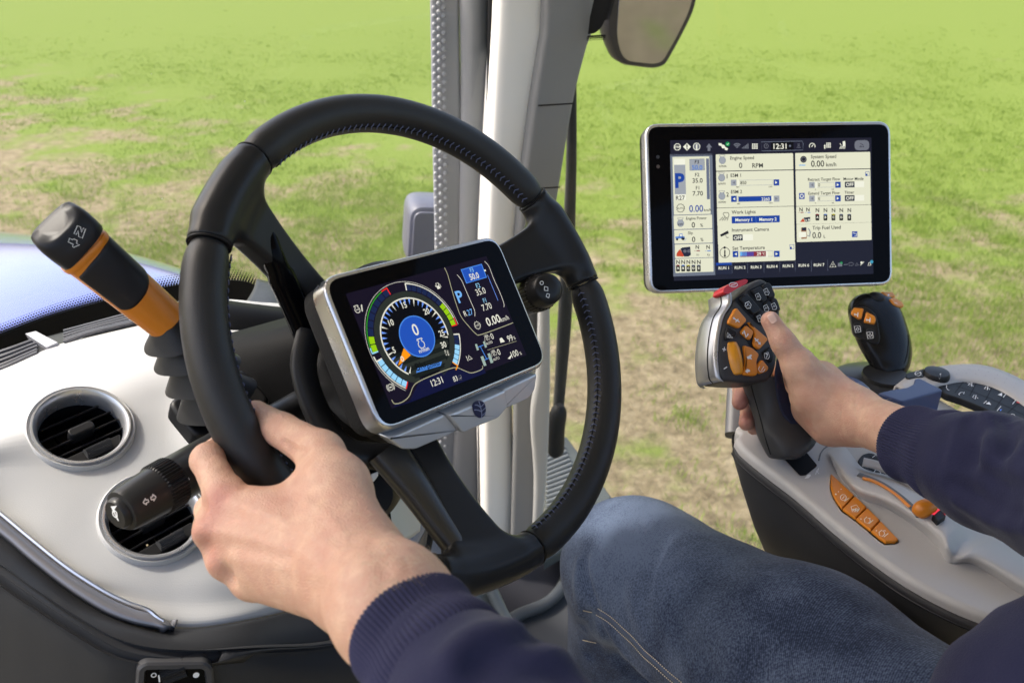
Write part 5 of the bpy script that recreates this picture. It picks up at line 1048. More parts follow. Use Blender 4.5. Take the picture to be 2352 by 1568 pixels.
# raised moulding that carries the slider
z5 = zoomed(1960, 1080, 3.015)
def lifted(pts, h): return np.array([Hz(u, v, HA - h) for u, v in pts])
ridge_in = spline([(1925, 1092), (1975, 1145), (2040, 1170), (2120, 1225), (2155, 1262), (2172, 1290), (2190, 1296), (2240, 1300), (2352, 1372)], 50)
ridge_mid = spline([(1900, 1035), (1950, 1092), (2030, 1125), (2100, 1160), (2150, 1190), (2185, 1232), (2212, 1262), (2262, 1270), (2370, 1330)], 50)
ridge_out = spline([(1940, 1020), (1985, 1072), (2050, 1090), (2130, 1120), (2190, 1160), (2220, 1200), (2260, 1225), (2310, 1240), (2400, 1290)], 50)
hh = np.interp(np.linspace(0, 1, 50), [0, .1, .3, .6, .72, .8, 1], [.004, .012, .020, .022, .012, .016, .018])
rows = []
for w_, k in ((0, -.10), (.18, .25), (.38, .75), (.6, .97), (.85, 1.0), (1.0, 1.0)): rows.append(np.array([Hz(*(a * (1 - w_) + m_ * w_), HA - h * k) for a, m_, h in zip(ridge_in, ridge_mid, hh)]))
for w_, k in ((.3, .98), (.7, .7), (1.0, -.1)): rows.append(np.array([Hz(*(m_ * (1 - w_) + o_ * w_), HA - h * k) for o_, m_, h in zip(ridge_out, ridge_mid, hh)]))
b = Buf(); b.add(np.concatenate(rows), grid_faces(len(rows), 50), True); rd = b.build("slider_moulding", PALE, arm, angle=0); rt = bvh(rd)
m = rd.modifiers.new("sub", 'SUBSURF'); m.levels = m.render_levels = 1
# slot of the throttle slider, its orange edge, lever knob and glowing red lamp
b = Buf(); c = np.array([on(rt, u, v, .0006)[0] for u, v in z5((560, 322), (640, 350), (740, 395), (850, 470), (950, 555), (1020, 640)) if on(rt, u, v)]); c = spline(c, 30)
sweep(b, c, .0036, .0012, up=-UP, n=10); b.build("slider_slot", mat("slot_grey", (.10, .10, .10), .5), arm)
b = Buf(); c = np.array([on(rt, u, v, .0010)[0] for u, v in z5((595, 352), (680, 378), (760, 420), (860, 490), (950, 572)) if on(rt, u, v)]); sweep(b, spline(c, 30), .0016, n=8); b.build("orange_edge", ORANGE, arm)
b = Buf(); c = [on(tp, u, v, .014)[0] for u, v in z5((575, 312), (700, 345), (840, 420), (960, 500), (1040, 570))]; sweep(b, spline(c, 30), .0045, n=12); b.build("slot_lip", PALE, arm)
kn = Hz(*z5((1062, 568))[0], HA - .028); kf = Frame(kn, nrm(P(2210, 1165, .8) - P(2150, 1185, .8)), nrm(np.cross(kn, P(2210, 1165, .8) - P(2150, 1185, .8))))
def kfn(p): return smin(ellip(p, kn, np.array([kf.x, kf.y, kf.z]), (.0115, .0075, .008)), rcone(p, kn + kf.y * .004 - kf.x * .004, Hz(*z5((1040, 668))[0], HA - .004), .0035, .003), .004)
lo, hi = bounds([kn, Hz(*z5((1040, 668))[0], HA)], .02); sdf_obj("slider_knob", kfn, lo, hi, .0011, ORANGE, arm, 2)
lamp_c = z5((1115, 620), (1190, 572), (1225, 628), (1160, 672)); lf_ = AF.moved(z=-.026); b = Buf(); slab(b, lf_, rounded(lf_.hits(lamp_c), .002, 3), .006, 0, .001); lamp = b.build("lamp_body", KEY, arm)
b = Buf(); stroke(b, lf_, lf_.hits(z5((1118, 622), (1150, 592), (1190, 578), (1222, 625))), .0028, -.0006); b.build("red_light", glow("lamp_red", (1.0, .25, .33)), lamp)
# orange strip of four buttons
ORG2 = mat("orange_keys", (.66, .22, .012), .42, bump=.06, bscale=2500)
s1 = [(352, 320), (530, 483), (437, 580), (395, 525), (365, 470), (350, 415)]; s2 = [(533, 486), (623, 570), (538, 655), (440, 583)]; s3 = [(626, 573), (722, 670), (652, 746), (541, 657)]; s4 = [(725, 673), (862, 815), (840, 830), (765, 833), (715, 800), (655, 748)]
of = AF.moved(z=-.0012); keys = []
b = Buf(); slab(b, of, inset(of.hits(z5((350, 312), (535, 478), (728, 668), (870, 818), (845, 836), (760, 840), (712, 808), (538, 662), (432, 588), (372, 495), (345, 420))), -.0004), .004, .0012, .0004); b.build("key_recess", mat("recess_brown", (.16, .08, .03), .5), arm)
for q in (s1, s2, s3, s4):
    b = Buf(); slab(b, of, inset(of.hits(z5(*q)), .0003), .003, -.0018, .0011, 3); keys.append(b.build("orange_key", ORG2, arm))
PRINT = mat("key_print", (.85, .78, .68), .5)
def mk(fr, z_, parent, lines, name="key_symbol", m=PRINT, wd=.0007):
    b_ = Buf()
    for l_ in lines:
        if l_[0] == 'f': sheet(b_, fr, fr.hits(l_[1], z_), z_)
        elif l_[0] == 't': q = fr.hit(*l_[2], z_); text(b_, fr, l_[1], q[0], q[1] + l_[3] * .36, l_[3], z_, 'C', .02, 1.0, l_[4] if len(l_) > 4 else 0)
        else: stroke(b_, fr, fr.hits(l_[1], z_), wd, z_, l_[0] == 'o')
    return b_.build(name, m, parent)
rg = lambda x, y, r, n=14: z5(*[(x + r * math.cos(2 * PI * i / n), y + r * math.sin(2 * PI * i / n)) for i in range(n)])
zk = -.0021
mk(of, zk, keys[0], [('o', rg(447, 490, 22)), ('l', z5((440, 500), (455, 480))), ('l', z5((455, 520), (488, 494))), ('f', rg(390, 466, 7, 8)), ('f', rg(410, 447, 4, 8)), ('f', rg(430, 428, 4, 8))])
mk(of, zk, keys[1], [('o', z5((505, 560), (545, 545), (568, 575), (552, 598), (515, 598))), ('t', '8', z5((536, 570))[0], .0085, -.9)])
mk(of, zk, keys[2], [('l', z5((625, 635), (605, 655), (610, 678), (632, 685), (650, 670), (645, 648), (632, 645))), ('t', '1', z5((640, 640))[0], .004, -.9), ('l', z5((640, 688), (672, 660))), ('f', rg(580, 652, 5, 8))])
mk(of, zk, keys[3], [('l', z5((738, 735), (716, 752), (720, 776), (742, 782), (760, 765), (752, 746), (742, 742))), ('t', '2', z5((752, 735))[0], .004, -.9), ('l', z5((752, 788), (786, 760))), ('f', rg(696, 740, 5, 8))])
b = Buf(); slab(b, AF, rounded(AF.hits(z5((-10, 190), (150, 135), (250, 255), (165, 325), (120, 330))), .002, 3), -.0002, -.0012, .0003); b.build("lever_slot", mat("slot_black", (.004, .004, .005), .7), arm)
mk(AF, -.0008, arm, [('f', z5((152, 350), (165, 335), (178, 318), (200, 316), (202, 328), (185, 345), (165, 348))), ('l', z5((238, 318), (246, 290), (262, 268), (252, 300), (262, 312)))], "tortoise_hare_mark", mat("mark_pale", (.8, .8, .78), .5))
b = Buf(); sweep(b, AF.pts(AF.hits(z5((262, 215), (275, 160), (300, 125), (360, 88))), -.0004), .0007, n=6); b.build("panel_joint", mat("joint_dim", (.18, .18, .19), .5), arm)
# keypad in front of the cuff
pf = AF.moved(z=-.002); zc = z5
b = Buf(); slab(b, pf, rounded(pf.hits(zc((552, 215), (590, 165), (650, 150), (860, 230), (1000, 330), (900, 420), (700, 330), (590, 270))), .004, 4), .006, 0, .001); pad = b.build("work_keypad", KEY, arm)
b = Buf()
for l_ in (((600, 275), (715, 195)), ((655, 305), (825, 190)), ((735, 330), (850, 265)), ((640, 175), (840, 320)), ((585, 235), (800, 370))): stroke(b, pf, pf.hits(zc(*l_)), .0009, -.0003)
b.build("key_gaps", mat("gap_black", (.003, .003, .004), .6), pad)
mk(pf, -.0005, pad, [('l', zc((596, 225), (606, 208), (622, 222), (640, 212), (648, 238), (630, 248), (610, 240))), ('l', zc((665, 190), (690, 172), (708, 184))), ('l', zc((765, 262), (785, 245), (800, 262), (812, 250))), ('o', zc((678, 300), (690, 282), (715, 290), (732, 305), (705, 318)))], m=mat("print_white", (.8, .8, .8), .5))
# outer desk, media keypad in its arc, rim
z4 = zoomed(2050, 700, 3.408)
dfm = AF.moved(z=.012)
b = Buf(); slab(b, dfm, dfm.hits([(2010, 940), (2060, 905), (2130, 900), (2250, 970), (2360, 1040), (2480, 1130), (2500, 1300), (2250, 1150), (2100, 1000)]), .01, 0, .002); b.build("desk", DESK, arm)
rim = AF.moved(z=-.004)
ro = spline([(2055, 880), (2100, 850), (2170, 834), (2250, 832), (2310, 848), (2370, 878), (2440, 930), (2520, 1010)], 40); rin = spline([(2085, 905), (2125, 890), (2165, 880), (2220, 872), (2285, 886), (2350, 925), (2420, 985), (2490, 1060)], 40)
rows = []
for w_, z_ in ((-.10, .05), (-.04, .012), (0, .004), (.12, 0), (.5, -.001), (.88, .0), (1.0, .002), (1.01, .008)):
    rows.append(np.array([rim.pt(*(rim.hit(*a) * (1 - w_) + rim.hit(*c) * w_), z_) for a, c in zip(ro, rin)]))
b = Buf(); b.add(np.concatenate(rows), grid_faces(len(rows), 40), True); o = b.build("outer_rim", mat("rim_pale", (.40, .39, .39), .45, bump=.15, bscale=1000), arm, angle=0); solid(o, .004)
b = Buf()
for t in np.linspace(.16, .8, 14):
    for w_ in (.25, .5, .72): q = np.array([np.interp(t, np.linspace(0, 1, 40), rin[:, i]) * w_ + np.interp(t, np.linspace(0, 1, 40), ro[:, i]) * (1 - w_) for i in (0, 1)]); b.add(rim.pts(circ(*rim.hit(*q), .0007, 6), -.0022), [tuple(range(6))])
b.build("rim_dimples", mat("dimple", (.25, .25, .26), .6), arm)
kp = AF.moved(z=-.001)
ko = z4((1000, 890), (1120, 862), (1250, 852), (1360, 860), (1470, 900), (1590, 960), (1720, 1030), (1900, 1150), (1900, 1290), (1740, 1240), (1600, 1190), (1400, 1090), (1200, 1010), (1060, 965)); b = Buf(); slab(b, kp, rounded(kp.hits(ko), .004, 3), .008, 0, .0012); mk_ = b.build("media_keypad", KEY, arm)
b = Buf()
for l_ in (((1150, 960), (1225, 860)), ((1275, 985), (1340, 860)), ((1400, 1045), (1470, 905)), ((1490, 1100), (1580, 965)), ((1590, 1140), (1700, 1035)), ((1160, 900), (1300, 950), (1430, 1000), (1560, 1060), (1740, 1150)),): stroke(b, kp, kp.hits(z4(*l_)), .0009, -.0003)
b.build("key_gaps", MATS["gap_black"], mk_)
WP = MATS["print_white"]
mk(kp, -.0006, mk_, [('l', z4((1080, 895), (1076, 915), (1088, 932), (1104, 938))), ('l', z4((1190, 980), (1182, 970), (1200, 955), (1232, 952), (1222, 968))), ('o', z4((1262, 895), (1275, 880), (1295, 868), (1290, 905))), ('l', z4((1255, 870), (1310, 905))), ('o', z4((1400, 925), (1412, 908), (1430, 902), (1425, 935))), ('l', z4((1436, 920), (1446, 932))), ('o', z4((1300, 995), (1312, 980), (1330, 978), (1322, 1012))), ('l', z4((1335, 998), (1348, 1006))), ('f', z4((1514, 975), (1552, 958), (1550, 988))), ('l', z4((1560, 998), (1582, 970))), ('f', z4((1412, 1052), (1440, 1036), (1458, 1062))), ('l', z4((1394, 1050), (1420, 1026))), ('l', z4((1640, 1055), (1668, 1020))), ('l', z4((1508, 1112), (1542, 1072))), ('o', z4(*[(1640 + 16 * math.cos(k), 1150 + 12 * math.sin(k)) for k in np.linspace(0, 5.6, 9)])), ('l', z4((1650, 1150), (1688, 1168)))], m=WP)
mk(kp, -.0006, mk_, [('f', z4((1672, 1042), (1690, 1026), (1702, 1048)))], "warm_mark", mat("mark_red", (.75, .03, .04), .5)); mk(kp, -.0006, mk_, [('f', z4((1530, 1100), (1552, 1098), (1538, 1116)))], "cool_mark", mat("mark_blue", (.10, .25, .8), .5))
b = Buf(); q_ = rim.hits(z4((722, 830), (742, 802), (830, 778), (893, 762), (898, 790), (880, 838), (800, 840), (745, 852))); f7 = rim.moved(z=-.002); slab(b, f7, rounded(q_, .003, 3), .008, 0, .001); pk_ = b.build("rocker_key", KEY, arm); mk(f7, -.0004, pk_, [('o', z4(*ring_px(835, 795, 26, 12, 20))), ('l', z4((815, 800), (852, 790)))], m=WP)
cn = rim.pt(*rim.hit(*z4((988, 815))[0]), -.0); cf = Frame(cn, (1, 0, 0), np.cross(-UP * .9 + np.array([0, 0, -.4]), (1, 0, 0))); 
b = Buf(); cf = Frame(cn, RT, -FW); lathe(b, cf, [(.0155, .004), (.0150, -.003), (.0135, -.006), (.004, -.007)], 32); rk = b.build("rotary_knob", SATIN, arm)
decal(rk, "knob_mark", rk, mat("mark_light", (.85, .85, .83), .4), [('fill', z4((1012, 835), (1020, 800), (1030, 796), (1026, 825), (1018, 842)))])
BLUEP = mat("navy_plastic", (.035, .055, .14), .38, bump=.1, bscale=1500)
zt = Hz(*z4((770, 960))[0], HA - .030); bf = Frame(zt, RT, -FW)
bo = bf.hits(z4((490, 960), (700, 1035), (1052, 935), (850, 832), (808, 836), (800, 880), (740, 912), (640, 925)))
b = Buf(); slab(b, bf, rounded(bo, .003, 3), .048, 0, .0018, 4); b.build("navy_pad", BLUEP, arm)
b = Buf(); p0 = Hz(1938, 893, HA - .022); f8 = Frame(p0, RT, -FW); lathe(b, f8, [(.031, .03), (.031, .004), (.029, .0), (.0262, -.001)], 40); nb = b.build("knob_ring", mat("ring_grey", (.33, .37, .42), .4), arm); b = Buf(); lathe(b, f8, [(.0262, .002), (.0258, -.003), (.022, -.0055), (.004, -.006)], 40); b.build("navy_dial", BLUEP, arm)

# ================================================================ hydraulic joystick beside the keypads
dz = 1.085; hj = thing("crossgate_joystick", P(*z4((540, 880))[0], dz), "small black upright joystick with orange thumb buttons right of the monitor, bare of any hand", "joystick")
b = Buf(); rings = []; thj = np.linspace(0, 2 * PI, 64, endpoint=False)
for y, xa, xb, e in ((101, 455, 530, 2), (103, 420, 575, 2), (110, 385, 615, 2.1), (125, 345, 650, 2.2), (150, 308, 680, 2.3), (190, 270, 708, 2.4), (240, 248, 735, 2.5), (300, 246, 752, 2.5), (380, 256, 768, 2.4), (460, 272, 779, 2.4), (540, 288, 783, 2.3), (610, 315, 780, 2.2), (670, 345, 765, 2.1), (730, 376, 738, 2), (780, 396, 700, 2), (815, 418, 655, 2), (830, 440, 620, 2), (850, 452, 608, 2)):
    (ua, va), (ub, vb) = z4((xa, y), (xb, y)); c = P((ua + ub) / 2, va, dz); rx = (ub - ua) / 2 * dz / FPX; rz = rx * (.72 if y > 700 else .62)
    a, s = sup(thj, e); ca, sa = math.cos(.30), math.sin(.30); tl = .35 * (y - 450) / 3.408 / 1.0884 * dz / FPX   # leaning: the foot is nearer
    X = a * rx; Z = s * rz; k = rx / math.hypot(rx * ca, rz * sa); rings.append(c + np.outer(X * k * ca - Z * sa * .4, [1, 0, 0]) + np.outer(X * k * sa + Z * ca, [0, -.15, 1]) - np.array([0, 0, tl]))
loft(b, rings); hb_ = b.build("grip", mat("gloss_grip", (.008, .008, .009), .2, spec=.5), hj, angle=0); m = hb_.modifiers.new("sub", 'SUBSURF'); m.levels = m.render_levels = 1
ht = bvh(hb_)
bp_ = onframe(ht, *z4((385, 400))[0]); b = Buf(); po = rounded(bp_.hits(z4((250, 268), (300, 225), (400, 232), (470, 285), (490, 350), (512, 500), (500, 540), (460, 548), (300, 480), (272, 440))), .004, 4); slab(b, bp_, po, .006, -.0022, .0015, 3); pl_ = b.build("button_plate", SATIN, hj)
b = Buf(); stroke(b, bp_, np.vstack([inset(po, .0022)]), .0007, -.0024, True); b.build("plate_joint", RUBBER, pl_)
for q, m_ in (([(262, 285), (285, 243), (372, 252), (352, 335), (330, 346), (262, 300)], ORG2), ([(368, 370), (392, 278), (465, 315), (476, 345), (462, 384), (440, 382)], ORG2)):
    b = Buf(); slab(b, bp_, rounded(bp_.hits(z4(*q)), .002, 4), 0, -.0055, .0018, 4); kb = b.build("thumb_button", m_, hj)
    x = 312 if q[0][0] < 300 else 415; y = 292 if x < 350 else 338
    mk(bp_, -.0060, kb, [('l', z4((x - 20, y), (x + 14, y + 4))), ('l', z4((x + 12, y - 18), (x + 8, y + 22))), ('l', z4((x - 14, y - 8), (x - 20, y), (x - 14, y + 10)))], wd=.0011, m=WP)
for x, y in ((322, 416), (428, 468)):
    b = Buf(); slab(b, bp_, rounded(bp_.hits(z4((x - 42, y - 36), (x - 10, y - 52), (x + 42, y - 24), (x + 44, y + 14), (x + 14, y + 52), (x - 36, y + 34))), .003, 4), 0, -.005, .0015, 3); kb = b.build("thumb_button", KEY, hj, label="black thumb button with a square white sign")
    mk(bp_, -.0055, kb, [('o', rg4 := z4((x - 30, y - 24), (x + 18, y - 26), (x + 26, y + 24), (x - 20, y + 30))), ('o', z4((x - 14, y), (x, y - 14), (x + 12, y + 2), (x - 2, y + 16)))], wd=.0007, m=WP)
tf_ = onframe(ht, *z4((560, 130))[0], lift=.0)
for q in ([(516, 104), (610, 108), (640, 148), (568, 152)], [(586, 166), (622, 154), (690, 190), (710, 230), (655, 232), (618, 210)]):
    c_ = z4((np.mean([k[0] for k in q]), np.mean([k[1] for k in q])))[0]; hh_ = on(ht, *c_)
    f9 = Frame(hh_[0], nrm([.8, .45, .2]), np.cross(nrm([-.30, .62, .72]), nrm([.8, .45, .2]))); b = Buf(); slab(b, f9, rounded(f9.hits(z4(*q)), .0018, 4), .006, -.002, .0015, 4); kb = b.build("top_button", ORG2, hj); x, y = np.mean([k[0] for k in q]), np.mean([k[1] for k in q]); mk(f9, -.0024, kb, [('l', z4((x - 12, y - 4), (x + 12, y + 2)))] + ([('l', z4((x + 4, y - 10), (x - 4, y + 10)))] if y < 150 else []), wd=.0009, m=WP)
h_ = on(ht, *z4((485, 135))[0]); f10 = Frame(h_[0], (1, 0, 0), np.cross(-h_[1], (1, 0, 0))); b = Buf(); lathe(b, f10, [(.0098, .002), (.0090, -.0008), (.007, -.0018), (.003, -.0022)], 24); b.build("top_key", KEY, hj)
b = Buf(); c = spline([hb_.data.vertices[i].co for i in ()] or [on(ht, *q, .0002)[0] for q in z4((700, 215), (735, 330), (752, 470), (750, 580), (725, 690), (660, 790)) if on(ht, *q)], 30); sweep(b, c, .0005, n=6); b.build("shell_joint", RUBBER, hj)
b = Buf(); fb = Frame(P(*z4((545, 862))[0], dz - .035), RT, -FW); lathe(b, fb, [(.026, -.010), (.027, -.006), (.046, .0), (.061, .006), (.062, .010), (.055, .016), (.05, .04)], 56); b.build("base_disc", SATIN, hj)

# ================================================================ multifunction joystick in the right hand
zJ = zoomed(1730, 680, 3.075)
jd = .865
jn = nrm(np.array([.42, -.22, -.88]))              # the way its face looks
JX = nrm(np.array([1, 0, 0]) - jn * jn[0]); JF = Frame(P(*zJ((420, 470))[0], jd), JX, np.cross(-jn, JX))
GUN = mat("gunmetal", (.045, .045, .048), .42, bump=.15, bscale=1500)
js = thing("driving_joystick", P(*zJ((800, 1420))[0], .87), "large joystick with orange and black buttons gripped by the right hand", "joystick")
face = [(300, 262), (318, 218), (372, 172), (430, 120), (468, 72), (520, 52), (560, 66), (592, 100), (640, 195), (674, 288), (668, 350), (640, 470), (640, 560), (652, 640), (640, 730), (612, 800), (590, 838), (480, 850), (350, 846), (240, 836), (212, 792), (196, 660), (206, 505), (240, 352)]
fo = JF.hits(zJ(*face)); fo = rounded(fo, .006, 4)
b = Buf(); rings = [JF.pts(fo, .030), JF.pts(fo, .002)]
for a in np.linspace(0, PI / 2, 5): rings.append(JF.pts(inset(fo, .004 * (1 - math.cos(a))), .002 - .004 * math.sin(a)))
rings.append(JF.pts(inset(fo, .005), -.002)); loft(b, rings); hd = b.build("head", GUN, js)
# bright side shell wrapping the left edge of the head
ls = [(300, 262), (240, 352), (206, 505), (196, 660), (212, 792), (240, 836)]
edge = spline(JF.hits(zJ((292, 150), (296, 240), (236, 345), (204, 500), (194, 660), (208, 800), (236, 842))), 40)
b = Buf(); rows = []
for off_, z_ in ((.001, -.0004), (-.0012, -.0002), (-.003, .003), (-.0042, .012), (-.0042, .024), (-.002, .033), (.006, .038)): rows.append(JF.pts(edge + np.array([off_, 0]), z_))
b.add(np.concatenate(rows), grid_faces(len(rows), 40), True); o = b.build("side_shell", mat("shell_silver", (.42, .42, .43), .32, .7, rvary=.05), js, angle=0); solid(o, .002)
b = Buf(); sweep(b, JF.pts(edge + (-.0043, 0), .010), .0005, n=6); b.build("shell_joint", RUBBER, js)
def jbtn(pts, name, m_, z0=-.0015, h=.0035, r=.003, bev=.0014, lab_=None):
    b_ = Buf(); slab(b_, JF, rounded(JF.hits(zJ(*pts)), r, 4), z0 + .002, z0 - h, bev, 4); return b_.build(name, m_, js, label=lab_)
JB = mat("joy_key_black", (.012, .012, .013), .35)
rb = mat("red_plastic", (.55, .012, .02), .35)
# recesses
for q in ([(322, 212), (395, 165), (425, 190), (560, 372), (545, 420), (500, 400), (400, 300)], [(415, 150), (552, 80), (598, 112), (665, 310), (612, 322), (545, 300)], [(360, 395), (392, 388), (575, 522), (492, 612), (440, 570)]):
    b_ = Buf(); sheet(b_, JF, rounded(JF.hits(zJ(*q), -.0022), .004, 4), -.0023); b_.build("button_well", mat("well_black", (.006, .006, .007), .5), js)
keysj = []
for q, m_, nm in (([(340, 212), (395, 176), (418, 192), (508, 298), (452, 338)], JB, "face_button"), ([(456, 342), (512, 302), (552, 360), (545, 408), (510, 396)], JB, "face_button"), ([(432, 152), (508, 116), (560, 214), (522, 242)], JB, "face_button"), ([(514, 114), (562, 86), (588, 108), (622, 196), (570, 212)], JB, "face_button"), ([(528, 250), (572, 222), (606, 290), (592, 306), (556, 300)], JB, "face_button"), ([(580, 218), (626, 204), (662, 304), (612, 306)], JB, "face_button"),
    ([(322, 284), (402, 378), (340, 442), (256, 402), (262, 378), (306, 292)], ORG2, "orange_button"), ([(392, 412), (455, 466), (424, 534), (350, 470)], ORG2, "orange_button"), ([(404, 384), (566, 522), (492, 606), (448, 566), (464, 470)], ORG2, "orange_button"), ([(250, 425), (328, 465), (314, 508), (240, 534), (232, 500)], JB, "triangle_button"), ([(372, 566), (446, 592), (496, 640), (472, 690), (482, 790), (462, 804), (368, 796), (388, 720), (386, 650)], ORG2, "speed_button"), ([(520, 626), (582, 574), (606, 640), (598, 694), (580, 706)], JB, "triangle_button"), ([(514, 674), (568, 740), (556, 768), (494, 790), (480, 722)], ORG2, "orange_button")):
    keysj.append(jbtn(q, nm, m_))
zz = -.0054
mk(JF, zz, keysj[0], [('o', zJ((410, 238), (438, 226), (455, 250), (448, 276), (424, 280), (408, 262))), ('l', zJ((420, 262), (432, 240), (440, 262)))], m=WP, wd=.0006)
for kk, (x, y) in ((2, (508, 188)), (3, (572, 150)), (4, (570, 276)), (5, (630, 262)), (1, (520, 355))): mk(JF, zz, keysj[kk], [('o', zJ((x - 22, y - 14), (x + 4, y - 26), (x + 22, y + 8), (x + 16, y + 24), (x - 8, y + 26))), ('l', zJ((x - 6, y + 10), (x - 6, y - 8), (x + 8, y + 8), (x + 6, y - 10)))], m=WP, wd=.0005)
mk(JF, zz, keysj[6], [('l', zJ((316, 352), (366, 384))), ('l', zJ((334, 384), (356, 362))), ('l', zJ((322, 362), (316, 350), (328, 352)))], m=WP, wd=.0012)
mk(JF, zz, keysj[7], [('l', zJ((388, 474), (400, 450), (416, 500), (432, 474)))], m=WP, wd=.0017)
mk(JF, zz, keysj[8], [('l', zJ((480, 506), (524, 552))), ('l', zJ((488, 530), (510, 516))), ('l', zJ((522, 538), (526, 554), (510, 550)))], m=WP, wd=.0012)
mk(JF, zz, keysj[9], [('o', zJ((272, 464), (300, 490), (284, 484), (268, 500))), ('t', 'AUTO', zJ((292, 500))[0], .0025)], m=WP, wd=.0006)
mk(JF, zz, keysj[10], [('f', zJ((420, 652), (438, 642), (452, 632), (462, 640), (452, 652), (462, 672), (446, 666), (428, 668))), ('f', zJ((408, 762), (424, 742), (444, 750), (448, 764), (430, 768), (426, 776)))], m=WP)
mk(JF, zz, keysj[11], [('o', zJ((556, 624), (586, 616), (596, 650), (584, 668), (560, 662))), ('t', '7', zJ((576, 642))[0], .0062)], m=WP, wd=.0006)
mk(JF, zz, keysj[12], [('l', zJ((520, 724), (510, 746), (522, 764), (548, 764), (562, 744))), ('l', zJ((534, 754), (552, 726)))], m=WP, wd=.0007)
mk(JF, -.0022, js, [('l', zJ((232, 590), (262, 596))), ('l', zJ((250, 574), (244, 610)))], "plus_mark", WP, .0009); mk(JF, -.0022, js, [('l', zJ((244, 744), (270, 728)))], "minus_mark", WP, .0009)
dcf = Frame(JF.pt(*JF.hit(*zJ((318, 662))[0]), .004), JF.hit(*zJ((335, 566))[0])[0] * 0 + JF.x, JF.y); ayx = JF.pts(JF.hits(zJ((302, 572), (338, 758)))); ax2 = nrm(ayx[1] - ayx[0]); dw = Frame(JF.pt(*JF.hit(*zJ((320, 664))[0]), .0035), np.cross(ax2, JF.z), -JF.z)
b = Buf(); t_ = np.linspace(0, 2 * PI, 64, endpoint=False); rings = []
for s, q in ((-.0165, .55), (-.0155, .75), (-.010, .95), (0, 1.02), (.010, .95), (.0155, .75), (.0165, .55)): r = .0088 * q * (1 + .0 * t_); rings.append(JF.pt(*JF.hit(*zJ((320, 664))[0]), .0015) + ax2 * s + np.outer(r * np.cos(t_), nrm(np.cross(ax2, JF.z))) + np.outer(r * np.sin(t_), JF.z))
loft(b, rings); b.build("thumb_wheel", mat("amber_wheel", (.66, .27, .015), .3), js)
b = Buf(); rt_ = [JF.pts(rounded(JF.hits(zJ((232, 162), (246, 120), (300, 84), (398, 56), (426, 62), (418, 88), (352, 122), (272, 172))), .003, 4), .016), JF.pts(rounded(JF.hits(zJ((232, 162), (246, 120), (300, 84), (398, 56), (426, 62), (418, 88), (352, 122), (272, 172))), .003, 4), -.001)]; loft(b, rt_); rbn = b.build("stop_button", rb, js)
mk(JF, -.0014, rbn, [('o', zJ(*[(318 + 34 * math.cos(k) , 97 + 17 * math.sin(k)) for k in np.linspace(.2, 2 * PI + .2, 9)[:-1]])), ('l', zJ((300, 102), (336, 92)))], m=WP, wd=.0007)
# handle: leaning shaft below the head with a navy rubber inlay on its right
hr = []
for y, xa, xb, d0, dp in ((800, 430, 655, .880, .020), (850, 400, 668, .884, .021), (920, 428, 700, .886, .021), (1000, 452, 745, .886, .020), (1080, 478, 800, .884, .020), (1160, 497, 862, .880, .020), (1220, 505, 905, .876, .021), (1270, 520, 940, .872, .023), (1320, 545, 920, .868, .022), (1370, 575, 870, .864, .020), (1420, 606, 800, .861, .017), (1440, 625, 760, .860, .014)):
    (ua, va), (ub, vb) = zJ((xa, y), (xb, y)); c = P((ua + ub) / 2, va, d0); rx = (ub - ua) / 2 * d0 / FPX; a, s = sup(np.linspace(0, 2 * PI, 48, endpoint=False), 2.7)
    hr.append(c + np.outer(a * rx, [1, .10, .22]) + np.outer(s * dp, nrm([-.25, .12, 1])))
b = Buf(); loft(b, hr); hs_ = b.build("handle", GUN, js, angle=0); m = hs_.modifiers.new("sub", 'SUBSURF'); m.levels = m.render_levels = 1
hts = bvh(hs_)
ins = zJ((655, 615), (640, 700), (632, 810), (640, 900), (662, 1010), (690, 1090), (730, 1150), (800, 1182), (905, 1190), (880, 1120), (830, 1030), (790, 920), (740, 760), (690, 640))
g_ = []
L_ = spline(zJ((660, 620), (638, 720), (634, 820), (645, 920), (668, 1030), (705, 1110), (760, 1168)), 24); R_ = spline(zJ((676, 622), (720, 720), (758, 820), (795, 920), (838, 1030), (880, 1110), (915, 1168)), 24)
b = Buf(); vv = []
for i in range(24):
    for t in np.linspace(0, 1, 12):
        q = L_[i] * (1 - t) + R_[i] * t; h = on(hts, q[0], q[1], .0014)
        vv.append(h[0] if h else (vv[-1] if vv else P(q[0], q[1], .862)))
b.add(np.array(vv), grid_faces(24, 12), True); o = b.build("rubber_inlay", mat("navy_rubber", (.018, .02, .042), .6, bump=.2, bscale=2000), js, angle=0); solid(o, .002)
b = Buf(); c = np.array([on(hts, *q, .0003)[0] for q in zJ((455, 870), (480, 960), (515, 1080), (545, 1200), (575, 1310), (605, 1400)) if on(hts, *q)]); sweep(b, spline(c, 30), .0005, n=6); b.build("handle_joint", RUBBER, js)
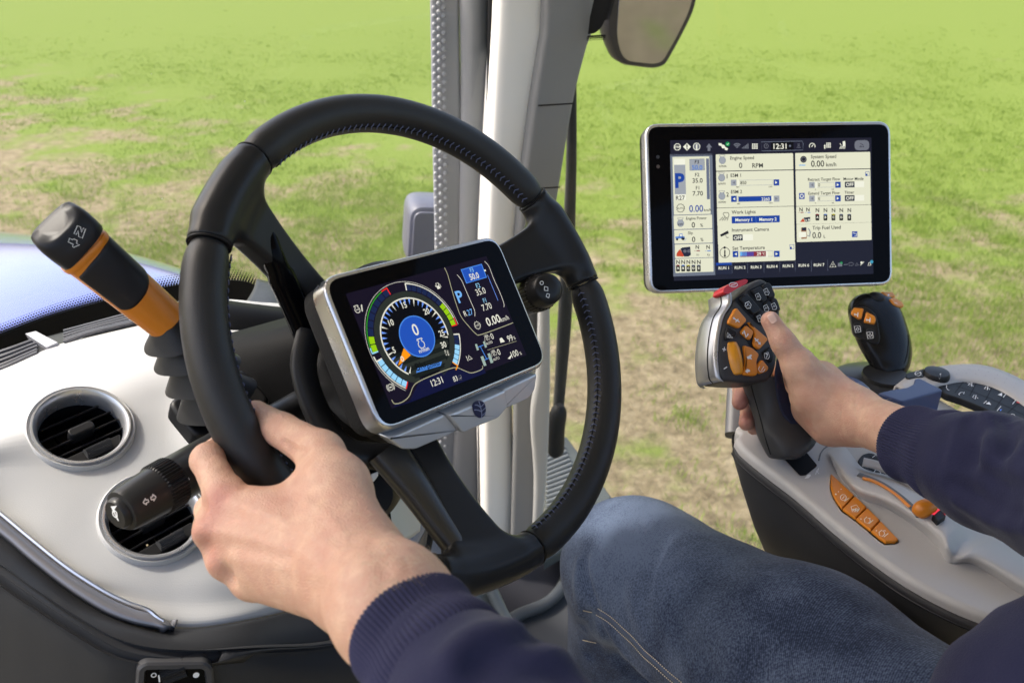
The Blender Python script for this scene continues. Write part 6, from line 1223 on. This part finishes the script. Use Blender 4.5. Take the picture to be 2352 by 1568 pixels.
# ================================================================ the driver: both hands, sleeves, right leg
def skin_mat():
    m = mat("skin", (.56, .34, .24), .46, bump=.0, sss=.25); n, l = m.node_tree.nodes, m.node_tree.links; b = n["Principled BSDF"]
    b.inputs["Specular IOR Level"].default_value = .35
    tc = n.new("ShaderNodeTexCoord")
    t = n.new("ShaderNodeTexNoise"); t.inputs["Scale"].default_value = 55; t.inputs["Detail"].default_value = 6; t.inputs["Roughness"].default_value = .65; l.new(tc.outputs["Object"], t.inputs["Vector"])
    at = n.new("ShaderNodeAttribute"); at.attribute_name = "flush"
    ad = n.new("ShaderNodeMath"); ad.operation = 'MULTIPLY_ADD'; ad.inputs[1].default_value = .75; l.new(t.outputs["Fac"], ad.inputs[0]); l.new(at.outputs["Fac"], ad.inputs[2])
    r = n.new("ShaderNodeValToRGB"); e = r.color_ramp.elements; e.new(.5)
    for q, (p, c) in zip(e, [(.22, (.66, .43, .30)), (.42, (.55, .325, .23)), (.95, (.42, .17, .13))]): q.position = p; q.color = (*c, 1)
    l.new(ad.outputs[0], r.inputs[0]); l.new(r.outputs[0], b.inputs["Base Color"])
    w1 = n.new("ShaderNodeTexNoise"); w1.inputs["Scale"].default_value = 420; w1.inputs["Detail"].default_value = 4; l.new(tc.outputs["Object"], w1.inputs["Vector"])
    w2 = n.new("ShaderNodeTexVoronoi"); w2.inputs["Scale"].default_value = 900; l.new(tc.outputs["Object"], w2.inputs["Vector"])
    mx = n.new("ShaderNodeMath"); mx.operation = 'ADD'; l.new(w1.outputs["Fac"], mx.inputs[0]); l.new(w2.outputs["Distance"], mx.inputs[1])
    bp = n.new("ShaderNodeBump"); bp.inputs["Strength"].default_value = .42; bp.inputs["Distance"].default_value = .0009; l.new(mx.outputs[0], bp.inputs["Height"]); l.new(bp.outputs[0], b.inputs["Normal"])
    return m
SKIN = skin_mat()
per = thing("person", P(1900, 1500, .62), "seated driver in navy sweatshirt and jeans holding wheel and joystick", "person")
def capsules(prims, k):
    def f(p):
        d = None
        for q in prims:
            a, b_, r1, r2 = q[:4]; kk = q[4] if len(q) > 4 else k; e = rcone(p, a, b_, r1, r2); d = e if d is None else smin(d, e, kk)
        return d
    return f
# ---- left hand, closed round the rim, back of the hand towards the eye
LW = P(838, 1330, .468)
Lm = dict(i=P(521, 1148, .538), m=P(492, 1216, .530), r=P(522, 1282, .524), p=P(578, 1333, .520))
Lp = dict(i=P(477, 1056, .566), m=P(486, 1172, .588), r=P(508, 1248, .582), p=P(566, 1308, .572))
Ld = dict(i=P(528, 1012, .612), m=P(540, 1130, .622), r=P(570, 1215, .618), p=P(620, 1292, .603))
Lt = dict(i=P(600, 1010, .622), m=P(610, 1100, .632), r=P(640, 1190, .628), p=P(668, 1272, .612))
wI, wP = P(800, 1262, .480), P(812, 1372, .468)
pr = []
for f_, wq, r0, r1 in (('i', wI, .0175, .0125), ('m', P(806, 1300, .470), .0175, .0128), ('r', P(806, 1335, .466), .017, .0122), ('p', wP, .0155, .0112)): pr.append((wq, Lm[f_] + np.array([0, 0, .004]), r0, r1, .016))
for f_, r0, r1, r2, r3 in (('i', .0122, .0103, .0092, .0078), ('m', .0122, .0105, .0092, .008), ('r', .0115, .0098, .0088, .0075), ('p', .0105, .0088, .0078, .0068)):
    pr += [(Lm[f_], Lp[f_], r0, r1, .007), (Lp[f_], Ld[f_], r1, r2, .005), (Ld[f_], Lt[f_], r2, r3, .004)]
tM, tI, tT = P(737, 1042, .552), P(645, 986, .578), P(588, 948, .598)
pr += [(P(800, 1215, .492), P(772, 1120, .520), .0215, .0190, .014), (P(772, 1120, .520), tM, .0185, .0142, .012), (tM, tI, .0138, .0112, .007), (tI, tT, .0112, .0088, .004)]
pr += [(P(700, 1170, .532), P(640, 1230, .530), .0185, .017, .018)]            # flesh of the palm over the rim
pr += [(P(826, 1290, .468), P(905, 1370, .428), .0222, .0225, .02), (P(838, 1350, .462), P(895, 1415, .424), .0225, .0235, .02), (P(900, 1390, .425), P(1080, 1600, .38), .0250, .0262, .02)]
base = capsules(pr, .010)
tend = [(wI, Lm['i'], .5), (P(806, 1300, .470), Lm['m'], .5), (P(806, 1335, .466), Lm['r'], .5)]
creases = [P(640, 948, .567), P(632, 962, .565), P(650, 940, .569)]
def lhand(p):
    d = base(p)
    for g_ in (P(452, 1176, .528), P(476, 1254, .520), P(534, 1316, .512)): d = d + .0045 * np.exp(-(np.linalg.norm(p - g_, axis=1) / .0085) ** 2)
    for a_, b_ in ((P(452, 1176, .518), P(600, 1215, .508)), (P(476, 1254, .512), P(610, 1270, .505))): d = d + .0012 * np.exp(-(rcone(p, a_, b_, 0, 0) / .007) ** 2)
    d = d - .0014 * np.exp(-(np.linalg.norm(p - (Lm['i'] - np.array([0, 0, .010])), axis=1) / .010) ** 2) - .0014 * np.exp(-(np.linalg.norm(p - (Lm['m'] - np.array([0, 0, .010])), axis=1) / .010) ** 2)
    for a, b_ in ((P(690, 1150, .508), P(580, 1180, .518)), (P(720, 1260, .488), P(600, 1240, .505)), (P(760, 1180, .495), P(660, 1300, .490))):       # veins and tendons
        d = d - .0006 * np.exp(-(rcone(p, a, b_, .0, .0) / .0035) ** 2)
    for s, c in ((1, P(646, 955, .563)), (1, P(634, 953, .565)), (1, P(655, 962, .562))):
        pass
    ax = nrm(tI - tM); s_ = (p - tI) @ ax; near = np.exp(-(np.linalg.norm(p - tI, axis=1) / .017) ** 2)
    for o_ in (-.0035, .0, .0032): d = d + .0007 * np.exp(-((s_ - o_) / .0008) ** 2) * near
    ax = nrm(Lp['i'] - Lm['i']); 
    return d + vnoise(p, 160, 8) * .00025
lo, hi = bounds([q[0] for q in pr] + [q[1] for q in pr], .036)
lhand = pleat(lhand, [([(530, 1150), (650, 1205), (790, 1270)], .0042, .0010), ([(500, 1215), (640, 1255), (790, 1305)], .0042, .0011), ([(530, 1282), (660, 1300), (790, 1330)], .0042, .0009), ([(545, 1185), (680, 1232)], .0055, -.0010), ([(530, 1250), (670, 1280)], .0055, -.0010),
  ([(652, 1016), (674, 1034), (704, 1036)], .0030, -.0030), ([(560, 1120), (600, 1060), (640, 1052)], .0030, -.0012), ([(700, 1150), (760, 1190), (800, 1250)], .0028, .0006), ([(640, 1180), (690, 1260), (770, 1340)], .0024, .0005), ([(850, 1240), (880, 1290), (880, 1350)], .004, -.0008), ([(480, 1075), (500, 1060)], .0014, -.0006), ([(470, 1060), (488, 1046)], .0014, -.0006), ([(488, 1130), (520, 1138)], .0016, -.0005), ([(486, 1142), (516, 1152)], .0016, -.0005)])
vL, fL = surfnet(lhand, lo, hi, .0014)
# ---- right hand: fist round the joystick shaft, thumb up on the buttons
q = lambda x, y, d: P(*zJ((x, y))[0], d)
W_ = P(1985, 962, .80)
pr2 = [(q(602, 372, .838), q(705, 545, .832), .0090, .0108, .004), (q(705, 545, .832), q(835, 735, .830), .0110, .0140, .008), (q(835, 735, .830), q(960, 950, .835), .0150, .0215, .012), (q(960, 950, .835), P(1960, 965, .818), .0220, .0232, .014), (q(985, 840, .85), P(1960, 942, .822), .0180, .0220, .012),
        (q(850, 790, .870), q(985, 840, .85), .017, .018, .010), (q(880, 830, .875), q(1000, 1020, .865), .018, .022, .012), (q(920, 1050, .858), q(1070, 1170, .835), .019, .0215, .012),
        (P(1965, 955, .815), P(2085, 1003, .757), .0240, .0238, .012), (P(2085, 1003, .757), P(2300, 1090, .66), .0236, .028, .006)]
# fingers behind the shaft, tips showing on its left
for (mx, my, md), (px_, py, pd), (dx, dy, ddp), (tx, ty, td_), r in (((820, 800, .905), (700, 760, .955), (480, 760, .950), (420, 790, .925), .0092), ((850, 900, .912), (640, 880, .955), (385, 890, .915), (368, 1000, .893), .0094), ((880, 1010, .910), (680, 1010, .955), (440, 1080, .915), (418, 1160, .894), .0090), ((910, 1110, .905), (740, 1120, .945), (520, 1160, .920), (472, 1200, .905), .0078)):
    a, b_, c_, t_ = q(mx, my, md), q(px_, py, pd), q(dx, dy, ddp), q(tx, ty, td_); pr2 += [(a, b_, r * 1.3, r * 1.15, .008), (b_, c_, r * 1.12, r, .004), (c_, t_, r * 1.0, r * .88, .003)]
base2 = capsules(pr2, .010)
tIP = q(705, 545, .832)
def rhand(p):
    d = base2(p); ax = nrm(q(850, 745, .83) - q(602, 372, .838)); s_ = (p - tIP) @ ax; near = np.exp(-(np.linalg.norm(p - tIP, axis=1) / .017) ** 2)
    for o_ in (-.0042, -.0005, .0032): d = d + .0010 * np.exp(-((s_ - o_) / .0008) ** 2) * near
    nl = q(622, 352, .825); nd = ellip(p, nl, np.array([nrm(q(640, 400, .83) - q(580, 310, .84)), nrm(np.cross([0, 0, 1.], q(640, 400, .83) - q(580, 310, .84))), [0, 0, 1.]]), (.0075, .0058, .004))
    d = d + .0005 * np.exp(-(nd / .0007) ** 2)
    for a, b_ in ((q(1100, 900, .8), q(930, 800, .808)), (P(2060, 960, .75), P(1960, 930, .79))): d = d - .0006 * np.exp(-(rcone(p, a, b_, .0, .0) / .0035) ** 2)
    return d + vnoise(p, 160, 9) * .00025
lo, hi = bounds([k[0] for k in pr2] + [k[1] for k in pr2], .036)
rhand = pleat(rhand, [(zJ((760, 620), (800, 760), (830, 900)), .004, -.0010), (zJ((860, 1060), (900, 1180), (960, 1260)), .003, -.0012), (zJ((900, 700), (1000, 860), (1120, 980)), .003, .0007), (zJ((880, 590), (960, 650), (1010, 690)), .0018, -.0009), (zJ((1160, 980), (1140, 1100), (1150, 1230)), .003, -.0008), ([(1960, 900), (1970, 960), (1962, 1015)], .003, -.0007)])
vR, fR = surfnet(rhand, lo, hi, .0014)
b = Buf(); b.add(vL, fL.tolist(), True); b.add(vR, fR.tolist(), True); body = b.build("body", SKIN, per, angle=0)
md = body.modifiers.new("relax", 'SMOOTH'); md.iterations = 3; md.factor = .5
allv = np.concatenate([vL, vR]); fl = np.zeros(len(allv))
for c, r, a in ((Lm['i'] - [0, 0, .012], .013, .5), (Lm['m'] - [0.003, 0, .008], .011, .35), (Lm['r'] - [0.003, 0, .008], .010, .3), (Lp['i'], .014, .12), (tI, .013, .22), (tT, .016, .4), (P(640, 1200, .515), .035, .12), (P(780, 1290, .45), .03, .15), (q(602, 372, .838), .014, .25), (tIP, .013, .2), (q(368, 960, .893), .02, .42), (q(418, 1130, .894), .02, .42), (q(1020, 1100, .83), .03, .2)):
    fl += a * np.exp(-(np.linalg.norm(allv - c, axis=1) / r) ** 2)
at = body.data.attributes.new("flush", 'FLOAT', 'POINT'); at.data.foreach_set("value", fl.astype(np.float32))
# thumb nail of the right hand and of the left hand
b = Buf(); g = []
for s_ in np.linspace(-1, 1, 13):
    for t in np.linspace(-1, 1, 11): k = math.sqrt(max(0, 1 - abs(t) ** 3.0 * .35)); x = s_ * 40 * k; y = t * 29 * (1 - .12 * max(0, s_)); g.append((616 + .51 * x - .86 * y, 356 + .86 * x + .51 * y))
gp = [traced(rhand, [zJ(c)[0], zJ((c[0] + .5, c[1]))[0]], 2) for c in g]; ok_ = [c for c in gp if len(c)]
gp = np.array([c[0] if len(c) else ok_[0][0] for c in gp]); gp = gp - np.array([nrm(c) for c in gp]) * .0006
b.add(gp, grid_faces(13, 11), True); o = b.build("thumb_nail", mat("nail", (.66, .44, .36), .22), body, angle=0); solid(o, .0007, 0)
b = Buf(); hz_ = bvh(body)
r_ = np.random.default_rng(5)
for k in range(420):
    if k == 230: b.build("forearm_hair", mat("fair_hair", (.55, .42, .28), .5), body); b = Buf()                               # fine fair hair along both forearms
    if k < 230: u, v = r_.uniform(820, 1010), r_.uniform(1180, 1400); dr = np.array([-28, 18]) * r_.uniform(.5, 1.2) if False else np.array([r_.uniform(-14, 26), r_.uniform(-26, 4)])
    else: u, v = r_.uniform(1925, 2080), r_.uniform(875, 1010); dr = np.array([r_.uniform(-4, 22), r_.uniform(-14, 4)])
    h = on(hz_, u, v, .0)
    if h is None or (k < 230 and (u - 1015) * 205 + (v - 1335) * 155 > -4500) or u > 2055: continue
    p0, nn = h; L_h = r_.uniform(.003, .0075); tg = nrm(P(u + dr[0], v + dr[1], p0[2]) - p0); tg = nrm(tg - nn * (tg @ nn)); c = [p0, p0 + tg * L_h * .5 + nn * L_h * .22, p0 + tg * L_h + nn * L_h * .25]; sweep(b, spline(c, 5), np.array([.00008, .00008, .00007, .00005, .00003]), n=3, up=nn + .01)
hr_ = b.build("forearm_hair", mat("fair_hair", (.55, .42, .28), .5), body)
# ---- sweatshirt
def cloth(name, col, kind):
    m = mat(name, col, .85, sheen=.10, spec=.15); n, l = m.node_tree.nodes, m.node_tree.links; b = n["Principled BSDF"]; tc = n.new("ShaderNodeTexCoord")
    ns = n.new("ShaderNodeTexNoise"); ns.inputs["Scale"].default_value = 900 if kind == 'jersey' else 650; ns.inputs["Detail"].default_value = 3; l.new(tc.outputs["Object"], ns.inputs["Vector"])
    bp = n.new("ShaderNodeBump"); bp.inputs["Strength"].default_value = .55; bp.inputs["Distance"].default_value = .0009; l.new(ns.outputs["Fac"], bp.inputs["Height"]); l.new(bp.outputs[0], b.inputs["Normal"])
    big = n.new("ShaderNodeTexNoise"); big.inputs["Scale"].default_value = 22; big.inputs["Detail"].default_value = 6; l.new(tc.outputs["Object"], big.inputs["Vector"])
    if kind == 'denim':
        mp_ = n.new("ShaderNodeMapping"); mp_.inputs["Rotation"].default_value = (.4, .9, .75); l.new(tc.outputs["Object"], mp_.inputs["Vector"])
        wv = n.new("ShaderNodeTexWave"); wv.inputs["Scale"].default_value = 210; wv.inputs["Distortion"].default_value = 1.5; wv.inputs["Detail"].default_value = 3; wv.inputs["Detail Scale"].default_value = 3; l.new(mp_.outputs[0], wv.inputs["Vector"])
        fine = n.new("ShaderNodeTexNoise"); fine.inputs["Scale"].default_value = 520; fine.inputs["Detail"].default_value = 2; l.new(tc.outputs["Object"], fine.inputs["Vector"])
        m1 = n.new("ShaderNodeMath"); m1.operation = 'MULTIPLY_ADD'; m1.inputs[1].default_value = .22; l.new(wv.outputs["Fac"], m1.inputs[0]); l.new(fine.outputs["Fac"], m1.inputs[2])
        m2 = n.new("ShaderNodeMath"); m2.operation = 'MULTIPLY_ADD'; m2.inputs[1].default_value = .8; l.new(big.outputs["Fac"], m2.inputs[0]); l.new(m1.outputs[0], m2.inputs[2])
        at = n.new("ShaderNodeAttribute"); at.attribute_name = "pale_tone"; m3 = n.new("ShaderNodeMath"); l.new(m2.outputs[0], m3.inputs[0]); l.new(at.outputs["Fac"], m3.inputs[1])
        r = n.new("ShaderNodeValToRGB"); e = r.color_ramp.elements; e.new(.5)
        for q_, (p_, c_) in zip(e, [(.34, (.005, .008, .019)), (.55, (.021, .031, .064)), (.82, (.10, .13, .20))]): q_.position = p_; q_.color = (*c_, 1)
        hm = n.new("ShaderNodeMath"); hm.operation = 'MULTIPLY'; hm.inputs[1].default_value = .55; l.new(m3.outputs[0], hm.inputs[0]); l.new(hm.outputs[0], r.inputs[0]); l.new(r.outputs[0], b.inputs["Base Color"]); l.new(m1.outputs[0], bp.inputs["Height"])
    else:
        r = n.new("ShaderNodeMapRange"); r.inputs[3].default_value = .75; r.inputs[4].default_value = 1.25; mx = n.new("ShaderNodeMix"); mx.data_type = 'RGBA'; mx.blend_type = 'MULTIPLY'; mx.inputs[0].default_value = 1; mx.inputs[6].default_value = (*col, 1)
        l.new(big.outputs["Fac"], r.inputs[0]); l.new(r.outputs[0], mx.inputs[7]); l.new(mx.outputs[2], b.inputs["Base Color"])
    return m
NAVY = cloth("navy_jersey", (.019, .020, .050), 'jersey'); RIB = cloth("navy_rib", (.023, .024, .058), 'jersey'); DENIM = cloth("denim", (.03, .05, .1), 'denim')
shirt_root = bpy.data.objects.new("sweatshirt", None)
def folded(prims, k, folds, seed, amp=.0030):
    base_ = capsules(prims, k)
    def f(p):
        d = base_(p)
        for a, b_, w_, h in folds: d = d - h * np.exp(-(rcone(p, a, b_, 0, 0) / w_) ** 2)
        return d + vnoise(p, 55, seed) * amp + vnoise(p, 130, seed + 1) * amp * .35
    return f
# left sleeve comes from the lower right, its cuff ends at the wrist
sl1 = [(P(1010, 1520, .392), P(1115, 1650, .365), .0315, .0345), (P(1115, 1650, .365), P(1320, 1920, .335), .0345, .046), (P(1320, 1920, .335), P(1900, 2200, .38), .046, .06)]
fo1 = []
old1 = [(P(1040, 1500, .362), P(1133, 1457, .352), .010, .005), (P(1133, 1457, .352), P(1214, 1443, .350), .009, .006), (P(1214, 1443, .350), P(1330, 1490, .345), .009, .006), (P(1143, 1500, .335), P(1249, 1480, .330), .010, -.006), (P(1249, 1480, .330), P(1360, 1525, .325), .010, -.006), (P(1120, 1545, .325), P(1290, 1560, .318), .010, .004), (P(1000, 1500, .36), P(1330, 1560, .36), .010, .005), (P(980, 1560, .36), P(1250, 1640, .33), .010, .005), (P(1080, 1430, .385), P(1300, 1500, .40), .008, .004), (P(930, 1540, .37), P(1060, 1600, .34), .008, .004)]
zF = zoomed(900, 1050, 2.6133)
f1 = folded(sl1, .02, [], 21, .0016)
f1 = pleat(f1, [(zF((640, 1535), (760, 1450), (870, 1400), (1100, 1362), (1300, 1420), (1420, 1490)), .009, 0.0088), (zF((760, 1560), (900, 1490), (1060, 1435), (1220, 1440), (1400, 1530)), .010, -0.0096), (zF((930, 1568), (1080, 1510), (1230, 1510), (1330, 1568)), .010, 0.0072), ([(1150, 1530), (1260, 1540), (1330, 1580)], .008, -0.0048)])
# right sleeve and the hem of the trunk
sl2 = [(P(2185, 1052, .712), P(2270, 1082, .68), .0370, .0410), (P(2270, 1082, .68), P(2460, 1145, .61), .041, .047), (P(2460, 1145, .61), P(2680, 1230, .50), .047, .054)]
fo2 = [(P(2215, 960, .70), P(2330, 1020, .655), .009, 0.0080), (P(2230, 1080, .66), P(2370, 1110, .62), .009, 0.0080), (P(2225, 1150, .67), P(2352, 1165, .63), .010, 0.0064), (P(2240, 1200, .68), P(2400, 1230, .64), .010, 0.0080)]
f2 = folded(sl2, .02, [], 23, .0016)
f2 = pleat(f2, [(z4((1240, 1150), (1170, 1270), (1130, 1420), (1085, 1570)), .0022, .0016), (z4((1218, 1150), (1150, 1270), (1110, 1420), (1065, 1570)), .0016, .0012), (z4((1290, 1190), (1345, 1290), (1335, 1400), (1250, 1540)), .009, -0.0088), (z4((1400, 1160), (1470, 1260), (1470, 1420), (1400, 1560)), .011, 0.0072), (z4((1560, 1210), (1640, 1330), (1620, 1480)), .010, -0.0072), (z4((1690, 1230), (1738, 1380), (1730, 1500)), .010, 0.0064),
  ([(2190, 1110), (2260, 1150), (2352, 1180)], .008, -0.0056), ([(2200, 1150), (2280, 1195), (2352, 1215)], .008, 0.0048), ([(2260, 1010), (2300, 1060), (2352, 1080)], .009, 0.0048), ([(2240, 1060), (2290, 1110), (2352, 1130)], .008, -0.0048)])
tr = [(P(2560, 1800, .5), P(2860, 1600, .5), .104, .104)]
f3 = folded(tr, .03, [], 25, .003)
for nm, fn, pts_, pad in (("left", f1, sl1, .075), ("right", f2, sl2, .075), ("trunk", f3, tr, .14)):
    lo, hi = bounds([k[0] for k in pts_] + [k[1] for k in pts_], pad); v_, q_ = surfnet(fn, lo, hi, .0028 if nm != "trunk" else .005)
    b = Buf(); b.add(v_, q_.tolist(), True); o = b.build("sleeve" if nm != "trunk" else "sweatshirt_front", NAVY, per, angle=0); md = o.modifiers.new("relax", 'SMOOTH'); md.iterations = 2; md.factor = .5
bpy.data.objects.remove(shirt_root)
def cuff(a, b_, r0, r1, n_rib, flat=1.0, up=(0, -1, 0), lip=.0):
    c = np.array([a + (b_ - a) * t for t in np.linspace(0, 1, 26)]); t_, x, y = sweep_frames(c, np.asarray(up, float)); th = np.linspace(0, 2 * PI, n_rib * 6, endpoint=False); bf_ = Buf(); rings = []
    rib = .00055 * np.cos(n_rib * th)
    for i, s in enumerate(np.linspace(0, 1, 26)):
        R0 = r0 + (r1 - r0) * s + .0012 * math.sin(s * 9 + 1) ; k = 1.0
        if i == 0: R0 -= .0030
        if i == 1: R0 -= .0008
        R_ = R0 + rib + .0008 * np.sin(3 * th + 4 * s) ; rings.append(c[i] + np.outer(R_ * np.cos(th), x[i]) + np.outer(R_ * np.sin(th) * flat, y[i]))
    inner_ = [rings[0] + (c[0] - rings[0]) * .06 + (c[3] - c[0]) * .2, rings[0] + (c[0] - rings[0]) * .10 + (c[6] - c[0])]
    loft(bf_, inner_[::-1] + rings, False); return bf_.build("cuff", RIB, per, angle=0)
cuff(P(935, 1440, .415), P(1050, 1570, .383), .0306, .0342, 80, .98)
cuff(P(2076, 1012, .760), P(2205, 1060, .705), .0318, .0385, 84, 1.0)
b = Buf()
# ---- jeans: right thigh, knee and shin
kn_, hp = P(1468, 1300, .955), P(2330, 1700, .60)
hp = P(2150, 1840, .60)
jl = [(hp, P(1840, 1560, .74), .098, .089), (P(1840, 1560, .74), P(1490, 1330, .93), .089, .074), (P(1490, 1330, .93), P(1446, 1300, .965), .074, .070), (P(1446, 1300, .965), P(1410, 1560, 1.12), .068, .060), (P(1420, 1560, 1.12), P(1380, 1760, 1.25), .060, .055)]
jb = capsules(jl, .03)
zN = zoomed(1300, 1200, 3.0933)
def jeans(p): return jb(p) + vnoise(p, 30, 31) * .0009 + vnoise(p, 75, 32) * .0006
jeans = pleat(jeans, [(zN((500, 620), (510, 720), (540, 830), (575, 930), (590, 1015)), .0065, -.013), (zN((468, 640), (458, 800), (470, 960)), .010, .007), (zN((550, 640), (565, 760), (605, 900)), .011, .005), (zN((480, 1140), (515, 1095), (555, 1040)), .006, -.008), (zN((440, 990), (480, 1050), (500, 1110)), .009, .005),
  (zN((600, 1075), (660, 1200), (740, 1350), (840, 1450), (960, 1560)), .008, -.007), (zN((660, 1090), (760, 1250), (880, 1400), (1000, 1520)), .009, .005), (zN((530, 1360), (560, 1310), (595, 1265)), .006, -.006), (zN((780, 860), (800, 1000), (850, 1110)), .010, -.0014), (zN((860, 900), (890, 1040), (950, 1170)), .010, .0014), (zN((960, 960), (990, 1120), (1060, 1260)), .012, -.0012), (zN((520, 450), (620, 420), (740, 440)), .012, .0015), (zN((480, 560), (600, 510), (720, 520)), .010, -.0012),
  (zN((1250, 1180), (1400, 1330), (1500, 1500)), .016, -.0018), (zN((1400, 1100), (1560, 1260), (1700, 1420)), .016, .0015)])
lo, hi = bounds([k[0] for k in jl] + [k[1] for k in jl], .12); v_, q_ = surfnet(jeans, lo, hi, .0030)
b = Buf(); b.add(v_, q_.tolist(), True); jn_ = b.build("jeans", DENIM, per, angle=0); md = jn_.modifiers.new("relax", 'SMOOTH'); md.iterations = 2; md.factor = .5
pale_tone = .55 * np.exp(-(np.linalg.norm(v_ - P(1470, 1230, .90), axis=1) / .085) ** 2) + .15 * np.exp(-(np.linalg.norm(v_ - P(1700, 1380, .78), axis=1) / .12) ** 2)  # denim paler over the knee, slightly paler along the thigh
at = jn_.data.attributes.new("pale_tone", 'FLOAT', 'POINT'); at.data.foreach_set("value", pale_tone.astype(np.float32))
jt = bvh(jn_)
THREAD = mat("denim_thread", (.62, .54, .40), .7)
def seamline(pts, lift, r, m, name, dash=None):
    c = spline([(u, v) for u, v in zN(*pts)], 160); hs = [on(jt, u, v, lift) for u, v in c]; hs = np.array([h[0] for h in hs if h]); b_ = Buf()
    if dash is None: sweep(b_, hs, r, n=8)
    else:
        for i in range(0, len(hs) - 2, 3): sweep(b_, hs[i:i + 2], r, n=5)
    return b_.build(name, m, jn_)
sm = [(600, 1010), (700, 1075), (800, 1165), (880, 1240), (960, 1330), (1040, 1400), (1150, 1500), (1260, 1590)]
seamline(sm, -.0022, .0042, mat("denim_seam", (.050, .068, .115), .85, bump=.6, bscale=500), "side_seam")
seamline([(x + 8, y - 22) for x, y in sm], .0012, .00055, THREAD, "seam_stitch", 1); seamline([(x - 4, y + 26) for x, y in sm], .0012, .00055, THREAD, "seam_stitch", 1)
seamline([(490, 1000), (560, 1015)], .001, .00055, THREAD, "knee_stitch", 1); seamline([(490, 1230), (590, 1250)], .001, .00055, THREAD, "knee_stitch", 1)
# ================================================================ small things low down by the door
si = thing("door_sill", P(1840, 1300, 1.2), "pale door sill corner below the armrest console, behind the thigh", "sill")
b = Buf(); f_ = Frame(Hz(1840, 1300, .86), RT, -FW); slab(b, f_, rounded(f_.hits([(1795, 1300), (1830, 1262), (1960, 1352), (2000, 1420), (1850, 1420)]), .01, 4), .05, 0, .006); b.build("sill_panel", mat("sill_pale", (.55, .56, .55), .5), si)
ca = thing("cable", P(1785, 1240, 1.02), "black cable loop hanging under the armrest console", "cable")
b = Buf(); sweep(b, spline([P(1800, 1205, 1.0), P(1783, 1225, 1.02), P(1778, 1250, 1.03), P(1784, 1280, 1.03), P(1800, 1310, 1.02), P(1840, 1345, 1.0)], 24), .0035, n=10); b.build("cable_loop", RUBBER, ca)
